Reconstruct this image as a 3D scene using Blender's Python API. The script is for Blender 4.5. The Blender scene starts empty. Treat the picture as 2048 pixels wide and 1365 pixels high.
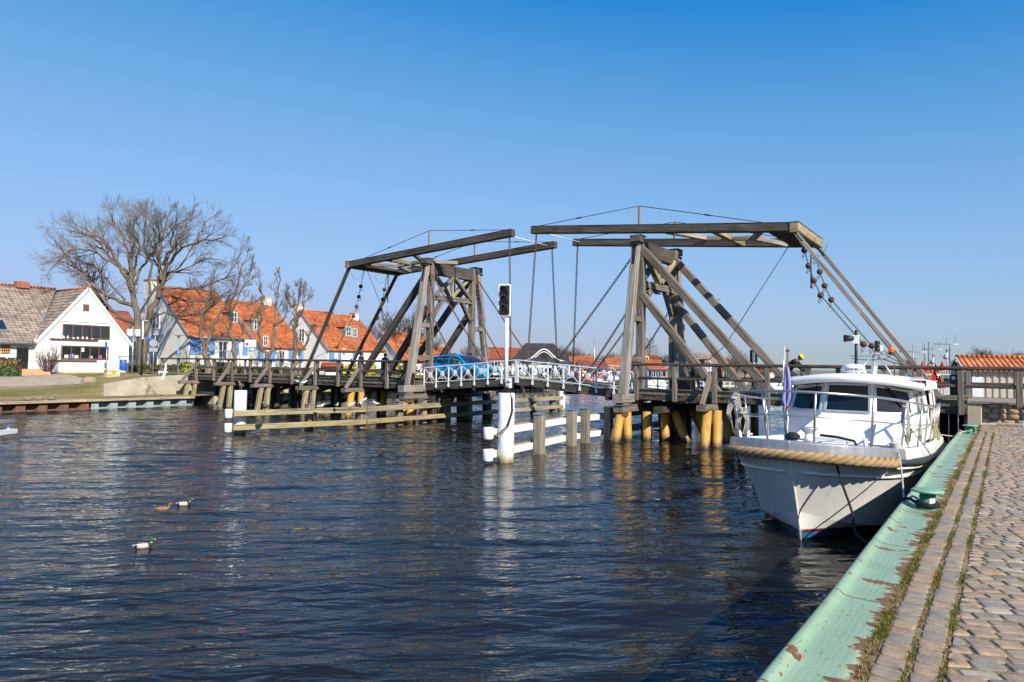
import bpy, math, random
import numpy as np
from mathutils import Vector, Matrix, noise as mnoise
R_ = math.radians
random.seed(7)
SC = bpy.context.scene
COL = SC.collection
# ------------------------------------------------------------------ camera
EYE = 3.0
FOC = 1365.0                      # pixels of the 2048 px wide photograph (24 mm lens)
cam_d = bpy.data.cameras.new('camera'); cam = bpy.data.objects.new('camera', cam_d); COL.objects.link(cam)
cam_d.lens = 24.0; cam_d.sensor_width = 36.0 * 1.0; cam_d.clip_start = 0.1; cam_d.clip_end = 6000
_y, _p, _r = R_(35.9), R_(2.0), R_(0.83)
CF = Vector((-math.sin(_y)*math.cos(_p), math.cos(_y)*math.cos(_p), math.sin(_p)))
_R = Vector((math.cos(_y), math.sin(_y), 0)); _U = _R.cross(CF)
CR = _R*math.cos(_r) + _U*math.sin(_r); CU = -_R*math.sin(_r) + _U*math.cos(_r)
cam.matrix_world = Matrix(((CR.x, CU.x, -CF.x, 0), (CR.y, CU.y, -CF.y, 0), (CR.z, CU.z, -CF.z, EYE), (0, 0, 0, 1)))
SC.camera = cam
# ------------------------------------------------------------------ sky, sun, exposure
SUN_EL = R_(35.0)
SUN_H = Vector((0.915, -0.405, 0)).normalized()          # horizontal direction towards the sun
SUN_DIR = Vector((SUN_H.x*math.cos(SUN_EL), SUN_H.y*math.cos(SUN_EL), math.sin(SUN_EL)))
W = bpy.data.worlds.new('World'); SC.world = W; W.use_nodes = True
wn = W.node_tree; wn.nodes.clear()
wo = wn.nodes.new('ShaderNodeOutputWorld'); wb = wn.nodes.new('ShaderNodeBackground'); ws = wn.nodes.new('ShaderNodeTexSky')
ws.sky_type = 'NISHITA'; ws.sun_disc = False; ws.sun_elevation = SUN_EL
ws.sun_rotation = math.atan2(SUN_H.x, SUN_H.y)
ws.altitude = 0; ws.air_density = 1.0; ws.dust_density = 0.3; ws.ozone_density = 6.0
wb.inputs['Strength'].default_value = 0.094
# colour response of the camera: the clear sky's channels, each with its own curve
def wmath(op, a, b, clamp=False):
    n = wn.nodes.new('ShaderNodeMath'); n.operation = op; n.use_clamp = clamp
    for i, v in enumerate((a, b)):
        if isinstance(v, (int, float)): n.inputs[i].default_value = v
        else: wn.links.new(v, n.inputs[i])
    return n.outputs[0]
wsep = wn.nodes.new('ShaderNodeSeparateColor'); wcmb = wn.nodes.new('ShaderNodeCombineColor'); wn.links.new(ws.outputs[0], wsep.inputs[0])
wx = wmath('MAXIMUM', wmath('SUBTRACT', wsep.outputs[0], 0.74), 0.06)
wn.links.new(wmath('MULTIPLY', wmath('DIVIDE', wx, wmath('ADD', wx, 1.2)), 4.31), wcmb.inputs[0])
wy = wmath('MAXIMUM', wmath('SUBTRACT', wsep.outputs[1], 1.0), 0.25)
whz = wmath('MULTIPLY', wmath('MAXIMUM', wmath('SUBTRACT', wsep.outputs[0], 2.9), 0.0), 0.2)
wn.links.new(wmath('SUBTRACT', wmath('MULTIPLY', wmath('DIVIDE', wy, wmath('ADD', wy, 1.1)), 5.6), whz), wcmb.inputs[1])
wred = wmath('MULTIPLY', wmath('MAXIMUM', wmath('SUBTRACT', wsep.outputs[0], 1.8), 0.0), 0.467)
wn.links.new(wmath('SUBTRACT', wmath('MULTIPLY', wmath('POWER', wsep.outputs[2], 0.423), 3.12), wred), wcmb.inputs[2])
wn.links.new(wcmb.outputs[0], wb.inputs[0]); wn.links.new(wb.outputs[0], wo.inputs[0])
sd = bpy.data.lights.new('sun', 'SUN'); sd.energy = 4.8; sd.angle = R_(0.53); sd.color = (1.0, 0.925, 0.80)
sun = bpy.data.objects.new('sun', sd); COL.objects.link(sun); sun.location = (30, -20, 60)
sun.rotation_euler = SUN_DIR.to_track_quat('Z', 'Y').to_euler()
SC.view_settings.view_transform = 'Standard'; SC.view_settings.look = 'None'
SC.view_settings.gamma = 1.0; SC.view_settings.exposure = 0.45
SC.render.film_transparent = False
SC.cycles.max_bounces = 6; SC.cycles.diffuse_bounces = 2; SC.cycles.glossy_bounces = 4; SC.cycles.transmission_bounces = 4
SC.cycles.transparent_max_bounces = 8; SC.cycles.caustics_reflective = False; SC.cycles.caustics_refractive = False
SC.cycles.sample_clamp_indirect = 6.0

# ------------------------------------------------------------------ helpers: pixel of the photograph -> point on a plane of the place
def ray(px, py): return CR*((px-1024)/FOC) + CU*((682.5-py)/FOC) + CF
def atY(px, py, Y): d = ray(px, py); t = Y/d.y; return Vector((d.x*t, Y, EYE+d.z*t))
def atX(px, py, X): d = ray(px, py); t = X/d.x; return Vector((X, d.y*t, EYE+d.z*t))
def atZ(px, py, Z): d = ray(px, py); t = (Z-EYE)/d.z; return Vector((d.x*t, d.y*t, Z))
def atD(px, py, D): d = ray(px, py); return Vector((d.x*D, d.y*D, EYE+d.z*D))
def rnd(a, b): return random.uniform(a, b)
def V(*a): return Vector(a)
def lerp(a, b, t): return a + (b-a)*t

# ------------------------------------------------------------------ object helpers
def tag(o, label=None, cat=None, group=None, kind=None):
    if label: o['label'] = label
    if cat: o['category'] = cat
    if group: o['group'] = group
    if kind: o['kind'] = kind
    return o
def thing(name, loc, label, cat, group=None, rz=0.0):
    o = bpy.data.objects.new(name, None); COL.objects.link(o); o.location = loc; o.rotation_euler = (0, 0, rz)
    o.empty_display_size = 0.2
    return tag(o, label, cat, group)
def copy_tree(o, loc=None, rz=None, label=None, group=None, scale=None):
    def cp(a, par):
        c = a.copy(); COL.objects.link(c)
        if par: c.parent = par
        for ch in list(a.children): cp(ch, c)
        return c
    c = cp(o, None)
    if loc is not None: c.location = loc
    if rz is not None: c.rotation_euler = (0, 0, rz)
    if scale is not None: c.scale = (scale,)*3 if not hasattr(scale, '__len__') else scale
    if label: c['label'] = label
    if group: c['group'] = group
    return c

class MB:
    """collects shapes; build() links them as ONE mesh object. 'gc' = coordinates along/across each piece for the grain."""
    def __init__(s): s.v = []; s.f = []; s.m = []; s.g = []; s.sm = []
    def add(s, vs, fs, mi=0, gc=None, smooth=False):
        b = len(s.v); s.v.extend([tuple(v) for v in vs])
        s.f.extend([tuple(i+b for i in f) for f in fs]); s.m.extend([mi]*len(fs)); s.sm.extend([smooth]*len(fs))
        s.g.extend(gc if gc is not None else [tuple(v) for v in vs])
        return s
    def beam(s, p0, p1, w, h, up=(0, 0, 1), ch=0.02, mi=0, w1=None, h1=None):
        """squared timber with chamfered edges; w across, h along 'up'"""
        p0 = Vector(p0); p1 = Vector(p1); d = p1-p0; L = d.length; d = d/L
        up = Vector(up)
        if abs(d.dot(up)) > 0.98: up = Vector((0, 1, 0)) if abs(d.y) < 0.9 else Vector((1, 0, 0))
        x = d.cross(up).normalized(); y = x.cross(d).normalized()
        vs = []; gc = []; o1, o2, o3 = rnd(0, 50), rnd(0, 50), rnd(0, 50)
        w1 = w if w1 is None else w1; h1 = h if h1 is None else h1
        for k, (p, ww, hh) in enumerate(((p0, w, h), (p1, w1, h1))):
            a, b = ww/2, hh/2; c = min(ch, a*.45, b*.45)
            for (u, v) in ((-a+c, -b), (a-c, -b), (a, -b+c), (a, b-c), (a-c, b), (-a+c, b), (-a, b-c), (-a, -b+c)):
                vs.append(p + x*u + y*v); gc.append((k*L+o1, u+o2, v+o3))
        fs = [(i, (i+1) % 8, 8+(i+1) % 8, 8+i) for i in range(8)] + [tuple(range(7, -1, -1)), tuple(range(8, 16))]
        return s.add(vs, fs, mi, gc)
    def box(s, c, d, rz=0, mi=0, ch=0.0):
        c = Vector(c); a, b, e = d[0]/2, d[1]/2, d[2]/2
        if ch > 0:
            dx = Vector((math.cos(rz), math.sin(rz), 0))
            return s.beam(c-dx*a, c+dx*a, d[1], d[2], ch=ch, mi=mi)
        cs, sn = math.cos(rz), math.sin(rz); vs = []
        for z in (-e, e):
            for (x, y) in ((-a, -b), (a, -b), (a, b), (-a, b)): vs.append((c.x+x*cs-y*sn, c.y+x*sn+y*cs, c.z+z))
        return s.add(vs, [(3, 2, 1, 0), (4, 5, 6, 7), (0, 1, 5, 4), (1, 2, 6, 5), (2, 3, 7, 6), (3, 0, 4, 7)], mi)
    def tube(s, pts, r, n=8, mi=0, caps=True, smooth=True):
        pts = [Vector(p) for p in pts]; m = len(pts)
        rs = r if hasattr(r, '__len__') else [r]*m
        vs = []; gc = []; ref = None; acc = rnd(0, 40)
        for i, p in enumerate(pts):
            t = (pts[min(i+1, m-1)]-pts[max(i-1, 0)])
            if t.length < 1e-9: t = Vector((0, 0, 1))
            t.normalize()
            if ref is None: ref = Vector((0, 0, 1)) if abs(t.z) < 0.9 else Vector((1, 0, 0))
            x = t.cross(ref); 
            if x.length < 1e-6: x = t.cross(Vector((1, 0.3, 0.2)))
            x.normalize(); y = x.cross(t).normalized(); ref = -y if False else t.cross(x)*-1
            if i: acc += (p-pts[i-1]).length
            for k in range(n):
                a = 2*math.pi*k/n
                vs.append(p + x*(math.cos(a)*rs[i]) + y*(math.sin(a)*rs[i])); gc.append((acc, math.cos(a)*rs[i], math.sin(a)*rs[i]))
        fs = [(i*n+k, i*n+(k+1) % n, (i+1)*n+(k+1) % n, (i+1)*n+k) for i in range(m-1) for k in range(n)]
        if caps: fs += [tuple(range(n-1, -1, -1)), tuple((m-1)*n+k for k in range(n))]
        return s.add(vs, fs, mi, gc, smooth)
    def lathe(s, prof, c=(0, 0, 0), n=20, mi=0, smooth=True, sx=1.0, sy=1.0):
        c = Vector(c); vs = []
        for (r, z) in prof:
            for k in range(n):
                a = 2*math.pi*k/n; vs.append((c.x+r*math.cos(a)*sx, c.y+r*math.sin(a)*sy, c.z+z))
        m = len(prof)
        fs = [(i*n+k, i*n+(k+1) % n, (i+1)*n+(k+1) % n, (i+1)*n+k) for i in range(m-1) for k in range(n)]
        fs += [tuple(range(n-1, -1, -1)), tuple((m-1)*n+k for k in range(n))]
        return s.add(vs, fs, mi, None, smooth)
    def ball(s, c, r, n=10, mi=0, sq=(1, 1, 1)):
        c = Vector(c); vs = []; m = max(4, n//2+1)
        for i in range(m+1):
            th = math.pi*i/m
            for k in range(n):
                a = 2*math.pi*k/n
                vs.append((c.x+r*sq[0]*math.sin(th)*math.cos(a), c.y+r*sq[1]*math.sin(th)*math.sin(a), c.z+r*sq[2]*math.cos(th)))
        fs = [(i*n+k, (i+1)*n+k, (i+1)*n+(k+1) % n, i*n+(k+1) % n) for i in range(m) for k in range(n)]
        return s.add(vs, fs, mi, None, True)
    def quad(s, a, b, c, d, mi=0, gc=None): return s.add([a, b, c, d], [(0, 1, 2, 3)], mi, gc)
    def prism(s, poly, ext, mi=0):
        """poly: list of 3D points (planar), ext: extrusion vector"""
        e = Vector(ext); n = len(poly); P = [Vector(p) for p in poly]
        vs = P + [p+e for p in P]
        fs = [tuple(range(n-1, -1, -1)), tuple(range(n, 2*n))] + [(i, (i+1) % n, n+(i+1) % n, n+i) for i in range(n)]
        return s.add(vs, fs, mi)
    def grid(s, P, mi=0, smooth=True, closed_u=False, gc=None):
        """P[i][j] rows of points"""
        nu = len(P); nv = len(P[0]); vs = [p for r in P for p in r]
        fs = []
        for i in range(nu-1 if not closed_u else nu):
            for j in range(nv-1):
                i2 = (i+1) % nu
                fs.append((i*nv+j, i2*nv+j, i2*nv+j+1, i*nv+j+1))
        return s.add(vs, fs, mi, gc, smooth)
    def chain(s, p0, p1, L=0.13, w=0.035, r=0.012, sag=0.0, mi=0):
        p0 = Vector(p0); p1 = Vector(p1); n = max(2, int((p1-p0).length/(L*0.78)))
        for i in range(n):
            t0, t1 = i/n, (i+1)/n
            a = p0.lerp(p1, t0); b = p0.lerp(p1, t1)
            a.z -= sag*4*t0*(1-t0); b.z -= sag*4*t1*(1-t1)
            d = (b-a).normalized(); q = d.cross(Vector((0.31, 0.87, 0.2))).normalized()
            if i % 2: q = d.cross(q).normalized()
            a = a - d*(L*0.11); b = b + d*(L*0.11)
            s.tube([a+q*w*.4, a-q*w*.0 + d*0 - q*w*.4, a - q*w + d*L*.25, b - q*w - d*L*.25, b - q*w*.4, b + q*w*.4, b + q*w - d*L*.25, a + q*w + d*L*.25, a+q*w*.4], r, n=4, mi=mi, caps=False)
        return s
    def build(s, name, mats, parent=None, local=False, smooth=None):
        me = bpy.data.meshes.new(name)
        vs = s.v
        if parent is not None and not local:
            l = parent.location
            p = parent
            while p.parent is not None: p = p.parent; l = l + p.location
            vs = [(v[0]-l.x, v[1]-l.y, v[2]-l.z) for v in vs]
        me.from_pydata(vs, [], s.f)
        at = me.attributes.new('gc', 'FLOAT_VECTOR', 'POINT'); at.data.foreach_set('vector', [c for g in s.g for c in g])
        if not isinstance(mats, (list, tuple)): mats = [mats]
        for m in mats: me.materials.append(m)
        if len(mats) > 1: me.polygons.foreach_set('material_index', s.m)
        me.polygons.foreach_set('use_smooth', s.sm if smooth is None else [smooth]*len(s.f))
        me.update()
        o = bpy.data.objects.new(name, me); COL.objects.link(o)
        if parent is not None: o.parent = parent
        return o
def struct(mb, name, mats): return tag(mb.build(name, mats), kind='structure')

# ------------------------------------------------------------------ materials
MATS = {}
def nodes_of(name):
    m = bpy.data.materials.new(name); m.use_nodes = True; nt = m.node_tree
    return m, nt, nt.nodes['Principled BSDF']
def nd(nt, typ, **kw):
    n = nt.nodes.new(typ)
    for k, v in kw.items():
        if k.startswith('i_'): n.inputs[k[2:].replace('_', ' ')].default_value = v
        else: setattr(n, k, v)
    return n
def ramp(nt, src, stops):
    n = nt.nodes.new('ShaderNodeValToRGB'); cr = n.color_ramp
    while len(cr.elements) < len(stops): cr.elements.new(0.5)
    for e, (p, c) in zip(cr.elements, stops): e.position = p; e.color = (c[0], c[1], c[2], 1) if len(c) == 3 else c
    nt.links.new(src, n.inputs[0]); return n
def g3(x): return (x, x, x)
def mixc(nt, fac, a, b, blend='MIX'):
    n = nt.nodes.new('ShaderNodeMix'); n.data_type = 'RGBA'; n.blend_type = blend
    for sock, val in ((n.inputs[0], fac), (n.inputs[6], a), (n.inputs[7], b)):
        if hasattr(val, 'is_linked') or hasattr(val, 'links'): nt.links.new(val, sock)
        elif isinstance(val, (int, float)): sock.default_value = val
        else: sock.default_value = (val[0], val[1], val[2], 1)
    return n.outputs[2]
def coord(nt, kind='Object', scale=(1, 1, 1)):
    if kind == 'gc': src = nd(nt, 'ShaderNodeAttribute', attribute_name='gc').outputs['Vector']
    else: src = nd(nt, 'ShaderNodeTexCoord').outputs[kind]
    mp = nd(nt, 'ShaderNodeMapping'); mp.inputs['Scale'].default_value = scale
    nt.links.new(src, mp.inputs[0]); return mp.outputs[0]
def noise(nt, vec, scale, detail=4, rough=0.55, dist=0.0):
    n = nd(nt, 'ShaderNodeTexNoise'); n.inputs['Scale'].default_value = scale; n.inputs['Detail'].default_value = detail
    n.inputs['Roughness'].default_value = rough; n.inputs['Distortion'].default_value = dist
    nt.links.new(vec, n.inputs['Vector']); return n.outputs['Fac']
def bump(nt, bs, h, strength=0.3, dist=0.02):
    b = nd(nt, 'ShaderNodeBump'); b.inputs['Strength'].default_value = strength; b.inputs['Distance'].default_value = dist
    nt.links.new(h, b.inputs['Height']); nt.links.new(b.outputs[0], bs.inputs['Normal']); return b
def plain(name, c, rough=0.5, metal=0.0, var=0.15, scale=6.0, bmp=0.0, stain=None, stain_amt=0.5, kind='Object', spec=0.5, coat=0.0):
    """surface colour varied by noise, with optional stain colour in noise patches"""
    m, nt, bs = nodes_of(name)
    vec = coord(nt, kind)
    n = noise(nt, vec, scale, 5, 0.6)
    col = ramp(nt, n, [(0.3, [x*(1-var) for x in c]), (0.7, [min(1, x*(1+var)) for x in c])]).outputs[0]
    if stain:
        n2 = noise(nt, vec, scale*0.7, 7, 0.68)
        f = ramp(nt, n2, [(stain_amt, g3(0)), (min(1, stain_amt+0.07), g3(1))]).outputs[0]
        col = mixc(nt, f, col, stain)
    nt.links.new(col, bs.inputs['Base Color'])
    bs.inputs['Roughness'].default_value = rough; bs.inputs['Metallic'].default_value = metal
    bs.inputs['Specular IOR Level'].default_value = spec
    if coat: bs.inputs['Coat Weight'].default_value = coat; bs.inputs['Coat Roughness'].default_value = 0.05
    if bmp: bump(nt, bs, noise(nt, vec, scale*8, 4), bmp, 0.02)
    MATS[name] = m; return m
def wood(name, dark, mid, light, moss=None, moss_amt=0.6, streak=22, rough=0.85):
    m, nt, bs = nodes_of(name)
    v = coord(nt, 'gc', (1.0, streak, streak)); v2 = coord(nt, 'gc', (0.5, 3, 3))
    n = noise(nt, v, 1.2, 6, 0.65, 0.4)
    n2 = noise(nt, v2, 0.8, 3)
    c1 = ramp(nt, n, [(0.27, dark), (0.48, mid), (0.72, light)]).outputs[0]
    c2 = ramp(nt, n2, [(0.3, g3(0.62)), (0.7, g3(1.15))]).outputs[0]
    col = mixc(nt, 1.0, c1, c2, 'MULTIPLY')
    cr = noise(nt, coord(nt, 'gc', (0.35, 30, 30)), 1.0, 3, 0.5, 0.3)          # drying cracks
    fc = ramp(nt, cr, [(0.60, g3(0)), (0.66, g3(1))]).outputs[0]
    col = mixc(nt, fc, col, [x*0.35 for x in dark])
    if moss:
        n3 = noise(nt, coord(nt, 'gc', (1, 2.2, 2.2)), 2.4, 8, 0.72)
        f = ramp(nt, n3, [(moss_amt, g3(0)), (moss_amt+0.1, g3(1))]).outputs[0]
        col = mixc(nt, f, col, moss)
    nt.links.new(col, bs.inputs['Base Color']); bs.inputs['Roughness'].default_value = rough
    bs.inputs['Specular IOR Level'].default_value = 0.25
    h = mixc(nt, fc, n, g3(0)); bump(nt, bs, h, 0.6, 0.012)
    MATS[name] = m; return m

wood('grey_timber', (0.07, 0.056, 0.045), (0.19, 0.16, 0.133), (0.36, 0.315, 0.265))
wood('pale_timber', (0.16, 0.14, 0.12), (0.30, 0.27, 0.235), (0.46, 0.42, 0.365))
wood('brown_timber', (0.034, 0.028, 0.024), (0.085, 0.072, 0.061), (0.185, 0.162, 0.138))
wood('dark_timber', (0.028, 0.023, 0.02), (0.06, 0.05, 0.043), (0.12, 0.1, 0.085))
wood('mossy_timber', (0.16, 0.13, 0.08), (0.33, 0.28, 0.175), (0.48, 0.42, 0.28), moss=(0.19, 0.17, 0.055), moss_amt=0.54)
wood('lichen_timber', (0.16, 0.13, 0.08), (0.33, 0.28, 0.175), (0.48, 0.42, 0.28), moss=(0.42, 0.30, 0.045), moss_amt=0.50)
wood('post_timber', (0.15, 0.125, 0.095), (0.28, 0.245, 0.19), (0.4, 0.355, 0.28), moss=(0.17, 0.16, 0.06), moss_amt=0.6)
wood('deck_timber', (0.1, 0.09, 0.06), (0.19, 0.17, 0.12), (0.3, 0.27, 0.2), moss=(0.12, 0.12, 0.04), moss_amt=0.55)
wood('bark', (0.085, 0.066, 0.05), (0.175, 0.14, 0.105), (0.29, 0.24, 0.18), moss=(0.17, 0.16, 0.06), moss_amt=0.62, streak=5)
wood('twig', (0.11, 0.085, 0.068), (0.20, 0.155, 0.12), (0.30, 0.24, 0.18), moss=(0.19, 0.16, 0.07), moss_amt=0.66, streak=4)
plain('far_twig', (0.115, 0.075, 0.07), 0.95, var=0.35, scale=0.6)
plain('far_twig_green', (0.10, 0.078, 0.05), 0.95, var=0.35, scale=0.6)
plain('white_paint', (0.78, 0.78, 0.76), 0.45, var=0.05, scale=2.5, stain=(0.45, 0.4, 0.3), stain_amt=0.70)
plain('white_steel', (0.72, 0.75, 0.78), 0.4, var=0.06, scale=4, stain=(0.35, 0.22, 0.13), stain_amt=0.76)
plain('galvanised', (0.42, 0.44, 0.46), 0.42, metal=0.7, var=0.15, scale=9)
plain('chrome', (0.58, 0.56, 0.53), 0.28, metal=0.85, var=0.05, scale=3)
plain('black_iron', (0.022, 0.022, 0.024), 0.55, metal=0.3, var=0.3, scale=8)
plain('rust', (0.11, 0.05, 0.03), 0.9, var=0.45, scale=14, bmp=0.4)
plain('rust_chain', (0.14, 0.075, 0.05), 0.85, var=0.4, scale=3)
plain('iron_chain', (0.07, 0.058, 0.052), 0.7, metal=0.3, var=0.3, scale=3)
def waterline(name, c, wet, stain, rough):
    m, nt, bs = nodes_of(name); v = coord(nt, 'Object'); sp = nd(nt, 'ShaderNodeSeparateXYZ'); geo = nd(nt, 'ShaderNodeNewGeometry'); nt.links.new(geo.outputs['Position'], sp.inputs[0])
    n = noise(nt, coord(nt, 'Object', (3, 3, .5)), 2.5, 6, .7); a = nd(nt, 'ShaderNodeMath', operation='MULTIPLY_ADD'); a.inputs[1].default_value = .4; nt.links.new(n, a.inputs[0]); nt.links.new(sp.outputs[2], a.inputs[2])
    n2 = noise(nt, v, 1.6, 6, .7); col = ramp(nt, n2, [(.3, [x*.78 for x in c]), (.7, [x*1.15 for x in c])]).outputs[0]
    col = mixc(nt, ramp(nt, noise(nt, coord(nt, 'Object', (4, 4, .35)), 2, 7, .75), [(.56, g3(0)), (.68, g3(.85))]).outputs[0], col, stain)
    col = mixc(nt, ramp(nt, a.outputs[0], [(.24, g3(1)), (.36, g3(.55)), (.5, g3(0))]).outputs[0], col, wet)
    nt.links.new(col, bs.inputs['Base Color']); bs.inputs['Roughness'].default_value = rough; MATS[name] = m
waterline('yellow_pile', (.52, .285, .055), (.045, .035, .018), (.20, .085, .03), .6)
plain('black', (0.012, 0.012, 0.013), 0.5, var=0.2)
plain('rubber', (0.03, 0.031, 0.034), 0.62, var=0.3, scale=5)
plain('red_tag', (0.75, 0.07, 0.03), 0.6, var=0.1)
plain('concrete', (0.42, 0.37, 0.28), 0.9, var=0.18, scale=1.2, stain=(0.2, 0.18, 0.13), stain_amt=0.6, bmp=0.3)
# ================================================================== WATER
def sstep(a, b, x):
    t = np.clip((x-a)/(b-a), 0, 1); return t*t*(3-2*t)
def make_water():
    xs = np.concatenate([[-900, -500, -300, -200, -140, -110, -90, -75, -65, -58, -52, -49, -47], np.arange(-46, -0.9, 0.135), [-0.6, 3, 20, 60, 150, 300, 600]])
    ya = [-150, -60, -25, -14, -9]; y = -6.0; yl = []
    while y < 46: yl.append(y); y += 0.135
    st = 0.2
    while y < 130: yl.append(y); y += st; st *= 1.05
    ys = np.array(ya + yl + [150, 200, 300, 500, 900])
    X, Y = np.meshgrid(xs, ys, indexing='ij')
    rs = np.random.RandomState(4)
    Z = np.zeros_like(X)
    main = math.atan2(CF.y, CF.x) + 0.08
    for k in range(72):
        lam = 0.42*(3.2/0.42)**(rs.rand()**1.3)
        a = main + rs.normal(0, 0.25) + (math.pi if rs.rand() < 0.3 else 0)
        kk = 2*math.pi/lam; ph = rs.rand()*6.283
        slope = 0.0225*(1.0 if lam < 1.0 else 0.4)
        arg = kk*(X*math.cos(a)+Y*math.sin(a)) + ph + 0.8*np.sin(0.31*X+0.27*Y+k) + 0.5*np.sin(-0.53*X+0.41*Y+2*k)
        Z += slope/kk*(np.sin(arg) - 0.18*np.cos(2*arg))
    # wind patches: calmer and rougher areas
    patch = 0.75 + 0.35*np.sin(0.21*X+0.13*Y+1)*np.sin(0.17*Y-0.11*X) + 0.2*np.sin(0.5*X+0.3*Y)
    Z *= patch
    # wakes of the three ducks
    for (dx, dy, hx, hy) in ((-11.3, 5.6, -0.65, 0.76), (-13.85, 7.2, -0.6, 0.8), (-14.05, 7.7, -0.6, 0.8)):
        u = -((X-dx)*hx + (Y-dy)*hy); w = (X-dx)*(-hy) + (Y-dy)*hx
        r = np.abs(w) - 0.36*np.maximum(u, 0)
        Z += 0.012*np.exp(-(r/0.28)**2)*np.exp(-u/4.0)*(u > -0.1)*np.sin(u*5.5)
    fade = sstep(-47, -45.5, X)*sstep(-8, -5, Y)*(1-sstep(60, 120, Y))*(1-sstep(-1.0, -0.6, X))
    Z *= fade
    nx, ny = X.shape
    V3 = np.stack([X, Y, Z], -1).reshape(-1, 3)
    idx = np.arange(nx*ny).reshape(nx, ny)
    Fc = np.stack([idx[:-1, :-1], idx[1:, :-1], idx[1:, 1:], idx[:-1, 1:]], -1).reshape(-1, 4)
    me = bpy.data.meshes.new('water')
    me.vertices.add(len(V3)); me.vertices.foreach_set('co', V3.ravel())
    me.loops.add(Fc.size); me.loops.foreach_set('vertex_index', Fc.ravel())
    me.polygons.add(len(Fc)); me.polygons.foreach_set('loop_start', np.arange(0, Fc.size, 4)); me.polygons.foreach_set('loop_total', np.full(len(Fc), 4))
    me.polygons.foreach_set('use_smooth', np.ones(len(Fc), bool)); me.update(); me.validate()
    m, nt, bs = nodes_of('water')
    bs.inputs['Base Color'].default_value = (0.012, 0.0118, 0.0095, 1); bs.inputs['Roughness'].default_value = 0.0; bs.inputs['IOR'].default_value = 1.333
    v = coord(nt, 'Object', (1, 1, 1))
    r0 = nd(nt, 'ShaderNodeMapping'); r0.inputs['Rotation'].default_value = (0, 0, R_(-41)); nt.links.new(v, r0.inputs[0])
    rot = nd(nt, 'ShaderNodeMapping'); rot.inputs['Scale'].default_value = (0.5, 1.5, 1); nt.links.new(r0.outputs[0], rot.inputs[0])
    n1 = noise(nt, rot.outputs[0], 2.9, 2, 0.5, 0.4); n2 = noise(nt, rot.outputs[0], 8.5, 2, 0.5, 0.3)
    big = noise(nt, v, 0.11, 2)
    amp = ramp(nt, big, [(0.35, g3(0.55)), (0.65, g3(1.0))]).outputs[0]
    b1 = nd(nt, 'ShaderNodeBump'); b1.inputs['Distance'].default_value = 0.055
    nt.links.new(amp, b1.inputs['Strength']); nt.links.new(n1, b1.inputs['Height'])
    b2 = nd(nt, 'ShaderNodeBump'); b2.inputs['Distance'].default_value = 0.012
    nt.links.new(amp, b2.inputs['Strength']); nt.links.new(n2, b2.inputs['Height']); nt.links.new(b1.outputs[0], b2.inputs['Normal'])
    nt.links.new(b2.outputs[0], bs.inputs['Normal'])
    me.materials.append(m)
    o = bpy.data.objects.new('water', me); COL.objects.link(o); tag(o, kind='structure')
make_water()

# river bed / far ground so nothing is bottomless
mb = MB(); mb.quad((-1500, -1500, -2.5), (1500, -1500, -2.5), (1500, 2500, -2.5), (-1500, 2500, -2.5))
plain('mud', (0.06, 0.055, 0.04), 0.9)
struct(mb, 'river_bed', MATS['mud'])

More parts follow.
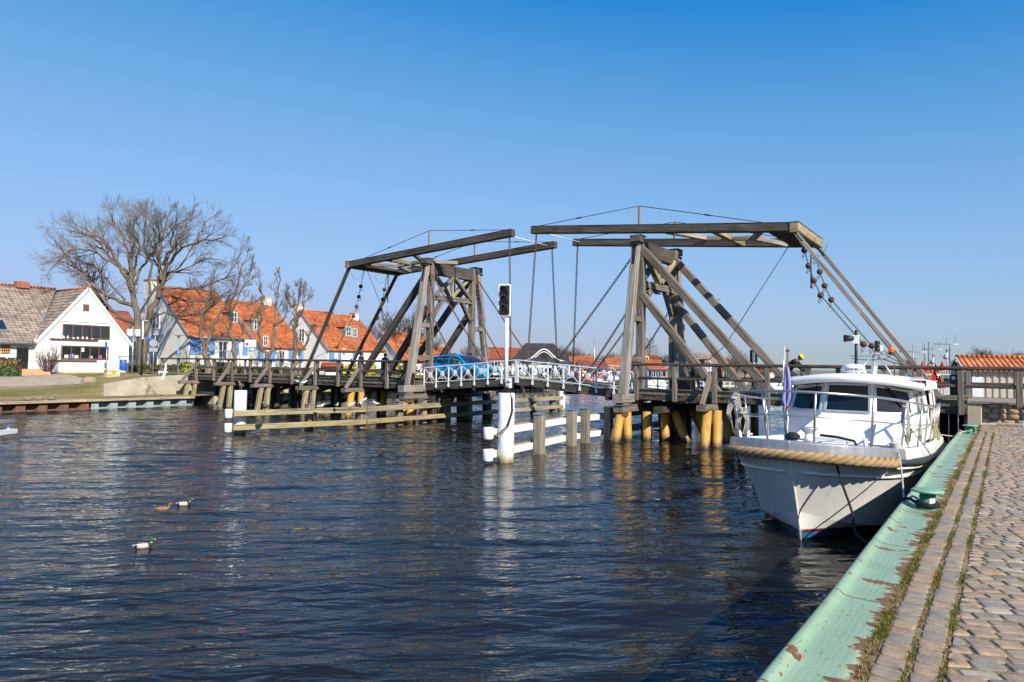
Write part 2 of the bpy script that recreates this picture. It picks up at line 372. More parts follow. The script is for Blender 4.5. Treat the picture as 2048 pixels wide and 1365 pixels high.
# ================================================================== QUAY (right bank)
QZ = 1.35
def quay():
    plain('quay_steel', (0.05, 0.048, 0.042), 0.8, var=0.35, scale=2, stain=(0.11, 0.06, 0.03), stain_amt=0.55)
    mb = MB()                                            # steel sheet piling below the edge
    y = -4.0; prof = []
    while y < 26.2:
        prof += [(-0.99, y), (-0.99, y+0.25), (-0.86, y+0.36), (-0.86, y+0.61)]; y += 0.72
    P = [[(x, yy, z) for z in (-2.4, 1.30)] for (x, yy) in prof]
    mb.grid(P, smooth=False)
    struct(mb, 'quay_wall', MATS['quay_steel'])
    # bedding below the cobbles
    m, nt, bs = nodes_of('joint_earth')
    v = coord(nt, 'Object')
    n = noise(nt, v, 5, 6, 0.7); n2 = noise(nt, v, 38, 4, 0.7)
    c = ramp(nt, n, [(0.36, (0.17, 0.14, 0.045)), (0.5, (0.27, 0.205, 0.105)), (0.66, (0.34, 0.26, 0.155))]).outputs[0]
    c = mixc(nt, 1.0, c, ramp(nt, n2, [(0.3, g3(0.55)), (0.7, g3(1.25))]).outputs[0], 'MULTIPLY')
    nt.links.new(c, bs.inputs['Base Color']); bs.inputs['Roughness'].default_value = 0.95; bump(nt, bs, n2, 0.7, 0.02); MATS['joint_earth'] = m
    mb = MB(); nx = 40; ny = 300
    xs = np.linspace(-0.66, 14, 60)
    P = [[(x, yy, QZ-0.003 + 0.005*mnoise.noise((x*5, yy*5, 0))) for yy in np.linspace(-4, 26.0, 160)] for x in xs]
    mb.grid(P); struct(mb, 'quay_bed', MATS['joint_earth'])
    # cobbles
    cols = {'stone_grey': (0.31, 0.255, 0.185), 'stone_blue': (0.255, 0.23, 0.19), 'stone_pink': (0.355, 0.255, 0.175), 'stone_mauve': (0.30, 0.23, 0.168), 'stone_pale': (0.40, 0.335, 0.25)}
    for k, c in cols.items():
        m, nt, bs = nodes_of(k); v = coord(nt, 'Object')
        a = noise(nt, v, 9, 5, 0.65); b = noise(nt, v, 130, 3, 0.7)
        cc = ramp(nt, a, [(0.28, [x*0.68 for x in c]), (0.5, c), (0.75, [x*1.3 for x in c])]).outputs[0]
        cc = mixc(nt, 1.0, cc, ramp(nt, b, [(0.3, g3(0.72)), (0.7, g3(1.22))]).outputs[0], 'MULTIPLY')
        d = noise(nt, v, 3.5, 5, 0.7)
        cc = mixc(nt, ramp(nt, d, [(0.6, g3(0)), (0.72, g3(0.7))]).outputs[0], cc, (0.24, 0.19, 0.12))
        nt.links.new(cc, bs.inputs['Base Color']); bs.inputs['Roughness'].default_value = 0.88; bs.inputs['Specular IOR Level'].default_value = 0.25; bump(nt, bs, b, 0.6, 0.006); MATS[k] = m
    mats = [MATS[k] for k in cols]
    mb = MB()
    def stone(cx, cy, L, Wd, ang, xmin=-9):
        """rounded sett: L along ang, Wd across"""
        h = rnd(0.004, 0.009); ca, sa = math.cos(ang), math.sin(ang)
        tx, ty = rnd(-0.02, 0.02), rnd(-0.02, 0.02); z0 = QZ + rnd(-0.003, 0.003)
        n = 16; rings = []
        jit = [1+rnd(-0.05, 0.05) for _ in range(n)]
        for (sc, dz) in ((1.0, -0.035), (1.0, -0.004), (0.955, h*0.5), (0.85, h*0.85), (0.5, h)):
            ring = []
            for k in range(n):
                a = 2*math.pi*(k+0.5)/n
                e = 0.30                       # superellipse
                x = math.copysign(abs(math.cos(a))**e, math.cos(a))*L/2*sc*jit[k]; y = math.copysign(abs(math.sin(a))**e, math.sin(a))*Wd/2*sc*jit[(k*5) % n]
                ring.append((max(xmin, cx+x*ca-y*sa), cy+x*sa+y*ca, z0+dz+x*tx+y*ty))
            rings.append(ring)
        vs = [p for r in rings for p in r]; m = len(rings)
        fs = [(i*n+k, i*n+(k+1) % n, (i+1)*n+(k+1) % n, (i+1)*n+k) for i in range(m-1) for k in range(n)] + [tuple((m-1)*n+k for k in range(n))]
        mb.add(vs, fs, random.choices(range(5), (4, 3, 4, 3, 1))[0], None, True)
    for (x0, x1) in ((-0.625, -0.475), (-0.445, -0.31)):
        y = 1.5
        while y < 25.8:
            L = rnd(0.10, 0.155); stone((x0+x1)/2+rnd(-.008, .008), y+L/2, (x1-x0)*rnd(.92, 1.03), L, rnd(-.06, .06)); y += L+rnd(0.012, 0.024)
    ang = R_(25); d1 = V(math.cos(ang), math.sin(ang)); d2 = V(-math.sin(ang), math.cos(ang))
    v = -6.0
    while v < 28:
        Wd = rnd(0.095, 0.125); u = -3.0 + rnd(0, .2)
        wob = rnd(-.02, .02)
        while u < 16:
            L = rnd(0.13, 0.19); c = d1*(u+L/2) + d2*(v+Wd/2+wob+0.015*math.sin(u*3+v)); u += L+rnd(0.010, 0.022)
            if -0.285-0.03 < c.x < 2.6 and 1.5 < c.y < 25.9: stone(c.x, c.y, L, Wd*rnd(.95, 1.02), ang+rnd(-.04, .04), -.283+rnd(0, .012))
        v += Wd + rnd(0.008, 0.016)
    # beyond the strip seen: a plain continuation of the same paving
    struct(mb, 'quay_paving', mats)
    mb = MB(); mb.quad((2.62, -4, QZ+0.006), (14, -4, QZ+0.006), (14, 26, QZ+0.006), (2.62, 26, QZ+0.006))
    struct(mb, 'quay_apron', MATS['stone_grey'])
    # moss and dry grass in the joints (uncountable)
    plain('moss_green', (0.145, 0.135, 0.022), 0.95, var=0.4, scale=20); plain('dry_grass', (0.30, 0.215, 0.10), 0.95, var=0.35, scale=20)
    plain('moss_orange', (0.22, 0.125, 0.02), 0.95, var=0.3, scale=20)
    mb = MB(); random.seed(11)
    def tuft(x, y, sc, mi):
        for _ in range(random.randint(3, 6)):
            a = rnd(0, 6.28); l = rnd(.008, .026)*sc; px, py = x+rnd(-.014, .014)*sc, y+rnd(-.02, .02)*sc; lean = rnd(0.2, 1.3)
            w = rnd(.002, .0045)*sc; z = QZ-0.012
            tip = (px+math.cos(a)*l*lean, py+math.sin(a)*l*lean, z+l+0.008)
            mb.add([(px-math.sin(a)*w, py+math.cos(a)*w, z), (px+math.sin(a)*w, py-math.cos(a)*w, z), tip], [(0, 1, 2)], mi)
    for (xc, sp, dens) in ((-0.645, 0.022, 300), (-0.46, 0.012, 200), (-0.297, 0.017, 190)):
        for _ in range(int(dens*20)):
            y = 1.6 + 24*random.random()**1.5
            cl = mnoise.noise((xc*3, y*1.7, 1.3)) + 0.5*mnoise.noise((xc*3, y*5, 7.3))
            if cl < -0.25 and random.random() < .8: continue
            mi = 0 if cl > 0.12 else (1 if random.random() < .72 else 0)
            if xc == -0.46 and mnoise.noise((9, y*0.5, 1)) > 0.05: mi = random.choice((0, 2))
            tuft(xc+rnd(-sp, sp), y, 1.0+0.5*max(0, cl) + (.25 if xc < -.6 else 0), mi)
    for _ in range(6500):
        x = rnd(-.28, 2.2); y = 1.6 + 24*random.random()**1.4
        if mnoise.noise((x*1.6, y*1.6, 3)) > -0.3: tuft(x, y, 0.7, 1 if random.random() < .7 else 0)
    tag(mb.build('joint_moss', [MATS['moss_green'], MATS['dry_grass'], MATS['moss_orange']]), kind='stuff')
quay()

def quay_edging():
    m, nt, bs = nodes_of('green_edge_paint')
    g = coord(nt, 'gc', (1, 1, 1))
    base = noise(nt, g, 3, 5, .6)
    col = ramp(nt, base, [(.3, (0.22, 0.345, 0.205)), (.55, (0.265, 0.40, 0.25)), (.75, (0.31, 0.445, 0.29))]).outputs[0]
    sep = nd(nt, 'ShaderNodeSeparateXYZ'); nt.links.new(g, sep.inputs[0])
    mp = nd(nt, 'ShaderNodeMapping'); mp.inputs['Scale'].default_value = (2.6, 1.5, 1); nt.links.new(g, mp.inputs[0])
    n = noise(nt, mp.outputs[0], 1.7, 8, .66, .3)
    edge = nd(nt, 'ShaderNodeMapRange'); edge.inputs[1].default_value = 0.30; edge.inputs[2].default_value = 0.56; edge.inputs[3].default_value = 0.0; edge.inputs[4].default_value = 0.31
    nt.links.new(sep.outputs[1], edge.inputs[0])
    add = nd(nt, 'ShaderNodeMath', operation='ADD'); nt.links.new(n, add.inputs[0]); nt.links.new(edge.outputs[0], add.inputs[1])
    f = ramp(nt, add.outputs[0], [(.605, g3(0)), (.62, g3(1))]).outputs[0]
    halo = ramp(nt, add.outputs[0], [(.545, g3(0)), (.61, g3(.5))]).outputs[0]
    n5 = noise(nt, g, 45, 4, .7); rustc = ramp(nt, n5, [(.3, (0.08, 0.04, 0.02)), (.7, (0.20, 0.095, 0.04))]).outputs[0]
    col = mixc(nt, halo, col, (0.42, 0.36, 0.2)); col = mixc(nt, f, col, rustc)
    sc = nd(nt, 'ShaderNodeMapping'); sc.inputs['Scale'].default_value = (9, 30, 1); sc.inputs['Rotation'].default_value = (0, 0, .5); nt.links.new(g, sc.inputs[0])
    n6 = noise(nt, sc.outputs[0], 1.5, 3, .6); f6 = ramp(nt, n6, [(.655, g3(0)), (.67, g3(1))]).outputs[0]
    col = mixc(nt, f6, col, (0.16, 0.075, 0.045))
    fr = nd(nt, 'ShaderNodeMath', operation='PINGPONG'); fr.inputs[1].default_value = .93; wb_ = nd(nt, 'ShaderNodeMath', operation='MULTIPLY_ADD'); wb_.inputs[1].default_value = .06; nt.links.new(n, wb_.inputs[0]); nt.links.new(sep.outputs[0], wb_.inputs[2]); nt.links.new(wb_.outputs[0], fr.inputs[0])
    col = mixc(nt, ramp(nt, fr.outputs[0], [(.0, g3(.9)), (.006, g3(.9)), (.02, g3(0))]).outputs[0], col, (.15, .075, .045))
    dirt = noise(nt, g, 1.2, 6, .7); col = mixc(nt, ramp(nt, dirt, [(.5, g3(0)), (.8, g3(.35))]).outputs[0], col, (0.36, 0.37, 0.25))
    nt.links.new(col, bs.inputs['Base Color'])
    r = ramp(nt, f, [(0, g3(.42)), (1, g3(.9))]).outputs[0]; nt.links.new(r, bs.inputs['Roughness'])
    vo = nd(nt, 'ShaderNodeTexVoronoi'); vo.inputs['Scale'].default_value = 26; vo.inputs['Randomness'].default_value = 0.15
    nt.links.new(g, vo.inputs['Vector'])
    dm = ramp(nt, vo.outputs['Distance'], [(.12, g3(1)), (.3, g3(0))]).outputs[0]
    b1 = nd(nt, 'ShaderNodeBump'); b1.inputs['Strength'].default_value = .35; b1.inputs['Distance'].default_value = .004; nt.links.new(dm, b1.inputs['Height'])
    b2 = nd(nt, 'ShaderNodeBump'); b2.inputs['Strength'].default_value = .5; b2.inputs['Distance'].default_value = .003; b2.invert = True
    nt.links.new(f, b2.inputs['Height']); nt.links.new(b1.outputs[0], b2.inputs['Normal']); nt.links.new(b2.outputs[0], bs.inputs['Normal'])
    prof = [(-1.075, 1.05), (-1.08, 1.2), (-1.078, 1.33), (-1.07, 1.362), (-1.055, 1.382), (-1.035, 1.388), (-1.012, 1.382), (-0.995, 1.368), (-0.98, 1.357), (-0.955, 1.351), (-0.93, 1.347), (-0.85, 1.346), (-0.75, 1.346), (-0.655, 1.347), (-0.655, 1.25)]
    mb = MB(); P = []; gc = []
    acc = [0]
    for a, b in zip(prof, prof[1:]): acc.append(acc[-1]+math.hypot(b[0]-a[0], b[1]-a[1]))
    ys = list(np.linspace(-3, 22.6, 90))
    for yy in ys:
        P.append([(x+0.004*math.sin(yy*1.3), yy, z+0.003*math.sin(yy*2.1)) for x, z in prof]); gc += [(yy, a-0.28, 0) for a in acc]
    mb.grid(P, gc=gc)
    o = mb.build('quay_edging', m); tag(o, 'pale green painted steel edging with rust patches along the cobbled quay', 'quay edge')
    tag(o)
quay_edging()

# ================================================================== LEFT BANK
def bank():
    def zf(x, y):
        s = max(0.0, min(1.0, (-44.2-x)/11.0)); s = s*s*(3-2*s)
        z = 0.6 + 1.2*s
        if x < -47.1:
            t = max(0, min(1, (y-19.0)/6.5)); t = t*t*(3-2*t); z = max(z, lerp(z, 1.93, t))
        elif y < 31.5: z = lerp(z, 0.62, max(0, min(1, (y-17)/3.0)))
        if y > 31.5: z = 1.75 if x < -45.3 else z
        return z + 0.035*mnoise.noise((x*.5, y*.5, 0)) + 0.02*mnoise.noise((x*2, y*2, 4))
    m, nt, bs = nodes_of('bank_grass'); v = coord(nt, 'Object')
    a = noise(nt, v, 0.28, 5, .65, .5); b = noise(nt, v, 9, 5, .7); mp = nd(nt, 'ShaderNodeMapping'); mp.inputs['Scale'].default_value = (.9, .25, 1); nt.links.new(v, mp.inputs[0])
    a2 = noise(nt, mp.outputs[0], 0.55, 5, .65)
    c = ramp(nt, a2, [(.36, (0.16, 0.165, 0.045)), (.5, (0.25, 0.215, 0.09)), (.62, (0.38, 0.30, 0.185))]).outputs[0]
    c = mixc(nt, 1.0, c, ramp(nt, b, [(.3, g3(.6)), (.7, g3(1.3))]).outputs[0], 'MULTIPLY')
    nt.links.new(c, bs.inputs['Base Color']); bs.inputs['Roughness'].default_value = 1.0; bs.inputs['Specular IOR Level'].default_value = 0.1; bump(nt, bs, b, 1.0, .12); MATS['bank_grass'] = m
    xs = sorted(set(list(np.arange(-60, -44.1, .4)) + [-47.09, -47.11, -44.15, -45.29, -45.31] + [-200, -150, -110, -90, -80, -72, -66, -62]))
    ys = sorted(set(list(np.arange(-6, 34, .5)) + [20.01, 31.49, 31.51] + [-60, -40, -25, -15, -10, 36, 39, 43, 48, 54, 60, 66, 74]))
    mb = MB(); mb.grid([[(x, y, zf(x, y)) for y in ys] for x in xs])
    struct(mb, 'bank', MATS['bank_grass'])
    # asphalt path in front of the white house and road off the bridge
    plain('asphalt', (0.17, 0.155, 0.14), .9, var=.2, scale=3, bmp=.3); plain('sandy', (0.36, 0.30, 0.22), .95, var=.2, scale=2, bmp=.3)
    def strip(name, mat, rows):
        mb = MB(); mb.grid([[(x, y, zf(x, y)+.02) for x in np.linspace(xa, xb, 14)] for (y, xa, xb) in rows]); struct(mb, name, mat)
    strip('path', MATS['sandy'], [(y, -57, -50.2-0.5*math.sin(y*.3)) for y in np.arange(4, 21.5, .5)])
    strip('forecourt', MATS['asphalt'], [(y, -55.2, -52.9) for y in np.arange(11.5, 18.3, .4)])
    mb = MB(); mb.quad((-70, 26.2, 1.975), (-46.7, 26.2, 1.985), (-46.7, 30.6, 1.985), (-70, 30.6, 1.975)); struct(mb, 'road', MATS['asphalt'])
    # steel sheet piling with a timber cap
    wood('tan_timber', (.30, .22, .13), (.47, .36, .235), (.60, .49, .34)); plain('rusty_steel', (0.17, 0.085, 0.055), .9, var=.4, scale=3); plain('bluegrey_steel', (0.30, 0.37, 0.38), .7, var=.2, scale=2, stain=(.1, .1, .06), stain_amt=.6)
    def sheet(name, mat, y0, y1, label):
        t = thing(name, (-44.3, y0, 0), label, 'bank wall')
        mb = MB(); y = y0; prof = []
        while y < y1-.1: prof += [(-44.0, y), (-44.0, y+.42), (-44.32, y+.55), (-44.32, y+.95)]; y += 1.08
        prof.append((-44.0, y1))
        mb.grid([[(x, yy, z) for z in (-2, .46)] for x, yy in prof], smooth=False); mb.build('piling', mat, t)
        mb = MB(); y = y0
        while y < y1-.05: e = min(y+2.0, y1); mb.beam((-44.12, y+.01, .53), (-44.12, e-.01, .53), .62, .15, ch=.02); y += 2.0
        mb.build('timber_cap', MATS['tan_timber'], t)
    sheet('sheet_piling', MATS['rusty_steel'], -6, 18.3, 'rusty brown steel piling with pale timber capping below the grass bank')
    sheet('sheet_piling', MATS['bluegrey_steel'], 18.3, 24.6, 'blue-grey steel piling with pale timber capping beside the concrete wing wall')
    # concrete wing wall and abutment
    mb = MB(); P = [(-46.85, 20.2, .3), (-46.85, 31.4, -2), (-46.85, 31.4, 1.95), (-46.85, 25.9, 1.99), (-46.85, 22.6, 1.78), (-46.85, 20.2, 1.38)]
    mb.prism(P, (-.45, 0, 0)); 
    o = mb.build('wing_wall', MATS['concrete']); tag(o, 'beige concrete wing wall sloping up to the left end of the bridge', 'wall')
    mb = MB(); mb.box((-45.9, 29.0, -.6), (2.2, 5.0, 2.8)); mb.box((-45.6, 26.4, -.9), (2.9, .5, 2.9))
    o = mb.build('abutment', MATS['concrete']); tag(o, 'shaded concrete abutment under the left end of the bridge deck', 'abutment')
    # bank beyond the bridge
    mb = MB(); y = 31.4
    P = []
    while y < 73: P += [(-45.1, y), (-45.1, y+.4), (-45.4, y+.5), (-45.4, y+.9)]; y += 1.0
    mb.grid([[(x, yy, z) for z in (-2, 1.62)] for x, yy in P], smooth=False)
    o = mb.build('bank_wall', MATS['concrete']); tag(o, 'beige bank wall at the water seen below the bridge deck', 'bank wall')
    return zf
LBZ = bank()

# far shore across the harbour basin, land behind everything
plain('far_ground', (0.20, 0.17, 0.10), 1.0, var=.3, scale=.2)
plain('grass_far', (0.13, 0.14, 0.05), 1.0, var=.3, scale=.3)
mb = MB()
sh = [(-200, 60), (-46, 66), (-40, 82), (-27, 92), (-8, 106), (0, 107)]
mb.grid([[(x, y, -1.5), (x, y, 0.75), (x+(-2 if x < -40 else -6), y+8, 1.0), (x*2.2, y+140, 1.3), (x*6-40, y+900, 1.5)] for x, y in sh], smooth=False)
struct(mb, 'far_shore', MATS['far_ground'])
mb = MB()
mb.grid([[(x, y, 1.345) for y in (26.4, 60, 107, 400)] for x in (-0.9, 30, 150, 700)], smooth=False)
mb.grid([[(-0.9, y, z) for z in (-2, 1.345)] for y in (26.4, 60, 107)], smooth=False)
struct(mb, 'harbour_ground', MATS['stone_grey'])
# ================================================================== WOODEN BASCULE BRIDGE
M = MATS
YN, YF = 25.7, 30.85             # railing planes (near, far)
DZ = 1.97                        # deck level
XR, XL = -12.5, -24.5            # tower axes
def span(x0, x1, posts, braces, label, s):
    """fixed timber approach span from x0 to x1 (x0 < x1)"""
    t = thing('approach_span', (x0, 28.2, DZ), label, 'bridge span', 'approach spans of the wooden bridge')
    mb = MB(); x = x0
    while x < x1-.02:                                   # planks across the road
        w = min(.2, x1-x); e0, e1 = rnd(-.03, .03), rnd(-.03, .03)
        mb.beam((x+w/2, YN-.02+e0, DZ-.045), (x+w/2, YF+.02+e1, DZ-.045), w-.012, .09, ch=.012); x += .2
    mb.build('deck', M['deck_timber'], t)
    for y in (YN+.12, 27.0, 28.3, 29.6, YF-.12):
        mb = MB(); n = max(1, round((x1-x0)/8)); L = (x1-x0)/n
        for i in range(n): mb.beam((x0+i*L+.01, y, 1.785), (x0+(i+1)*L-.01, y, 1.785), .22, .26)
        mb.build('girder', M['brown_timber'], t)
    mb = MB()
    for y in (YN+.35, YF-.35): mb.beam((x0, y, DZ+.07), (x1, y, DZ+.07), .2, .14)
    mb.build('kerb', M['deck_timber'], t)
    for (Y, sg) in ((YN, -1), (YF, 1)):
        for i, x in enumerate(posts):
            mb = MB(); low = 1.64 if x > -47 and x < -1.0 else DZ-.02
            mb.beam((x, Y+sg*.07, low), (x, Y+sg*.07, 3.07), .17, .15, ch=.012); mb.build('railing_post', M['grey_timber'], t)
        mb = MB()
        for a, b in zip(posts, posts[2:] if False else posts[1:]):
            mb.beam((a+(-.12 if a == posts[0] else 0)+.004, Y+sg*.07, 3.10), (b+(.12 if b == posts[-1] else 0)-.004, Y+sg*.07, 3.10), .2, .115, ch=.03)
        mb.build('handrail', M['brown_timber'], t)
        mb = MB()
        for a, b in zip(posts, posts[1:]): mb.beam((a+.085, Y+sg*.07, 2.54), (b-.085, Y+sg*.07, 2.54), .09, .11, ch=.02)
        mb.build('middle_rail', M['brown_timber'], t)
        for x in braces:
            if not (-46.9 < x < -1.6): continue
            mb = MB(); mb.beam((x-.16, Y+sg*.98, 1.6), (x-.16, Y+sg*.13, 2.66), .15, .16, up=(1, 0, 0), ch=.012); mb.build('railing_brace', M['grey_timber'], t)
    for x in braces:                                     # pile bents
        if not (-46.4 < x < -1.6): continue
        mb = MB(); mb.beam((x-.1, YN-1.22, 1.5), (x-.1, YF+1.22, 1.5), .36, .22); mb.build('cap_beam', M['grey_timber'], t)
        steel = x in (-28.8, -9.0, -5.65)
        for (ya, yb) in ((YN-.6, YN-1.0), (YN-.1, YN-.25), (27.5, 27.5), (29.2, 29.2), (YF+.2, YF+.5)):
            mb = MB()
            if steel:
                if ya == YN-.1: mb.tube([(x+.12, ya, 1.39), (x+.12, yb-.05, -2)], .17, 14)
                else: mb.tube([(x-.1, ya, 1.39), (x-.1, yb-.15, -2)], .18, 14)
                mb.build('pile', M['yellow_pile'], t)
            else:
                mb.beam((x-.1, ya, 1.39), (x-.1+rnd(-.1, .1), yb-.15, -2), .27, .26, ch=.03); mb.build('pile', M['mossy_timber'], t)
        if not steel:
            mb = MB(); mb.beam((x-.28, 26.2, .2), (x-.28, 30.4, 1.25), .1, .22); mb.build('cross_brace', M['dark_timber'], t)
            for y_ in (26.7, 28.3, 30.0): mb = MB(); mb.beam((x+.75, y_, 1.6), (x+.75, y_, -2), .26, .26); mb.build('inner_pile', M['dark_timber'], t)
    if s > 0:
        mb = MB(); [mb.beam((x_, 30.3, -1.5), (x_, 30.3, 1.6), .28, .08, up=(0, 1, 0), ch=.01) for x_ in np.arange(-4.0, -1.0, .3)]; mb.build('dark_backing', M['dark_timber'], t)  # dark plank screen added so the gap under the span stays dark
    return t
lp = [-50.3, -48.0, -45.6, -43.4, -41.2, -39.2, -37.1, -34.9, -32.7, -30.7, -28.8, -26.75, -25.2]
rp = [-12.25, -10.6, -9.0, -7.05, -5.65, -4.3, -2.75, -1.16, .32, 1.9, 3.5, 5.1, 6.8]
span(-47.0, XL, lp, [-45.6, -41.2, -37.1, -32.7, -28.8], 'long left approach span of weathered planks with a grey timber railing above dark piles', -1)
span(XR, -1.0, rp, [-9.0, -5.65], 'short right approach span on yellow steel piles, running behind the white motor boat', 1)

def tower(X0, s, label):
    t = thing('lifting_tower', (X0, 28.2, 1.5), label, 'bridge tower', 'timber towers of the drawbridge')
    def P(dx, y, z): return V(X0+s*dx, y, z)
    for (yv, yl0, yl1, sg) in ((26.5, 25.0, 26.25, 1), (29.95, 31.45, 30.2, -1)):
        mb = MB(); mb.beam(P(.02, yv, 1.6), P(.02, yv, 8.42), .32, .30, up=(0, 1, 0)); mb.build('tower_post', M['grey_timber'], t)
        mb = MB(); mb.beam(P(-.02, yl0, 1.88), P(-.02, yl1-sg*.16, 8.15), .34, .36, up=(0, 1, 0), w1=.31, h1=.27); lg = mb.build('raking_post', M['pale_timber'], t)
        mb = MB(); q0 = P(-.02, yl0, 1.88); q1 = P(-.02, yl1-sg*.16, 8.15)
        for tt, w in ((.86, .36), ):                        # bolted iron strap near the top
            a = q0.lerp(q1, tt); b = q0.lerp(q1, .985)
            mb.beam(a+V(0, -sg*.15, 0), b+V(0, -sg*.145, 0), .12, .03, up=(0, 1, 0), ch=.004)
            for k in range(5): c = a.lerp(b, .1+.2*k)+V(0, -sg*.17, 0); mb.ball(c, .025, 6)
        mb.build('iron_strap', M['black_iron'], lg); mb = MB()
        mb.beam(q0+V(-s*.19, 0, .05), q0.lerp(q1, .1)+V(-s*.185, 0, 0), .03, .24, up=(0, 1, 0), ch=.004)
        mb.build('foot_plate', M['black_iron'], lg)
        mb = MB(); mb.box(P(0, yl1-sg*.12, 8.35), (.44, .48, .27), ch=.02); mb.build('post_cap', M['brown_timber'], t)
        mb = MB(); mb.box(P(0, yl1-sg*.02, 8.495), (.5, .62, .02)); mb.box(P(-.02, yl1-sg*.3, 8.13), (.36, .26, .1)); mb.build('cap_plate', M['black_iron'], t)
        for z in (3.3, 5.0):
            f = (z-1.88)/(8.15-1.88); y0 = lerp(yl0, yl1-sg*.16, f)
            mb = MB(); mb.beam(P(0, y0+sg*.1, z), P(0, yv-sg*.14, z), .24, .24); mb.build('rung', M['grey_timber'], t)
        # long braces towards the shore
        mb = MB(); mb.beam(P(.12, yv-sg*.02, 7.95), P(5.55, yv-sg*.02, 1.9), .28, .30); mb.build('long_brace', M['grey_timber'] if s > 0 else M['brown_timber'], t)
        mb = MB(); mb.beam(P(.12, yv-sg*.02, 6.0), P(3.45, yv-sg*.02, 1.9), .28, .30); mb.build('short_brace', M['grey_timber'] if s > 0 else M['brown_timber'], t)
    # portal
    mb = MB(); mb.beam(P(0, 26.66, 8.02), P(0, 29.8, 8.02), .34, .62); mb.build('head_beam', M['brown_timber'], t)
    mb = MB(); mb.beam(P(0, 26.64, 6.52), P(0, 29.82, 6.52), .26, .3); mb.build('portal_beam', M['grey_timber'], t)
    mb = MB(); mb.beam(P(0, 28.22, 6.66), P(0, 28.22, 7.72), .24, .24, up=(0, 1, 0)); mb.build('king_post', M['pale_timber'], t)
    mb = MB(); mb.beam(P(-.18, 28.22, 6.95), P(-.18, 28.22, 8.3), .07, .02, up=(1, 0, 0), ch=.002); mb.build('strap', M['black_iron'], t)
    for sg in (-1, 1):
        yy = 28.22
        mb = MB(); mb.beam(P(-.09, yy+sg*.1, 7.7), P(-.09, yy+sg*1.52, 6.55), .17, .26, up=(1, 0, 0)); mb.build('portal_strut', M['grey_timber'], t)
        mb = MB(); mb.beam(P(.09, yy+sg*.08, 6.7), P(.09, yy+sg*1.52, 7.85), .17, .26, up=(1, 0, 0)); mb.build('portal_strut', M['mossy_timber'], t)
        mb = MB(); mb.beam(P(0, yy+sg*.82, 6.42), P(0, yy+sg*1.56, 5.45), .22, .22, up=(1, 0, 0)); mb.build('knee_brace', M['grey_timber'], t)
    mb = MB(); mb.box(P(0, 28.2, 6.3), (.16, .34, .14)); mb.tube([P(0, 26.7, 6.4), P(0, 27.9, 6.27), P(0, 28.5, 6.25), P(0, 29.7, 6.38)], .012, 5); mb.build('lamp', M['black_iron'], t)
    # sill and foundations
    mb = MB(); mb.beam(P(0, 24.45, 1.72), P(0, 32.0, 1.72), .42, .34); mb.build('sill_beam', M['pale_timber'], t)
    mb = MB()
    for y in (24.9, 26.3, 28.2, 30.1, 31.5): mb.box((X0, y, 1.5), (.34, .5, .12))
    mb.build('packing', M['grey_timber'], t)
    mb = MB(); mb.beam(P(0, 24.5, 1.31), P(0, 32.0, 1.31), .40, .27); mb.build('lower_sill', M['grey_timber'], t)
    mb = MB(); mb.box(P(0, 25.2, 1.46), (.46, 1.5, .02)); mb.build('zinc_cover', M['galvanised'], t)
    mb = MB(); mb.box(P(0, 24.9, 1.1), (.36, .62, .16)); mb.build('pile_head', M['rust'], t)
    for i, (dx0, y0, dx1, y1) in enumerate(((0, 24.75, -.02, 24.35), (.05, 25.2, .1, 25.2), (1.15, 26.4, 1.2, 26.4), (1.5, 26.6, 2.05, 26.6), (.3, 28, .5, 28.0), (1.6, 28.3, 2.3, 28.3), (0, 29.8, 0, 29.9), (1.3, 29.9, 2.0, 29.9), (0, 31.4, 0, 31.8), (2.2, 30.6, 2.6, 31), (.55, 26.0, .6, 25.9), (2.3, 27.2, 2.9, 27.1), (.8, 29.0, .9, 29), (2.6, 29.4, 3.2, 29.6), (.1, 27.1, .1, 27.1), (1.9, 31.2, 2.2, 31.6))):
        mb = MB(); mb.tube([P(dx0, y0, 1.16), P(dx1, y1, -.05), P(dx1+(dx1-dx0), y1+(y1-y0), -2)], .175, 16); mb.build('pile', M['yellow_pile'], t)
    for dx, y in ((-.55, 26.2), (-.6, 28.4), (-.6, 30.6), (.75, 27.3), (.7, 30.0), (3.2, 28.4)):
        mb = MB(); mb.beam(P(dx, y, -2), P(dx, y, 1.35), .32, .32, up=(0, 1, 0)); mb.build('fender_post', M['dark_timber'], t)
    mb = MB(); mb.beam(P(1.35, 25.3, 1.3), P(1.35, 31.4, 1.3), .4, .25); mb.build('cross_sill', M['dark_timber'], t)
    # chains holding the leaf
    for (y, ym) in ((26.25, 26.1), (30.2, 30.35)):
        for z0, dx in ((7.75, -4.6), (5.75, -2.7)):
            mb = MB(); zz = 1.95+.45*(-dx)/6
            mb.chain(P(-.2, y, z0), P(dx, ym, zz+.05), .15, .04, .016, .05); mb.build('chain', M['rust_chain'] if s < 0 else M['iron_chain'], t)
            mb = MB(); mb.ball(P(-.24, y, z0-.06), .06, 6, sq=(1, .6, 1.6)); mb.build('shackle', M['red_tag'] if s < 0 else M['rust'], t)
    return t
tower(XR, 1, 'right timber lifting tower with its long braces sloping down behind the motor boat')
tower(XL, -1, 'left timber lifting tower standing beside the blue car')

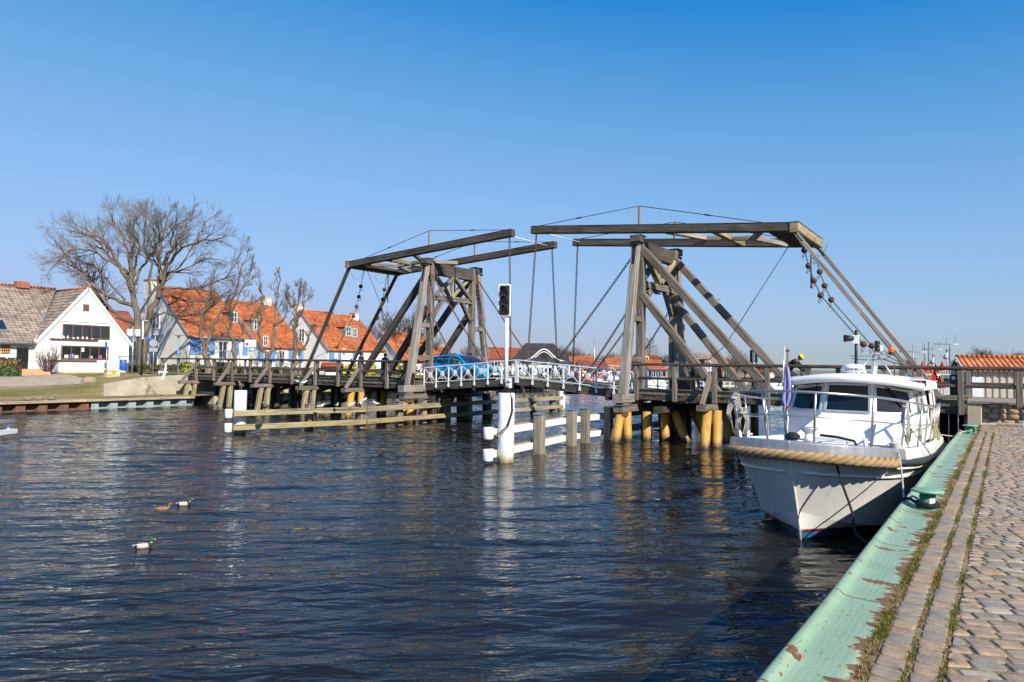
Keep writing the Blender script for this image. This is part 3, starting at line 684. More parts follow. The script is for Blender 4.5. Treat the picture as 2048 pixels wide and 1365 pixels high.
def balance(X0, s, zt, tilt, label):
    """swinging frame on top of a tower: two beams, cross beam, hoist chains, ball chains, poles"""
    t = thing('balance_frame', (X0, 28.2, 8.5), label, 'balance beams', 'balance frames of the drawbridge')
    def P(dx, y, dz): return V(X0+s*dx, y, zt - dx*tilt + dz)
    arm, tail = 5.45, 6.25
    for y in (26.3, 30.1):
        mb = MB(); mb.beam(P(-arm, y, 0), P(tail, y, 0), .3, .34, ch=.03)
        b = mb.build('balance_beam', M['brown_timber'], t)
        mb = MB(); mb.beam(P(-arm+.05, y, .178), P(tail-.1, y, .178), .31, .018, ch=.002); mb.build('top_plate', M['rust'], b)
        mb = MB(); mb.beam(P(0, y, .17), P(-.0, y, 1.0), .1, .08, up=(0, 1, 0), ch=.005); mb.build('strut', M['pale_timber'], t)
        mb = MB(); top = P(0, y, .99)
        for e in (P(-arm+.35, y, .2), P(tail-1.1, y, .2)):
            mb.tube([top, e], .016, 5); m_ = top.lerp(e, .55); mb.tube([m_, top.lerp(e, .60)], .032, 6)
        mb.build('stay_wire', M['black_iron'], t)
        mb = MB(); a = P(-arm+.22, y, -.17); zt_leaf = 2.36
        mb.tube([a, a-V(0, 0, .18)], .03, 6); mb.chain(a-V(0, 0, .16), (X0-s*5.6 + (s*.05), 26.12 if y < 28 else 30.3, zt_leaf+.06), .14, .045, .017); mb.build('hoist_chain', M['rust_chain'] if (y < 28) else M['iron_chain'], t)
        # pole from the tail down to the deck
        f = P(tail-.05, y, -.1); g = V(X0+s*10.55, y+(.25 if y < 28 else -.2), 2.05)
        mb = MB(); mb.beam(f, g, .17, .15, ch=.01); p = mb.build('pole', M['pale_timber'] if s > 0 else M['brown_timber'], t)
        mb = MB(); d = (g-f).normalized(); mb.beam(f-d*.1, f+d*.55, .19, .03, ch=.003); mb.build('hinge_plate', M['black_iron'], p)
    mb = MB(); mb.beam(P(tail, 26.12, 0), P(tail, 30.28, 0), .30, .37, ch=.03); mb.build('tail_beam', M['mossy_timber'], t)
    mb = MB(); mb.beam(P(tail, 26.1, .197), P(tail, 30.3, .197), .34, .02, ch=.002); mb.build('tail_cover', M['galvanised'], t)
    mb = MB(); mb.beam(P(3.2, 26.45, -.05), P(3.2, 29.95, -.05), .22, .26); mb.build('cross_beam', M['mossy_timber'], t)
    for a, b in (((1.2, 26.4), (2.2, 28.2)), ((2.2, 28.2), (1.2, 30.0)), ((5.0, 26.4), (4.2, 28.2)), ((4.2, 28.2), (5.0, 30.0)), ((2.2, 28.2), (3.15, 28.2)), ((3.3, 28.2), (4.2, 28.2))):
        mb = MB(); mb.beam(P(a[0], a[1], -.08), P(b[0], b[1], -.08), .2, .2, ch=.015); mb.build('bracing', M['pale_timber'], t)
    mb = MB()
    for k in range(5): mb.beam(P(5.35+.15*k, 26.45, -.12), P(5.35+.15*k, 29.95, -.12), .14, .12, ch=.01)
    mb.build('counterweight', M['dark_timber'], t)
    mb = MB(); mb.tube([P(-arm+.35, 26.45, -.05), P(-arm+.45, 29.95, 0)], .022, 6); mb.build('tie_rod', M['white_steel'], t)
    # ball chains
    for y, f0 in ((27.3, P(tail-.15, 27.3, -.2)), (29.2, P(tail-.15, 29.2, -.2))):
        pts = [f0]
        for (dx, z) in ((6.35, 7.5), (6.5, 6.9), (6.68, 6.33), (6.92, 5.76), (8.35, 3.93)): pts.append(V(X0+s*dx, y, z))
        end = V(X0+s*9.9, 26.5 if y < 28 else 30.0, 3.1)
        mb = MB()
        for a, b in zip(pts, pts[1:]): mb.chain(a, b, .10, .024, .010)
        mb.tube([pts[-1], end], .014, 5)
        c = mb.build('ball_chain', M['iron_chain'] if s > 0 else M['rust_chain'], t)
        for i, p in enumerate(pts[1:]):
            mb = MB(); mb.ball(p, .118, 14); mb.build('iron_ball', M['black_iron'] if (i == 0 or (s < 0 and y > 28 and i in (1, 2))) else M['rust'], c)
            mb = MB(); mb.tube([p+V(-s*.02, .12, -.05), p+V(-s*.1, .1, -.2), p+V(-s*.06, -.02, -.3), p+V(.03, -.05, -.2), p+V(.02, 0, -.1)], .012, 4, caps=False); mb.build('ring', M['rust'], c)
        mb = MB(); q0 = pts[0]; q1 = q0+V(s*.75, -.35, -.1)
        mb.tube([q0+(q1-q0)*k/8 - V(0, 0, .5*4*(k/8)*(1-k/8)) for k in range(9)], .008, 4); mb.build('slack_cord', M['black_iron'], c)
    mb = MB(); mb.tube([P(tail-.3, 27.4, -.2), V(X0+s*3.3, 27.4, 3.9), V(X0+s*1.2, 27.4, 2.1)], .016, 5); mb.build('hand_rope', M['rust'] if s < 0 else M['black_iron'], t)
    q = P(tail-.1, 29.3, -.2); mb = MB(); mb.tube([q, q-V(0, 0, 1.75)], .028, 6); mb.build('hanging_rope', M['iron_chain'], t)
    return t
balance(XR, 1, 8.80, .096, 'nearly level balance beam frame high on the right tower, above the motor boat')
balance(XL, -1, 9.0, .058, 'tilted balance beam frame on the left tower, with poles down to the left span')

def leaf(X0, s, label):
    """lifting half of the roadway between tower X0 and mid channel"""
    t = thing('bridge_leaf', (X0, 28.2, 1.9), label, 'bridge leaf', 'lifting leaves of the drawbridge')
    L = 5.99; r0, r1 = 1.90, 2.36
    def P(u, y, dz): return V(X0-s*u, y, lerp(r0, r1, u/L)+dz)
    for y in (26.1, 30.35):
        mb = MB(); mb.beam(P(-.25, y, -.15), P(L, y, -.15), .2, .32); mb.build('side_beam', M['brown_timber'], t)
    for y in (27.1, 28.2, 29.3):
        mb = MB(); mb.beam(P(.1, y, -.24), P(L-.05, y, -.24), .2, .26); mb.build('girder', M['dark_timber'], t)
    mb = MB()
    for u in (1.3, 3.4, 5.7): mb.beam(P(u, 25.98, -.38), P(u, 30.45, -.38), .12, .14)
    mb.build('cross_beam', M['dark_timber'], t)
    mb = MB(); u = 0
    while u < L-.02: mb.beam(P(u+.1, 26.22, -.045), P(u+.1, 30.22, -.045), .19, .07, ch=.008); u += .2
    mb.build('deck', M['deck_timber'], t)
    n = 7; us = [lerp(.12, L-.04, i/n) for i in range(n+1)]
    for y, sg in ((25.98, -1), (30.48, 1)):
        rl = thing('railing', (0, 0, 0), None, None); rl.parent = t; rl.location = (0, 0, 0)
        pm = MB()
        for u in us: pm.beam(P(u, y, -.2), P(u, y, .845), .055, .055, up=(1, 0, 0), ch=.006); pm.box(P(u, y, -.12), (.085, .075, .15))
        pm.build('posts', M['white_steel'], rl) if False else None
        for u in us:
            m1 = MB(); m1.beam(P(u, y, -.2), P(u, y, .845), .06, .055, up=(1, 0, 0), ch=.006); m1.box(P(u, y, -.12), (.09, .08, .14)); m1.build('railing_post', M['white_steel'], rl)
        m1 = MB(); m1.beam(P(us[0], y, .87), P(us[-1], y, .87), .08, .05, ch=.012); m1.build('handrail', M['white_steel'], rl)
        m1 = MB(); m1.beam(P(us[0], y, .1), P(us[-1], y, .1), .05, .04, ch=.008); m1.build('bottom_rail', M['white_steel'], rl)
        for a, b in zip(us, us[1:]):
            m1 = MB(); m1.beam(P(a+.03, y-.008, .12), P(b-.03, y-.008, .84), .028, .024, up=(0, 1, 0), ch=.003); m1.beam(P(a+.03, y+.014, .84), P(b-.03, y+.014, .12), .028, .024, up=(0, 1, 0), ch=.003)
            c = P((a+b)/2, y, .48); m1.prism([c+V(-.12, -.028, 0), c+V(0, -.028, -.155), c+V(.12, -.028, 0), c+V(0, -.028, .155)], (0, .056, 0)); m1.build('cross_panel', M['white_steel'], rl)
    return t
leaf(XR, 1, 'right lifting leaf with white cross-patterned railings, rising from the right tower')
leaf(XL, -1, 'left lifting leaf with white cross-patterned railings in front of the blue car')

# ------------------------------------------------------------------ guide fences and piles in the channel
def guide(X_, ys, jog, mat_rail, zs, label, caps, ht=1.45):
    t = thing('guide_fence', (X_, 19, 0), label, 'guide fence', 'timber guide fences along the channel')
    for y in ys:
        X, y = (X_, y) if not hasattr(y, '__len__') else y
        mb = MB(); h = ht
        mb.beam((X, y, -2), (X, y, h), .30, .30, up=(0, 1, 0), ch=.015); p = mb.build('post', M['post_timber'], t)
        mb = MB(); mb.box((X, y, h+.012), (.35, .35, .03)); mb.build('post_cap', M['galvanised'], p)
    return t
yl = [(-24.9, 19.25), 21.5, 23.9, 25.6, 27.4, 29.2, 31.0, 33.2, 35.6, 37.8]
g = guide(-24.05, yl, 0, None, None, 'weathered grey and yellow lichen covered guide fence along the left side of the channel', True, 1.12)
for z, h, mt, nm in ((.87, .23, 'mossy_timber', 'upper_rail'), (.30, .22, 'lichen_timber', 'lower_rail')):
    mb = MB(); y = 16.0; e = 0
    for xa, a, xb, b in ((-25.32, 15.85, -23.79, 21.5), (-23.78, 21.52, -23.78, 27.6), (-23.78, 27.62, -23.78, 33), (-23.78, 33.02, -23.78, 38.6)):
        mb.beam((xa, a, z), (xb, b, z), .2, h, ch=.012)
    mb.build(nm, M[mt], g)
g2 = guide(-12.95, [(-12.85, 19.42), (-13.3, 22.3), (-13.35, 23.4), (-13.2, 25.05), 28.2, 31.5, 34.5, 37], 0, None, None, 'guide fence of grey posts with white painted rails, beside the white traffic light pile', True, 1.33)
RP = (((-12.74, 16.5), (-13.1, 19.4)), ((-13.11, 19.42), (-13.55, 22.3)), ((-13.55, 22.32), (-13.5, 29.5)), ((-13.5, 29.52), (-13.3, 38)))
for z, nm in ((.92, 'upper_rail'), (.26, 'lower_rail')):
    mb = MB()
    for a, b in RP: mb.beam((a[0], a[1], z), (b[0], b[1], z), .12, .22, ch=.01)
    o = mb.build(nm, M['white_paint'], g2)
    mb = MB()
    for a, b in RP: mb.beam((a[0]-.15, a[1]+.02, z+.02), (b[0]-.15, b[1]-.02, z+.02), .18, .24, ch=.01)
    mb.build('backing_plank', M['lichen_timber'], g2)
# rounded white buffers at the fence ends
def buffer(x, y, z, r, parent):
    mb = MB(); mb.lathe([(r*.9, -.18), (r, -.15), (r, .15), (r*.9, .18)], (x, y, z), 18); return mb.build('end_buffer', M['white_paint'], parent)
for z in (.92, .26): buffer(-12.72, 16.42, z, .16, g2)
for z in (.87, .30): buffer(-25.45, 15.72, z, .15, g)
def pile(x, y, r, h, label, lean=0.0):
    mb = MB(); n = 26
    mb.tube([(x, y, -2), (x+lean*.5, y, h*.5), (x+lean, y, h-.02), (x+lean, y, h)], [r, r, r, r*.95], n)
    o = mb.build('white_pile', M['white_pile_paint']); return tag(o, label, 'pile', 'white steel piles at the channel ends')
m, nt, bs = nodes_of('white_pile_paint'); v = coord(nt, 'Object')
sp = nd(nt, 'ShaderNodeSeparateXYZ'); nt.links.new(v, sp.inputs[0])
nn = noise(nt, coord(nt, 'Object', (3, 3, .6)), 3, 6, .7)
ad = nd(nt, 'ShaderNodeMath', operation='MULTIPLY_ADD'); ad.inputs[1].default_value = .35; nt.links.new(nn, ad.inputs[0]); nt.links.new(sp.outputs[2], ad.inputs[2])
c = ramp(nt, ad.outputs[0], [(.12, (.05, .045, .03)), (.2, (.33, .27, .16)), (.33, (.62, .55, .4)), (.45, (.8, .8, .79))]).outputs[0]
n2 = noise(nt, v, 5, 7, .7); c = mixc(nt, ramp(nt, n2, [(.62, g3(0)), (.7, g3(.6))]).outputs[0], c, (.5, .46, .38))
nt.links.new(c, bs.inputs['Base Color']); bs.inputs['Roughness'].default_value = .42; MATS['white_pile_paint'] = m
pile(-12.52, 17.05, .255, 2.13, 'thick white pile in mid channel carrying the traffic light')
pile(-25.72, 16.4, .25, 1.78, 'white pile at the left end of the mossy guide fence, a gull on its top')
pile(-24.2, 39.2, .24, 1.6, 'far white pile behind the bridge at the far end of the left guide fence')
pile(-12.6, 39.2, .24, 1.6, 'far white pile seen under the right span')
# small yellow-topped marker stakes behind the bridge
for i, (px, py) in enumerate(((1048, 780), (1088, 781), (1113, 781))):
    p = atZ(px, py+8, 0); mb = MB(); mb.tube([(p.x, p.y, -2), (p.x, p.y, 1.1)], .1, 8); o = mb.build('marker_stake', M['rust']); tag(o, ('left','middle','right')[i]+' one of three thin brown yellow-topped stakes in the water behind the bridge', 'stake', 'stakes in the harbour water')
    mb = MB(); mb.tube([(p.x, p.y, 1.1), (p.x, p.y, 1.5)], .11, 8); mb.build('yellow_top', M['yellow_pile'], o, local=True)

def traffic_light():
    x, y = -12.55, 17.05
    t = thing('traffic_light', (x, y, 2.13), 'unlit black three-lamp traffic light with white border, on the white pile in mid channel', 'traffic light')
    mb = MB(); mb.tube([(x, y, 2.13), (x, y, 4.6)], .06, 12); mb.build('pole', M['white_paint'], t)
    mb = MB(); mb.tube([(x, y, 2.14), (x, y, 2.45)], .066, 12); mb.box((x, y, 2.142), (.22, .22, .02)); mb.build('rusty_foot', M['rust'], t)
    d = V(-x*.985, -y, 0).normalized(); d = V(math.sin(R_(36)-.15), -math.cos(R_(36)-.15), 0); r = V(-d.y, d.x, 0); c = V(x, y, 5.0) + d*.1 - r*.06
    def poly(w, h, rad, n=5):
        P = []
        for (sx, sz, a0) in ((1, -1, -90), (1, 1, 0), (-1, 1, 90), (-1, -1, 180)):
            for k in range(n+1):
                a = R_(a0+90*k/n); P.append((sx*(w-rad)+rad*math.cos(a), sz*(h-rad)+rad*math.sin(a)))
        return P
    mb = MB(); mb.prism([c+r*a+V(0, 0, b) for a, b in poly(.195, .50, .05)], -d*.05); mb.build('white_border', M['white_paint'], t)
    mb = MB(); mb.prism([c+d*.004+r*a+V(0, 0, b) for a, b in poly(.150, .455, .03)], d*.03)
    mb.prism([c-d*.062+r*a+V(0, 0, b) for a, b in poly(.202, .507, .055)], d*.008)
    mb.box(c-d*.1, (.2, .2, .7), rz=math.atan2(r.y, r.x)); mb.build('housing', M['black'], t)
    for dz in (.28, 0, -.28):
        cc = c+V(0, 0, dz)+d*.036
        mb = MB(); P1 = []; P2 = []
        n = 18
        rows = [[], [], [], []]
        for k in range(n+1):
            a = R_(-35 + 250*k/n); ln = .20 - .09*abs(k/n-.5)*2
            for j, (q, rr) in enumerate(((0, .118), (ln, .122), (ln, .112), (0, .108))): rows[j].append(cc+d*q+r*(math.cos(a)*rr)+V(0, 0, math.sin(a)*rr))
        mb.grid(rows); vz = mb.build('visor', M['visor_grey'], t)
        mb = MB(); mb.prism([cc+r*(.1*math.cos(k*math.pi/8))+V(0, 0, .1*math.sin(k*math.pi/8)) for k in range(16)], d*.01); mb.build('lens', M['lens_dark'], t)
    # cable and small lamp box at the foot
    mb = MB(); mb.box((x+.13, y-.03, 2.4), (.14, .14, .22), ch=.02); mb.ball((x+.2, y-.08, 2.52), .07, 8); mb.build('junction_box', M['white_paint'], t)
    mb = MB(); pts = [V(x+.1, y-.1, 2.35), V(x+.22, y-.12, 2.25), V(x+.29, y-.10, 2.0), V(x+.31, y-.09, 1.6), V(x+.25, y-.24, 1.15), V(x+.05, y-.36, .92), V(x-.12, y-.45, .82), V(x-.2, y-.55, .80)]
    mb.tube(pts, .018, 6); mb.tube([p+V(.02, .02, -.02*i) for i, p in enumerate(pts[2:6])], .013, 6); mb.build('cable', M['black'], t)
plain('visor_grey', (.05, .048, .046), .5, var=.3); plain('lens_dark', (.02, .017, .015), .15, var=.2)
traffic_light()
# ================================================================== HOUSES
plain('white_plaster', (0.84, 0.83, 0.80), .85, var=.04, scale=1.5, bmp=.1)
plain('cream_plaster', (0.83, 0.79, 0.70), .88, var=.06, scale=.8, bmp=.15)
plain('glass', (0.02, 0.025, 0.032), .06, var=.2, scale=.6, spec=.9)
plain('dark_pane', (0.015, 0.017, 0.02), .12, var=.5, scale=1.2)
plain('window_white', (0.78, 0.78, 0.77), .5, var=.04)
plain('window_brown', (0.13, 0.07, 0.05), .6, var=.15)
plain('blue_board', (0.13, 0.26, 0.50), .6, var=.12, scale=2)
plain('blue_paint', (0.03, 0.12, 0.42), .5, var=.1)
plain('light_blue_paint', (0.11, 0.33, 0.55), .5, var=.1)
plain('slate', (0.20, 0.23, 0.26), .7, var=.2, scale=3)
plain('lead', (0.22, 0.27, 0.33), .55, var=.1)
plain('brick_base', (0.55, 0.33, 0.16), .9, var=.25, scale=5)
plain('brick_red', (0.33, 0.12, 0.07), .9, var=.25, scale=4)
plain('grey_wall', (0.42, 0.41, 0.39), .9, var=.08)
def tiles(name, cols, lichen=None, tw=.24, worn=None):
    m, nt, bs = nodes_of(name)
    g = nd(nt, 'ShaderNodeAttribute', attribute_name='gc').outputs['Vector']
    mp = nd(nt, 'ShaderNodeMapping'); mp.inputs['Scale'].default_value = (1/tw, 1, 0); nt.links.new(g, mp.inputs[0])
    fl = nd(nt, 'ShaderNodeVectorMath', operation='FLOOR'); nt.links.new(mp.outputs[0], fl.inputs[0])
    wh = nd(nt, 'ShaderNodeTexWhiteNoise', noise_dimensions='2D'); nt.links.new(fl.outputs[0], wh.inputs['Vector'])
    n = noise(nt, g, .45, 4, .6)
    mx = nd(nt, 'ShaderNodeMath', operation='MULTIPLY_ADD'); mx.inputs[1].default_value = .45; nt.links.new(wh.outputs['Value'], mx.inputs[0])
    sc = nd(nt, 'ShaderNodeMath', operation='MULTIPLY'); sc.inputs[1].default_value = .75; nt.links.new(n, sc.inputs[0]); nt.links.new(sc.outputs[0], mx.inputs[2])
    c = ramp(nt, mx.outputs[0], [(.28, cols[0]), (.55, cols[1]), (.82, cols[2])]).outputs[0]
    if worn: c = mixc(nt, ramp(nt, noise(nt, coord(nt, 'Object'), .5, 6, .7), [(.5, g3(0)), (.66, g3(.75))]).outputs[0], c, worn)
    if lichen:
        l = noise(nt, coord(nt, 'Object'), 1.6, 5, .75); c = mixc(nt, ramp(nt, l, [(.71, g3(0)), (.73, g3(1))]).outputs[0], c, lichen)
        l2 = noise(nt, coord(nt, 'Object'), 5, 4, .7); c = mixc(nt, ramp(nt, l2, [(.52, g3(0)), (.7, g3(.55))]).outputs[0], c, (.42, .39, .36))
    nt.links.new(c, bs.inputs['Base Color']); bs.inputs['Roughness'].default_value = .85
    wv = nd(nt, 'ShaderNodeMath', operation='SINE'); sx = nd(nt, 'ShaderNodeSeparateXYZ'); nt.links.new(mp.outputs[0], sx.inputs[0])
    m2 = nd(nt, 'ShaderNodeMath', operation='MULTIPLY'); m2.inputs[1].default_value = 6.2832; nt.links.new(sx.outputs[0], m2.inputs[0]); nt.links.new(m2.outputs[0], wv.inputs[0])
    bump(nt, bs, wv.outputs[0], .6, .03); MATS[name] = m
tiles('tile_orange', ((.25, .068, .024), (.42, .12, .038), (.56, .18, .062)), worn=(.19, .075, .038))
tiles('tile_red', ((.20, .05, .028), (.32, .078, .04), (.43, .12, .06)))
tiles('tile_grey', ((.15, .108, .082), (.255, .195, .152), (.38, .305, .245)), lichen=(.55, .28, .03), tw=.3)
tiles('tile_dark', ((.022, .022, .026), (.04, .04, .046), (.065, .065, .07)))
def roof_plane(mb, a, b, c, d, row=.33, th=.05, mi=0):
    """a-b eave, d-c ridge; stepped courses"""
    a, b, c, d = map(Vector, (a, b, c, d)); nrm = (b-a).cross(d-a).normalized(); H = (d-a).length
    n = max(2, round(H/row)); ax = (b-a).normalized()
    for i in range(n):
        t0, t1 = i/n, (i+1)/n
        p0, p1, q0, q1 = a.lerp(d, t0), b.lerp(c, t0), a.lerp(d, t1), b.lerp(c, t1)
        up = nrm*th; o = i*7.0
        u = lambda p: (p-a).dot(ax)+100
        mb.add([p0+up, p1+up, q1+up*.15, q0+up*.15], [(0, 1, 2, 3)], mi, [(u(p0), i+.3, 0), (u(p1), i+.3, 0), (u(q1), i+.7, 0), (u(q0), i+.7, 0)])
        mb.add([p0-up*.4, p1-up*.4, p1+up, p0+up], [(0, 1, 2, 3)], mi, [(u(p0), i+.3, 0), (u(p1), i+.3, 0), (u(p1), i+.31, 0), (u(p0), i+.31, 0)])
    mb.add([a-nrm*.12, b-nrm*.12, c-nrm*.12, d-nrm*.12], [(3, 2, 1, 0)], mi, [(100, .3, 0)]*4)
    for (p, q) in ((a, d), (b, c)): mb.add([p-nrm*.12, q-nrm*.12, q+nrm*th*.8, p+nrm*th*.8], [(0, 1, 2, 3)], mi, [(100, .3, 0)]*4)
def window(parent, c, right, w, h, nx=2, ny=2, fm='window_white', pm='glass', bar=.06, name='window', nrm=None, tag_=None):
    """frame with bars standing on the wall, its pane a sub-part; c world centre on the wall surface"""
    r = Vector(right).normalized(); up = V(0, 0, 1); n = nrm if nrm is not None else r.cross(up); c = Vector(c)
    f = MB(); o = c+n*.02
    for s in (-1, 1): f.beam(o+r*s*(w/2)-up*(h/2), o+r*s*(w/2)+up*(h/2), bar, .09, up=n, ch=.005)
    for s in (-1, 1): f.beam(o-r*(w/2-bar/2)+up*s*(h/2-bar/2), o+r*(w/2-bar/2)+up*s*(h/2-bar/2), .09, bar, ch=.005)
    for i in range(1, nx): f.beam(o+r*(-w/2+w*i/nx)-up*(h/2-bar), o+r*(-w/2+w*i/nx)+up*(h/2-bar), bar*.8, .07, up=n, ch=.004)
    for j in range(1, ny): f.beam(o-r*(w/2-bar/2)+up*(-h/2+h*j/ny), o+r*(w/2-bar/2)+up*(-h/2+h*j/ny), .05, bar*.6, ch=.004)
    fo = f.build(name, MATS[fm], parent)
    p = MB(); q = c+n*.012; p.prism([q-r*(w/2)-up*(h/2), q+r*(w/2)-up*(h/2), q+r*(w/2)+up*(h/2), q-r*(w/2)+up*(h/2)], -n*.02)
    po = p.build('pane', MATS[pm], parent, local=False); po.parent = fo
    return fo
def house(name, org, rz, L, Dp, zg, ze, zr, label, wall, tile, group=None, over=.25, roof_quads=None, ridge_off=None, gover=.06, trim='lead'):
    """gabled house: local x along the ridge from org, local y to the back; front faces local -y"""
    t = thing(name, (org[0], org[1], zg), label, 'house', group)
    cs, sn = math.cos(rz), math.sin(rz)
    def P(x, y, z): return V(org[0]+x*cs-y*sn, org[1]+x*sn+y*cs, z)
    ym = Dp/2 if ridge_off is None else ridge_off
    mb = MB(); mb.prism([P(0, 0, zg-1.2), P(0, Dp, zg-1.2), P(0, Dp, ze), P(0, ym, zr-.1), P(0, 0, ze)], P(L, 0, 0)-P(0, 0, 0)); mb.build('wall', MATS[wall], t)
    k = (zr-ze)/ym; k2 = (zr-ze)/(Dp-ym)
    mb = MB()
    if roof_quads: 
        for q in roof_quads: roof_plane(mb, *[P(*p) for p in q])
    else:
        roof_plane(mb, P(-gover, -over, ze-over*k), P(L+gover, -over, ze-over*k), P(L+gover, ym, zr), P(-gover, ym, zr))
        roof_plane(mb, P(L+gover, Dp+over, ze-over*k2), P(-gover, Dp+over, ze-over*k2), P(-gover, ym, zr), P(L+gover, ym, zr))
        mb.tube([P(-gover, ym, zr+.04), P(L+gover, ym, zr+.04)], .1, 8)
    rf = mb.build('roof', MATS[tile], t)
    if trim:
        for x in (-gover-.03, L+gover+.03):
            mb = MB(); mb.beam(P(x, -over, ze-over*k-.06), P(x, ym, zr-.02), .05, .22, ch=.005); mb.build('barge_board', MATS[trim], t)
            mb = MB(); mb.beam(P(x, Dp+over, ze-over*k2-.06), P(x, ym, zr-.02), .05, .22, ch=.005); mb.build('barge_board', MATS[trim], t)
    return t, P
def chimney(parent, c, w, d, z0, z1, mat='white_plaster', cap='brick_base'):
    mb = MB(); mb.box((c[0], c[1], (z0+z1)/2), (w, d, z1-z0)); o = mb.build('chimney', MATS[mat], parent)
    mb = MB(); mb.box((c[0], c[1], z1+.08), (w+.12, d+.12, .16)); q = mb.build('chimney_cap', MATS[cap], parent); q.parent = o
    return o
def dormer(parent, P, x, y, z, w=.95, h=1.2, dep=2.2, mat='slate', tile='tile_orange'):
    """dormer on the front roof slope (front faces local -y): x centre, y front plane, z sill"""
    mb = MB()
    a = w/2; mb.prism([P(x-a, y, z-.2), P(x+a, y, z-.2), P(x+a, y, z+h), P(x, y, z+h+a*1.05), P(x-a, y, z+h)], P(0, dep, 0)-P(0, 0, 0)); o = mb.build('dormer', MATS[mat], parent)
    mb = MB()
    roof_plane(mb, P(x+a+.12, y-.08, z+h-.14), P(x+a+.12, y+dep+.4, z+h-.14), P(x, y+dep+.4, z+h+a*1.05+.03), P(x, y-.08, z+h+a*1.05+.03), row=.3)
    roof_plane(mb, P(x-a-.12, y+dep+.4, z+h-.14), P(x-a-.12, y-.08, z+h-.14), P(x, y-.08, z+h+a*1.05+.03), P(x, y+dep+.4, z+h+a*1.05+.03), row=.3)
    q = mb.build('dormer_roof', MATS[tile], parent); q.parent = o
    r = P(1, 0, 0)-P(0, 0, 0)
    w_ = window(parent, P(x, y-.01, z+h*.5), r, w*.62, h*.86, 2, 2); 
    return o

# ---- white house on the left: long block along the street with a gable wing towards the water
t, P = house('plastered_house', (-57.05, 3.0), R_(90), 20.3, 12, 1.8, 4.25, 8.6, 'white plastered house with grey lichen-spotted roof and a large gable of brown windows', 'white_plaster', 'tile_grey',
             roof_quads=[[(-.2, -.35, 4.0), (16.75, -.35, 4.0), (20.3, 6, 8.6), (-.2, 6, 8.6)], [(20.3, 12.3, 4.0), (-.2, 12.3, 4.0), (-.2, 6, 8.6), (20.3, 6, 8.6)]], trim=None)
wing = MB(); gx = -57.0
gp = [(gx, 19.75, .8), (gx, 26.35, .8), (gx, 26.35, 4.35), (gx, 25.2, 5.85), (gx, 23.2, 8.35), (gx, 21.15, 5.85), (gx, 19.75, 4.05)]
wing.prism(gp, (-12, 0, 0)); wing.build('gable_wing', M['white_plaster'], t)
mb = MB()
roof_plane(mb, (gx-12, 26.5, 4.2), (gx+.06, 26.5, 4.2), (gx+.06, 23.2, 8.42), (gx-12, 23.2, 8.42)) if False else None
roof_plane(mb, (gx+.06, 26.5, 4.2), (gx-12, 26.5, 4.2), (gx-12, 23.2, 8.42), (gx+.06, 23.2, 8.42))
roof_plane(mb, (gx-12, 19.62, 3.95), (gx+.06, 19.62, 3.95), (gx+.06, 23.2, 8.42), (gx-12, 23.2, 8.42))
mb.build('wing_roof', M['tile_grey'], t)
for (ya, za, yb, zb) in ((26.55, 4.1, 23.2, 8.38), (19.6, 3.85, 23.2, 8.38)):
    mb = MB(); mb.beam((gx+.09, ya, za), (gx+.09, yb, zb), .06, .2, ch=.01); mb.build('barge_board', M['window_white'], t)
mb = MB(); mb.tube([(-57.35, 4, 8.66), (-63.05, 4, 8.66)], .1, 6) if False else None
for k in range(30): mb.tube([(-57.0-.2+.2, 0, -5)]*2, .01, 3) if False else None
# ridge, valley flashing, gutter
mb = MB(); mb.tube([(-63.05, 3, 8.66), (-63.05, 23.2, 8.66)], .11, 8); mb.tube([(gx+.05, 23.2, 8.47), (-63, 23.2, 8.47)], .1, 8); mb.build('ridge_tiles', M['tile_orange'], t)
mb = MB(); mb.tube([(-57.0, 19.75, 4.22), (-58.6, 20.75, 5.42), (-62.7, 23.1, 8.5)], .05, 6); mb.build('valley_flashing', M['galvanised'], t)
mb = MB(); mb.tube([(-56.62, 3, 4.0), (-56.62, 19.6, 4.0)], .08, 8); mb.build('gutter', M['galvanised'], t)
ry = V(0, 1, 0)
def winX(parent, X, px0, py0, px1, py1, nx, ny, fm='window_white', pm='glass', bar=.06, name='window'):
    a = atX(px0, py0, X); b = atX(px1, py1, X)
    return window(parent, (X, (a.y+b.y)/2, (a.z+b.z)/2), ry, b.y-a.y, a.z-b.z, nx, ny, fm, pm, bar, name, nrm=V(1, 0, 0))
winX(t, gx, 127, 648, 218, 680, 5, 1, 'window_brown', 'glass', .10, 'gable_window')
winX(t, gx, 124, 691, 215, 720, 5, 1, 'window_brown', 'dark_pane', .09, 'shop_window')
# things on show behind the shop windows
for i, (px, py, c) in enumerate(((133, 714, 'white_paint'), (144, 712, 'lens_blue'), (153, 715, 'white_paint'), (182, 716, 'pink_paper'), (200, 715, 'magenta_paper'), (165, 700, 'white_paint'))):
    if c not in MATS: plain(c, {'lens_blue': (.25, .3, .5), 'pink_paper': (.6, .35, .45), 'magenta_paper': (.6, .08, .4)}[c], .7)
    p = atX(px, py, gx+.03); mb = MB(); mb.box((gx+.026, p.y, p.z), (.008, .26, .3)); mb.build('poster', M[c], t)
for i in range(9):
    y = 20.9 + .33*i + rnd(-.05, .05); z = 4.47; h = rnd(.1, .25); mb = MB(); mb.lathe([(.05, 0), (.08, h*.3), (.05, h*.7), (.02, h)], (gx+.1, y, z), 8); mb.build('ornament', M['white_paint'], t)
mb = MB(); mb.box((gx+.08, 22.35, 4.44), (.2, 3.3, .05)); mb.box((gx+.08, 22.3, 2.86), (.2, 3.3, .05)); mb.build('window_sill', M['window_brown'], t)
mb = MB(); mb.box((gx+.02, 23.1, 6.9), (.06, .42, .52)); mb.build('vent', M['window_brown'], t)
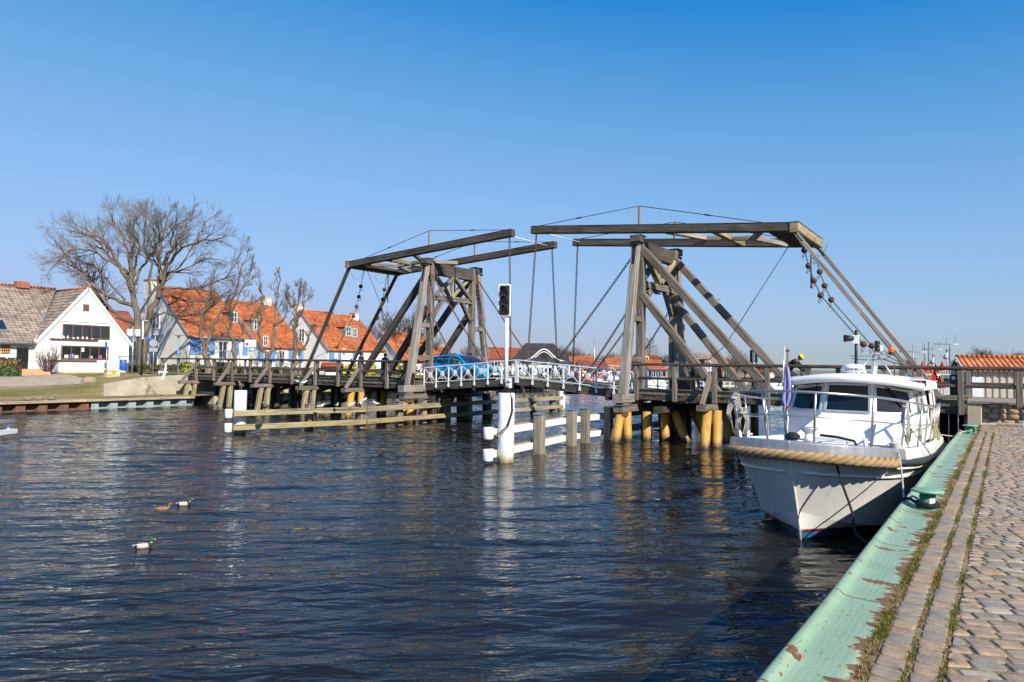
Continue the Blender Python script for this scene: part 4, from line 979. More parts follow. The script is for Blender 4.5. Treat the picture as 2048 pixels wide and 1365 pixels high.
mb = MB(); mb.beam((gx+.03, 21.15, 5.8), (gx+.03, 25.25, 5.8), .06, .06, ch=.01); mb.build('gable_band', M['window_white'], t)
mb = MB(); mb.box((gx+.03, 23.05, 1.83), (.1, 6.6, .28)); mb.build('brick_base', M['brick_base'], t)
a = atX(34, 696, gx); b = atX(55, 738, gx)
mb = MB(); mb.box((gx, (a.y+b.y)/2, (a.z+b.z)/2), (.14, b.y-a.y, a.z-b.z)); d_ = mb.build('door', M['black_iron'], t)
window(t, (gx+.08, (a.y+b.y)/2, b.z+(a.z-b.z)*.68), ry, .6, .75, 2, 3, 'black_iron', 'pale_pane' if 'pale_pane' in MATS else 'dark_pane', .05, 'door_window', nrm=V(1, 0, 0))
mb = MB(); mb.box((gx+.5, (a.y+b.y)/2+.1, b.z-.12), (1.3, 1.9, .22), ch=.02); mb.box((gx+1.05, (a.y+b.y)/2+.1, b.z-.3), (1.3, 2.2, .24), ch=.02); mb.build('door_step', M['brick_base'], t)
a = atX(2, 688, gx); b = atX(20, 706, gx)
mb = MB()
for i in range(4):
    for j in range(5): mb.box((gx+.0, lerp(a.y, b.y, (j+.5)/5), lerp(b.z, a.z, (i+.5)/4)), (.1, .15, .2))
mb.build('brick_screen', M['brick_base'], t)
mb = MB(); q = atX(2, 645, -58.5); mb.box((-58.2, q.y-.15, q.z+.12), (1.4, 1.0, 1.5)); 
sk = MB(); n_ = V(.62, 0, .79); c_ = V(-58.35, q.y-.3, 5.25); sk.prism([c_+V(.55, -.6, -.42), c_+V(.55, .6, -.42), c_+V(-.55, .6, .42), c_+V(-.55, -.6, .42)], n_*.12); s_ = sk.build('roof_window', M['slate'], t)
sk = MB(); c_ = c_+n_*.125; sk.prism([c_+V(.45, -.48, -.34), c_+V(.45, .48, -.34), c_+V(-.45, .48, .34), c_+V(-.45, -.48, .34)], n_*.01); w_ = sk.build('pane', M['glass'], t); w_.parent = s_
mb = MB(); mb.box((-62.9, 20.8, 8.75), (.6, .9, .5)); mb.build('chimney', M['brick_red'], t)

# ---- terrace of houses along the bank
XB = -60.0
t2, P2 = house('terrace_house', (-60.0, 32.9), R_(90), 6.0, 12, 1.75, 5.35, 10.05, 'terrace house with shadowed cream gable and blue boarded front, nearest of the orange-roofed row', 'cream_plaster', 'tile_orange', 'orange-roofed terrace houses on the left bank')
c_ = atY(297, 560, 33.3); chimney(t2, (c_.x, 33.6), 1.05, .9, 8.8, 10.75, 'cream_plaster', 'brick_red')
rx = V(1, 0, 0)
def winY(parent, Y, px0, py0, px1, py1, nx, ny, fm='window_white', pm='glass', bar=.07):
    a = atY(px0, py0, Y); b = atY(px1, py1, Y)
    return window(parent, ((a.x+b.x)/2, Y, (a.z+b.z)/2), rx, b.x-a.x, a.z-b.z, nx, ny, fm, pm, bar, nrm=V(0, -1, 0))
for (a, b, c, d) in ((307, 626, 319, 658), (305, 670, 317, 704), (303, 714, 315, 732), (258, 682, 273, 722)): winY(t2, 32.9, a, b, c, d, 2, 3)
def boards(parent, X, spans, z0, z1, mat='blue_board', nm='blue_boarding'):
    for (ya, yb) in spans:
        mb = MB(); n = max(2, round((yb-ya)/.28)); w = (yb-ya)/n
        for i in range(n): mb.box((X+.04, ya+w*(i+.5), (z0+z1)/2), (.06, w-.015, z1-z0))
        mb.build(nm, MATS[mat], parent)
boards(t2, -60.0, [(32.95, 34.1), (34.8, 35.4), (37.2, 37.9), (38.3, 38.85)], 3.55, 5.1)
winX(t2, -60.0, 394, 672, 403, 694, 2, 3)
def recess(parent, X, y0, y1, z0, z1):
    mb = MB(); mb.box((X+.0, (y0+y1)/2, (z0+z1)/2), (.05, y1-y0, z1-z0)); mb.build('balcony_wall', M['cream_plaster'], parent)
    window(parent, (X+.03, y0+(y1-y0)*.45, z0+(z1-z0)*.45), ry, (y1-y0)*.5, (z1-z0)*.86, 2, 2, 'window_white', 'glass', .07, 'balcony_door', nrm=V(1, 0, 0))
    mb = MB(); 
    mb.box((X+.55, (y0+y1)/2, z0-.08), (1.1, y1-y0+.3, .12)); mb.build('balcony', M['cream_plaster'], parent)
    mb = MB()
    for z in (z0+.12, z0+.92): mb.beam((X+1.05, y0-.1, z), (X+1.05, y1+.1, z), .04, .04, ch=.004)
    k = y0-.1
    while k < y1+.1: mb.beam((X+1.05, k, z0), (X+1.05, k, z0+.92), .02, .02, ch=.002); k += .14
    mb.build('balcony_railing', M['lead'], parent)
recess(t2, -60.0, 35.5, 37.1, 3.0, 5.1)
for (a, b, c, d) in ((433, 716, 448, 735), (393, 716, 400, 733)): winX(t2, -60.0, a, b, c, d, 2, 2)
mb = MB(); mb.tube([(-59.72, 32.9, 5.12), (-59.72, 38.9, 5.12)], .07, 8); mb.tube([(-59.85, 32.95, 5.1), (-59.9, 32.95, 1.8)], .05, 6); mb.build('gutter', M['galvanised'], t2)
k_ = (10.05-5.35)/6
q = atX(467, 648, -61.8); dormer(t2, P2, q.y-32.9, 1.75, 6.7)
t3, P3 = house('terrace_house', (-58.3, 38.95), R_(90), 5.2, 11.4, 1.75, 4.5, 9.1, 'blue boarded terrace house with dormer behind the bare pollards, second of the row', 'white_plaster', 'tile_orange', 'orange-roofed terrace houses on the left bank')
chimney(t3, (-64.2, 43.6), .8, .8, 8.2, 9.75)
q = atX(514, 645, -60.0); dormer(t3, P3, q.y-38.95, 1.75, 6.0)
boards(t3, -58.3, [(39.0, 39.5), (40.2, 40.8), (42.3, 42.9), (43.5, 44.1)], 2.95, 4.25)
recess(t3, -58.3, 41.0, 42.2, 2.6, 4.3)
for (a, b, c, d) in ((527, 672, 535, 692), (585, 718, 592, 738), (563, 715, 575, 738)): winX(t3, -58.3, a, b, c, d, 2, 2)
t4, P4 = house('terrace_house', (-56.0, 45.4), R_(90), 4.3, 9.4, 1.75, 4.4, 8.45, 'terrace house showing a whole bright white gable with one tall window, third of the row', 'white_plaster', 'tile_orange', 'orange-roofed terrace houses on the left bank')
chimney(t4, (-61.6, 45.9), 1.0, .8, 6.9, 9.0)
winY(t4, 45.4, 599, 658, 609, 684, 2, 3); 
q = atX(697, 670, -57.6); dormer(t4, P4, q.y-45.4-.1, 1.5, 5.75, 1.0, 1.2)
boards(t4, -56.0, [(45.5, 46.2), (46.7, 47.1), (48.6, 49.1)], 2.8, 4.2)
for (a, b, c, d) in ((685, 697, 691, 711), (668, 716, 674, 730), (700, 716, 708, 732)): winX(t4, -56.0, a, b, c, d, 2, 2)
t5, P5 = house('terrace_house', (-56.4, 49.8), R_(90), 3.7, 9.4, 1.75, 4.5, 8.3, 'terrace house with grey dormer and chimney beyond the white gable, fourth of the row', 'white_plaster', 'tile_orange', 'orange-roofed terrace houses on the left bank')
chimney(t5, (-60.9, 53.0), .7, .7, 7.2, 8.6)
dormer(t5, P5, .7, 1.5, 5.7, .9, 1.1)
boards(t5, -56.4, [(49.9, 50.5), (51.5, 52.2)], 2.9, 4.2)
winX(t5, -56.4, 742, 705, 748, 718, 2, 2)
t6, P6 = house('terrace_house', (-54.2, 53.9), R_(78), 5.6, 8.0, 1.75, 3.35, 6.5, 'low terrace house with a deep orange roof, last of the row by the tower', 'white_plaster', 'tile_orange', 'orange-roofed terrace houses on the left bank')
winX(t6, -54.0, 764, 722, 771, 734, 2, 2)
th, Ph = house('red_roof_house', (-80, 30), R_(90), 9, 10, 1.8, 5, 8.6, 'house with dark red roof glimpsed between the white gable and the big tree', 'white_plaster', 'tile_red')

# ---- houses across the harbour
def bg(name, px0, px1, base, eave, ridge, D, label, wall, tile, gable=False, hip=0.0, dep=9.0, rot=0.0, group='houses across the harbour', wins=4, chim=None):
    a = atD(px0, eave, D); b = atD(px1, eave, D); ze = (a.z+b.z)/2; mid = (px0+px1)/2
    zr = atD(mid, ridge, D+(dep/2 if not gable else 0)).z; zg = atD(mid, base, D).z
    ang = math.atan2(b.y-a.y, b.x-a.x); w = math.hypot(b.x-a.x, b.y-a.y)
    if gable:                                            # gable end faces the water
        n = V(-math.sin(ang), math.cos(ang), 0)
        # ridge runs away from the viewer: local x = n, local y = -(a->b)
        t, P = house(name, (b.x, b.y), ang+R_(90), dep, w, zg, ze, zr, label, wall, tile, group, trim=None)
        r = (b-a); r.z = 0; r.normalize()
        for i in range(wins):
            c = V(a.x, a.y, 0)+r*(w*(i+.7)/(wins+.4)); window(t, V(c.x, c.y, zg+(ze-zg)*.55)-n*.01, r, .7, 1.0, 2, 1, nrm=-n)
        c = V(a.x, a.y, 0)+r*(w*.5); window(t, V(c.x, c.y, ze+(zr-ze)*.3)-n*.01, r, .7, .9, 2, 1, nrm=-n)
        return t
    if hip > 0:
        t = thing(name, (a.x, a.y, zg), label, 'house', group); cs, sn = math.cos(ang), math.sin(ang)
        P = lambda x, y, z: V(a.x+x*cs-y*sn, a.y+x*sn+y*cs, z)
        mb = MB(); mb.prism([P(0, 0, zg-1), P(w, 0, zg-1), P(w, dep, zg-1), P(0, dep, zg-1)], (0, 0, ze-zg+1)); mb.build('wall', MATS[wall], t)
        mb = MB(); o = .3; h = hip
        zk = lerp(ze, zr, .45)
        roof_plane(mb, P(-o, -o, ze-.1), P(w+o, -o, ze-.1), P(w-h, dep/2, zr), P(h, dep/2, zr)); roof_plane(mb, P(w+o, dep+o, ze-.1), P(-o, dep+o, ze-.1), P(h, dep/2, zr), P(w-h, dep/2, zr))
        roof_plane(mb, P(w+o, -o, ze-.1), P(w+o, dep+o, ze-.1), P(w-h, dep/2, zr), P(w-h, dep/2, zr)); roof_plane(mb, P(-o, dep+o, ze-.1), P(-o, -o, ze-.1), P(h, dep/2, zr), P(h, dep/2, zr)); mb.build('roof', MATS[tile], t)
    else:
        t, P = house(name, (a.x, a.y), ang, w, dep, zg, ze, zr, label, wall, tile, group, trim=None)
    r = V(math.cos(ang), math.sin(ang), 0); n = V(math.sin(ang), -math.cos(ang), 0)
    for i in range(wins):
        c = P(w*(i+.7)/(wins+.4), 0, zg+(ze-zg)*.6); window(t, c+n*.01, r, .9, min(1.3, (ze-zg)*.5), 2, 1, nrm=n)
    if chim is not None: c = P(w*chim, dep/2, zr); chimney(t, (c.x, c.y), .7, .7, zr-.6, zr+.8, 'brick_red')
    return t, P
bg('brick_house', 838, 884, 735, 712, 695, 88, 'small house with orange roof behind the blue car, between the legs of the left tower', 'white_plaster', 'tile_orange', wins=2)
bg('red_roof_house', 962, 1040, 742, 717, 697, 104, 'long white house with red tiled roof, left of the thin white traffic light pole', 'white_plaster', 'tile_red', wins=6)
dh, Pd = bg('dark_roof_house', 1022, 1140, 772, 725, 687, 98, 'white house with a steep black tiled roof and an arched white dormer', 'white_plaster', 'tile_dark', hip=2.2, wins=5)
def arched():
    w = MB(); pts = []; W_ = 3.0
    for k in range(25):
        u = -1+2*k/24; z = 1.75*math.exp(-(u/.52)**2)-.05; pts.append((u*W_, z))
    x0, zb = 4.7, 3.55
    w.prism([Pd(x0+u, -.45, zb+z) for u, z in pts] + [Pd(x0+W_, -.45, zb-.2), Pd(x0-W_, -.45, zb-.2)], Pd(0, 2.6, 0)-Pd(0, 0, 0)); o = w.build('arched_dormer', M['tile_dark'], dh)
    f = MB()
    for (p, q) in zip(pts, pts[1:]): f.beam(Pd(x0+p[0], -.5, zb+p[1]+.06), Pd(x0+q[0], -.5, zb+q[1]+.06), .14, .16, ch=.01)
    for (p, q) in zip(pts[6:19], pts[7:19]): f.beam(Pd(x0+p[0]*.86, -.5, zb+p[1]*.82), Pd(x0+q[0]*.86, -.5, zb+q[1]*.82), .1, .1, ch=.01)
    q = f.build('dormer_trim', M['white_paint'], dh); q.parent = o
    r = Pd(1, 0, 0)-Pd(0, 0, 0)
    window(dh, Pd(x0, -.47, zb+.75), r, 1.3, .9, 4, 1, 'window_brown')
arched()
bg('orange_roof_house', 1142, 1192, 762, 733, 714, 112, 'wide house with a faded orange roof right of the black-roofed house', 'brick_red', 'tile_orange', wins=3)
bg('brick_house', 1160, 1212, 760, 738, 723, 98, 'low dark red roofed house behind the orange containers', 'brick_red', 'tile_red', wins=3)
bg('orange_roof_house', 1216, 1262, 760, 738, 717, 104, 'house with a weathered orange roof partly hidden by the right tower', 'white_plaster', 'tile_orange', wins=2, gable=False)
bg('gable_house', 1281, 1302, 765, 726, 707, 86, 'small white gabled house with bright orange roof, between the legs of the right tower', 'white_plaster', 'tile_orange', gable=True, wins=1, dep=7)
bg('orange_roof_house', 1296, 1332, 764, 738, 722, 82, 'low white house with a bright orange roof, just right of the small white gable', 'white_plaster', 'tile_orange', wins=3, dep=6)
bg('red_roof_house', 1276, 1326, 745, 722, 712, 125, 'long red roof behind the small white gabled house', 'brick_red', 'tile_red', wins=3)
bg('grey_roof_house', 1392, 1445, 768, 730, 709, 96, 'large pale house with a flat grey roof behind the person in the green hat', 'grey_wall', 'tile_grey', wins=4)
bg('gable_house', 1403, 1428, 770, 733, 720, 88, 'pale gabled house with pinkish roof in front of the large grey-roofed house', 'grey_wall', 'tile_red', gable=True, wins=2, dep=6)
bg('brick_house', 1446, 1470, 770, 740, 718, 98, 'brick house with an orange gable at the right end of the grey-roofed house', 'brick_red', 'tile_orange', wins=2, dep=7)
bg('gable_house', 1540, 1568, 765, 746, 738, 80, 'small white boathouse with an orange roof between railing and flagpole of the motor boat', 'white_plaster', 'tile_orange', gable=True, wins=1, dep=6)
bg('waterside_shed', 1478, 1530, 762, 757, 752, 105, 'low teal-roofed shed on the far shore', 'light_blue_paint', 'tile_grey', wins=3, dep=5)
# ================================================================== BARE TREES
class Tree:
    def __init__(s, seed, rmin=.012): s.rs = random.Random(seed); s.limb = MB(); s.tw = MB(); s.rmin = rmin; s.n = 0
    def branch(s, p, d, L, r, lev, maxlev, spread=.75, droop=0.0, up=.12, wig=.22, kids=(3, 5), ratio=.62, keep=None):
        rs = s.rs; nseg = max(3, int(5-lev*.6)) if lev < 3 else 3
        pts = [p.copy()]; d = d.normalized(); dirs = [d.copy()]
        for i in range(nseg):
            j = Vector((rs.gauss(0, wig), rs.gauss(0, wig), rs.gauss(0, wig)+up-droop*lev))
            d = (d + j*.55).normalized(); p = p + d*(L/nseg); pts.append(p.copy()); dirs.append(d.copy())
        r1 = max(s.rmin*.7, r*.42)
        rr = [max(s.rmin*.7, lerp(r, r1, i/nseg)) for i in range(nseg+1)]
        n = 8 if r > .12 else (5 if r > .04 else 3)
        (s.limb if lev <= 1 else s.tw).tube(pts, rr, n, caps=False, smooth=r > .03); s.n += 1
        if lev < maxlev: s.kids(pts, dirs, L, rr, lev, maxlev, spread, droop, up, wig, kids, ratio)
        return pts
    def kids(s, pts, dirs, L, rr, lev, maxlev, spread, droop, up, wig, kids, ratio, start=.25):
        rs = s.rs; m = len(pts)-1; k = rs.randint(*kids) if lev <= 1 else rs.randint(3, 4 if lev > 2 else 5)
        for q in range(k):
            t = start+(1-start)*((q+rs.random())/k) if q < k-1 else 1.0
            f = t*m; i = min(m-1, int(f)); u = f-i; pos = pts[i].lerp(pts[i+1], u); dd = dirs[min(m, i+1)]
            ax = dd.cross(Vector((rs.gauss(0, 1), rs.gauss(0, 1), rs.gauss(0, 1))));
            if ax.length < 1e-4: continue
            nd_ = Matrix.Rotation(spread*rs.uniform(.55, 1.25)*(.6 if t > .98 else 1), 3, ax.normalized()) @ dd
            r0 = lerp(rr[i], rr[min(m, i+1)], u)
            s.branch(pos, nd_, L*ratio*rs.uniform(.7, 1.2)*(1.15-.4*t), r0*rs.uniform(.5, .72), lev+1, maxlev, spread, droop, up, wig, kids, ratio)
    def done(s, name, loc, label, group=None, mats=('bark', 'twig'), cat='tree'):
        t = thing(name, loc, label, cat, group)
        s.limb.build('trunk', MATS[mats[0]], t); s.tw.build('crown', MATS[mats[1]], t)
        return t
def px_limb(T, base, pts, r0, r1, depth, sub, maxlev, L, spread=.8, kids=(5, 8), **kw):
    """guided limb: points given in photograph pixels, set at real distance with a depth swing; then twigs grow from it"""
    P = []; r0 *= .68; r1 *= .8
    D0 = (base-Vector((0, 0, EYE))).dot(CF)
    for i, (x, y) in enumerate(pts): P.append(atD(x, y, D0+depth*(i/(len(pts)-1))))
    Q = [P[0]]
    for a, b in zip(P, P[1:]):
        for u in (.34, .67, 1.0): Q.append(a.lerp(b, u) + (Vector((T.rs.gauss(0, .07), T.rs.gauss(0, .12), T.rs.gauss(0, .06))) if u < 1 else Vector((0, 0, 0))))
    m = len(Q)-1; rr = [lerp(r0, r1, (i/m)**.8) for i in range(m+1)]
    T.limb.tube(Q, rr, 9 if r0 > .15 else 6, caps=False)
    dirs = [(Q[min(i+1, m)]-Q[max(i-1, 0)]).normalized() for i in range(m+1)]
    T.kids(Q, dirs, L, rr, 1, maxlev, spread, kw.get('droop', 0), kw.get('up', .12), kw.get('wig', .25), kids, kw.get('ratio', .64), start=kw.get('start', .3))
# big tree beside the white house
B = atX(281, 745, -58.6); B.z = 1.75
T = Tree(5, .0085)
T.limb.tube([B+V(0, 0, -.2), B+V(0, 0, .3), B+V(.05, .05, 1.2), B+V(0, .1, 3.1)], [.60, .44, .40, .42], 12, caps=False)
bx = lambda pts: pts
g = dict(sub=0, maxlev=5)
fork = (281, 676)
def L_(pts, r0, r1, dep, L=2.6, kids=(9, 12), **k): px_limb(T, B, pts, r0, r1, dep, 0, 5, L*.95, kids=kids, spread=.6, wig=.17, up=.07, ratio=.72, **k)
L_([(283, 672), (275, 640), (268, 600), (262, 560), (262, 520), (270, 480), (262, 445)], 0.51, 0.07, -.5, 2.4)
L_([(284, 672), (300, 635), (318, 590), (322, 550), (318, 510), (325, 475), (333, 445)], 0.48, 0.07, .8, 2.4)
L_([(318, 595), (330, 545), (350, 510), (380, 490), (410, 480), (438, 478)], 0.26, 0.06, -1.5, 2.4)
L_([(322, 560), (334, 520), (350, 490), (372, 460), (385, 430)], 0.22, 0.06, 2.0, 2.3)
L_([(265, 585), (245, 545), (225, 505), (205, 480), (170, 468), (140, 462)], 0.29, 0.06, -2.5, 2.5)
L_([(264, 560), (240, 535), (215, 510), (190, 480), (165, 455)], 0.22, 0.06, 2.5, 2.4)
L_([(268, 612), (240, 604), (210, 590), (185, 570), (165, 545), (140, 520), (112, 485)], 0.28, 0.06, 1.5, 2.4)
L_([(280, 650), (250, 640), (225, 622), (195, 590), (165, 560), (150, 540), (125, 500)], 0.29, 0.06, -1.5, 2.2)
L_([(320, 575), (345, 577), (385, 578), (425, 568), (455, 555), (480, 510)], 0.22, 0.04, -1.0, 2.1)
L_([(318, 555), (345, 545), (370, 538), (400, 520), (440, 520)], 0.19, 0.04, 3, 2.2)
L_([(272, 570), (283, 535), (300, 510), (315, 485), (300, 440)], 0.20, 0.04, 3.0, 2.2)
L_([(262, 540), (255, 500), (240, 460), (225, 430)], 0.18, 0.04, 1.0, 2.2)
L_([(325, 530), (345, 500), (345, 460), (355, 430)], 0.19, 0.04, -2, 2.2)
L_([(262, 545), (225, 525), (180, 500), (150, 500), (115, 515)], 0.19, 0.04, -3.5, 2.3)
L_([(300, 590), (302, 540), (292, 505), (288, 470), (292, 445)], .2, .05, -1.2, 2.5)
L_([(268, 540), (280, 500), (268, 470), (250, 445)], .16, .04, 1.8, 2.5)
L_([(318, 540), (312, 490), (318, 465), (308, 445)], .16, .04, -2.2, 2.5)
L_([(335, 560), (370, 520), (400, 465), (415, 440)], .15, .04, 2.4, 2.4)
L_([(325, 590), (360, 600), (410, 605), (450, 590)], .15, .04, 2.2, 2.3)
L_([(250, 600), (215, 560), (185, 530), (130, 510), (100, 540)], .14, .04, 2.0, 2.3)
L_([(300, 640), (330, 625), (345, 632), (365, 630)], 0.14, 0.04, -2.5, 1.2, kids=(4, 6))
T.done('bare_tree', B, 'largest bare tree, wide round crown and forked trunk between white house and cream gable')
# smaller tree left behind the white house
B = V(-66, 24.5, 1.8); T = Tree(9, .014)
px_limb(T, B, [(225, 700), (215, 640), (195, 590), (180, 560), (160, 530)], .3, .06, 0, 0, 4, 2.8, kids=(9, 12))
px_limb(T, B, [(215, 640), (212, 600), (205, 560), (190, 520)], .2, .05, 2, 0, 4, 2.8, kids=(9, 12))
T.done('bare_tree', B, 'bare tree behind the roof of the white house, left of the big round crowned tree')
# pollarded trees along the bank road
def pollard(seed, X, pxs, label, limbs):
    b = atX(pxs[0], pxs[1], X); b.z = 1.72; T = Tree(seed, .012)
    for (pts, r0, r1, dep, L, kids) in limbs: px_limb(T, b, pts, r0*1.15, r1, dep, 0, 5, L*.9, spread=.62, kids=kids, up=.2, wig=.2, start=.4, ratio=.7)
    T.done('pollarded_tree', b, label, 'knobbly pollarded trees behind the left span')
pollard(21, -52.5, (414, 742), 'pollarded bare tree with a split trunk in front of the nearest terrace house', [
    ([(415, 748), (413, 715), (408, 690)], .34, .27, 0, .5, (0, 1)), ([(410, 700), (402, 660), (404, 630), (416, 610), (420, 590)], .23, .11, -.5, 1.7, (7, 10)),
    ([(414, 690), (424, 655), (436, 635), (452, 612), (470, 590), (478, 555), (490, 520)], .24, .05, .7, 1.5, (8, 11)), ([(452, 612), (480, 606), (505, 608)], .09, .05, .8, 1.3, (5, 7)), ([(416, 610), (400, 590), (392, 575)], .08, .04, -1, 1.3, (5, 7))])
pollard(22, -52.0, (470, 742), 'slim pollarded bare tree beside the white parking sign', [
    ([(470, 748), (470, 712), (466, 680), (462, 650), (461, 625)], .24, .1, 0, 1.5, (6, 9)), ([(468, 700), (478, 675), (495, 650), (510, 635)], .1, .05, .5, 1.2, (5, 7)), ([(462, 630), (478, 590), (495, 560), (505, 530)], .09, .04, .4, 1.4, (6, 8))])
pollard(23, -51.0, (540, 742), 'pollarded bare tree with two thick leaning stems, middle of the row', [
    ([(538, 750), (536, 725), (533, 708)], .34, .3, 0, .5, (0, 1)), ([(533, 712), (522, 695), (518, 670), (524, 640), (523, 600), (521, 570)], .2, .07, -.4, 1.5, (7, 9)), ([(536, 712), (545, 690), (548, 655), (552, 620), (556, 580), (560, 555)], .22, .06, .3, 1.5, (7, 10)), ([(548, 650), (565, 640), (580, 622), (590, 600)], .12, .05, .8, 1.3, (6, 8))])
pollard(24, -50.0, (592, 742), 'pollarded bare tree with a knobbly round head, last before the bridge pole', [
    ([(592, 750), (588, 715), (590, 680), (594, 650), (592, 625)], .3, .16, 0, 1.3, (5, 7)), ([(592, 635), (580, 610), (572, 585)], .13, .06, -.4, 1.3, (6, 8)), ([(593, 640), (608, 615), (615, 590)], .14, .06, .4, 1.3, (6, 8)), ([(592, 625), (596, 600), (600, 575)], .12, .05, .9, 1.3, (6, 8)), ([(598, 712), (612, 690), (622, 665), (630, 648)], .15, .07, -.8, 1.0, (5, 7)), ([(628, 650), (645, 652), (652, 655)], .06, .03, -.8, .8, (4, 6))])
# shrub by the white house
b = atX(97, 749, -55.6); b.z = 1.8; T = Tree(31, .009)
for k in range(26):
    a = k*2.4; T.branch(b+V(.08*math.cos(a), .08*math.sin(a), 0), V(.62*math.cos(a)*rnd(.3, 1), .62*math.sin(a)*rnd(.3, 1), 1), rnd(1.0, 1.7), .03, 2, 4, .5, 0, .1, .2, (4, 6), .6)
T.done('bare_shrub', b, 'round bare shrub against the white gable wall below the shop window', None, ('far_twig', 'far_twig'), 'shrub')
# ---- far trees: five kinds grown once, copied with their own place and size
kinds = []
def grow(seed, H, spread, lev, mats, sh):
    T = Tree(seed, .028); 
    if sh == 'birch':
        T.limb.tube([V(0, 0, 0), V(.1, 0, H*.5), V(-.1, .1, H)], [.2, .13, .03], 6, caps=False)
        for k in range(46):
            z = H*(.2+.78*k/46); a = k*2.4; T.branch(V(0, 0, z), V(math.cos(a), math.sin(a), .75), H*.26*(1.1-.75*k/46), .05, 2, 4, .6, .03, .05, .25, (4, 6), .6)
    else:
        pts = [V(0, 0, 0), V(.05, 0, H*.16), V(0, .1, H*.3)]; T.limb.tube(pts, [.34, .26, .22], 7, caps=False)
        for k in range(9):
            a = k*2.4+seed; T.branch(pts[1].lerp(pts[2], T.rs.random()), V(math.cos(a)*spread, math.sin(a)*spread, 1.0), H*T.rs.uniform(.3, .42), .14, 1, lev, .72, 0, .12, .25, (6, 8), .66)
    return T
far_t = {}
for nm, args in (('round', (51, 9, .8, 4, None, '')), ('wide', (52, 8, 1.2, 4, None, '')), ('tall', (53, 10, .5, 4, None, '')), ('birch', (54, 10, .3, 4, None, 'birch'))):
    far_t[nm] = grow(*args)
protos = {}
cnt = [0]
def far_tree(kind, px, top, base, D, mats, label, group='bare trees across the harbour'):
    H0 = {'round': 9*.95, 'wide': 8*.95, 'tall': 10*.95, 'birch': 10}[kind]
    p = atD(px, base, D); q = atD(px, top, D); s = (q.z-p.z)/H0; key = (kind, mats)
    if key not in protos: protos[key] = o = far_t[kind].done('far_tree', V(0, 0, 0), label, group, mats); 
    else: o = copy_tree(protos[key])
    o.location = p; o.rotation_euler = (0, 0, cnt[0]*1.3); o.scale = (s*(1+.12*math.sin(cnt[0]*2.2)),)*2+(s,); tag(o, label, 'tree', group); cnt[0] += 1
mm = ('far_twig', 'far_twig'); mg = ('far_twig_green', 'far_twig_green')
def Lb(desc): return desc
for a in (('wide', 800, 598, 735, 80, mg, 'bare olive-toned tree beyond the last terrace house, behind the left tower braces'),
          ('round', 752, 628, 735, 95, mm, 'purplish bare tree behind the chimney of the terrace row'),
          ('round', 645, 618, 735, 110, mm, 'purplish bare tree top above the white gable of the terrace row'),
          ('tall', 860, 660, 735, 90, mg, 'thin bare tree beside the front post of the left tower'),
          ('round', 938, 678, 738, 115, mm, 'small purplish bare tree between the posts of the left tower'),
          ('birch', 1046, 690, 752, 90, mg, 'slim yellowish bare tree in front of the black roof'),
          ('round', 1128, 680, 745, 125, mm, 'reddish bare tree just right of the black roof'), ('tall', 1150, 686, 745, 130, mm, 'reddish bare tree second to the right of the black roof'),
          ('wide', 1172, 697, 745, 130, mg, 'brown bare tree left of the grey mast'), ('round', 1206, 702, 748, 125, mm, 'reddish bare tree right of the grey mast'),
          ('wide', 1226, 696, 748, 120, mm, 'bushy bare tree left of the right tower leg'), ('round', 1250, 706, 748, 125, mm, 'low reddish bare tree behind the right tower leg'),
          ('birch', 1299, 678, 752, 105, mm, 'tall slender birch-like bare tree between the right tower posts'), ('round', 1326, 700, 745, 125, mg, 'bare tree right of the slender birch'),
          ('round', 1272, 704, 748, 120, mm, 'bare tree behind the small white gabled house'), ('tall', 1368, 690, 745, 120, mg, 'grey bare tree left of the grey-roofed house'), ('wide', 1384, 696, 748, 115, mm, 'bare tree at the left end of the grey-roofed house'),
          ('tall', 1474, 694, 760, 90, mg, 'pale feathery bare tree between two braces of the right tower'), ('round', 1490, 712, 760, 95, mg, 'small pale bare tree right of the feathery one'),
          ('wide', 1812, 708, 752, 85, mm, 'reddish bare tree left of the fishing boat masts'), ('round', 1835, 722, 752, 90, mm, 'low bare tree behind the fishing boat masts'), ('wide', 1768, 728, 750, 95, mm, 'low purplish bushy tree at the foot of the right poles'),
          ('wide', 1962, 686, 745, 95, mg, 'broad umbrella-shaped bare tree above the orange shed roof'), ('wide', 2022, 696, 745, 85, mm, 'purplish bare tree at the right edge above the shed roof'), ('round', 2046, 694, 745, 90, mm, 'last bare tree at the right edge of the shed roof'), ('round', 1914, 712, 748, 95, mg, 'small bare tree left of the shed roof')):
    far_tree(*a)
# ================================================================== WHITE MOTOR BOAT
plain('boat_white', (0.80, 0.79, 0.76), .35, var=.03, scale=1.2, stain=(.55, .5, .4), stain_amt=.74, coat=.2)
plain('cabin_white', (0.82, 0.82, 0.80), .4, var=.03, scale=2, stain=(.5, .45, .36), stain_amt=.75)
plain('deck_grey', (0.52, 0.53, 0.53), .75, var=.08, scale=5, bmp=.2)
plain('canvas', (0.62, 0.57, 0.50), .9, var=.07, scale=3, stain=(.42, .36, .3), stain_amt=.66, bmp=.2)
plain('alu_frame', (.55, .57, .58), .4, metal=.6, var=.08, scale=8)
plain('rope_tan', (0.37, 0.245, 0.12), .9, var=.2, scale=12, bmp=.5)
plain('rope_white', (0.50, 0.47, 0.41), .9, var=.15, scale=20, bmp=.4)
plain('rope_black', (0.014, 0.014, 0.015), .85, var=.3, scale=30, bmp=.5)
plain('beacon_orange', (.85, .13, .02), .25, var=.1); plain('red_lens', (.6, .02, .02), .25)
plain('cloth_lilac', (.25, .24, .48), .85, var=.1); plain('cloth_white', (.74, .72, .72), .85, var=.05); plain('cloth_red', (.42, .04, .08), .85)
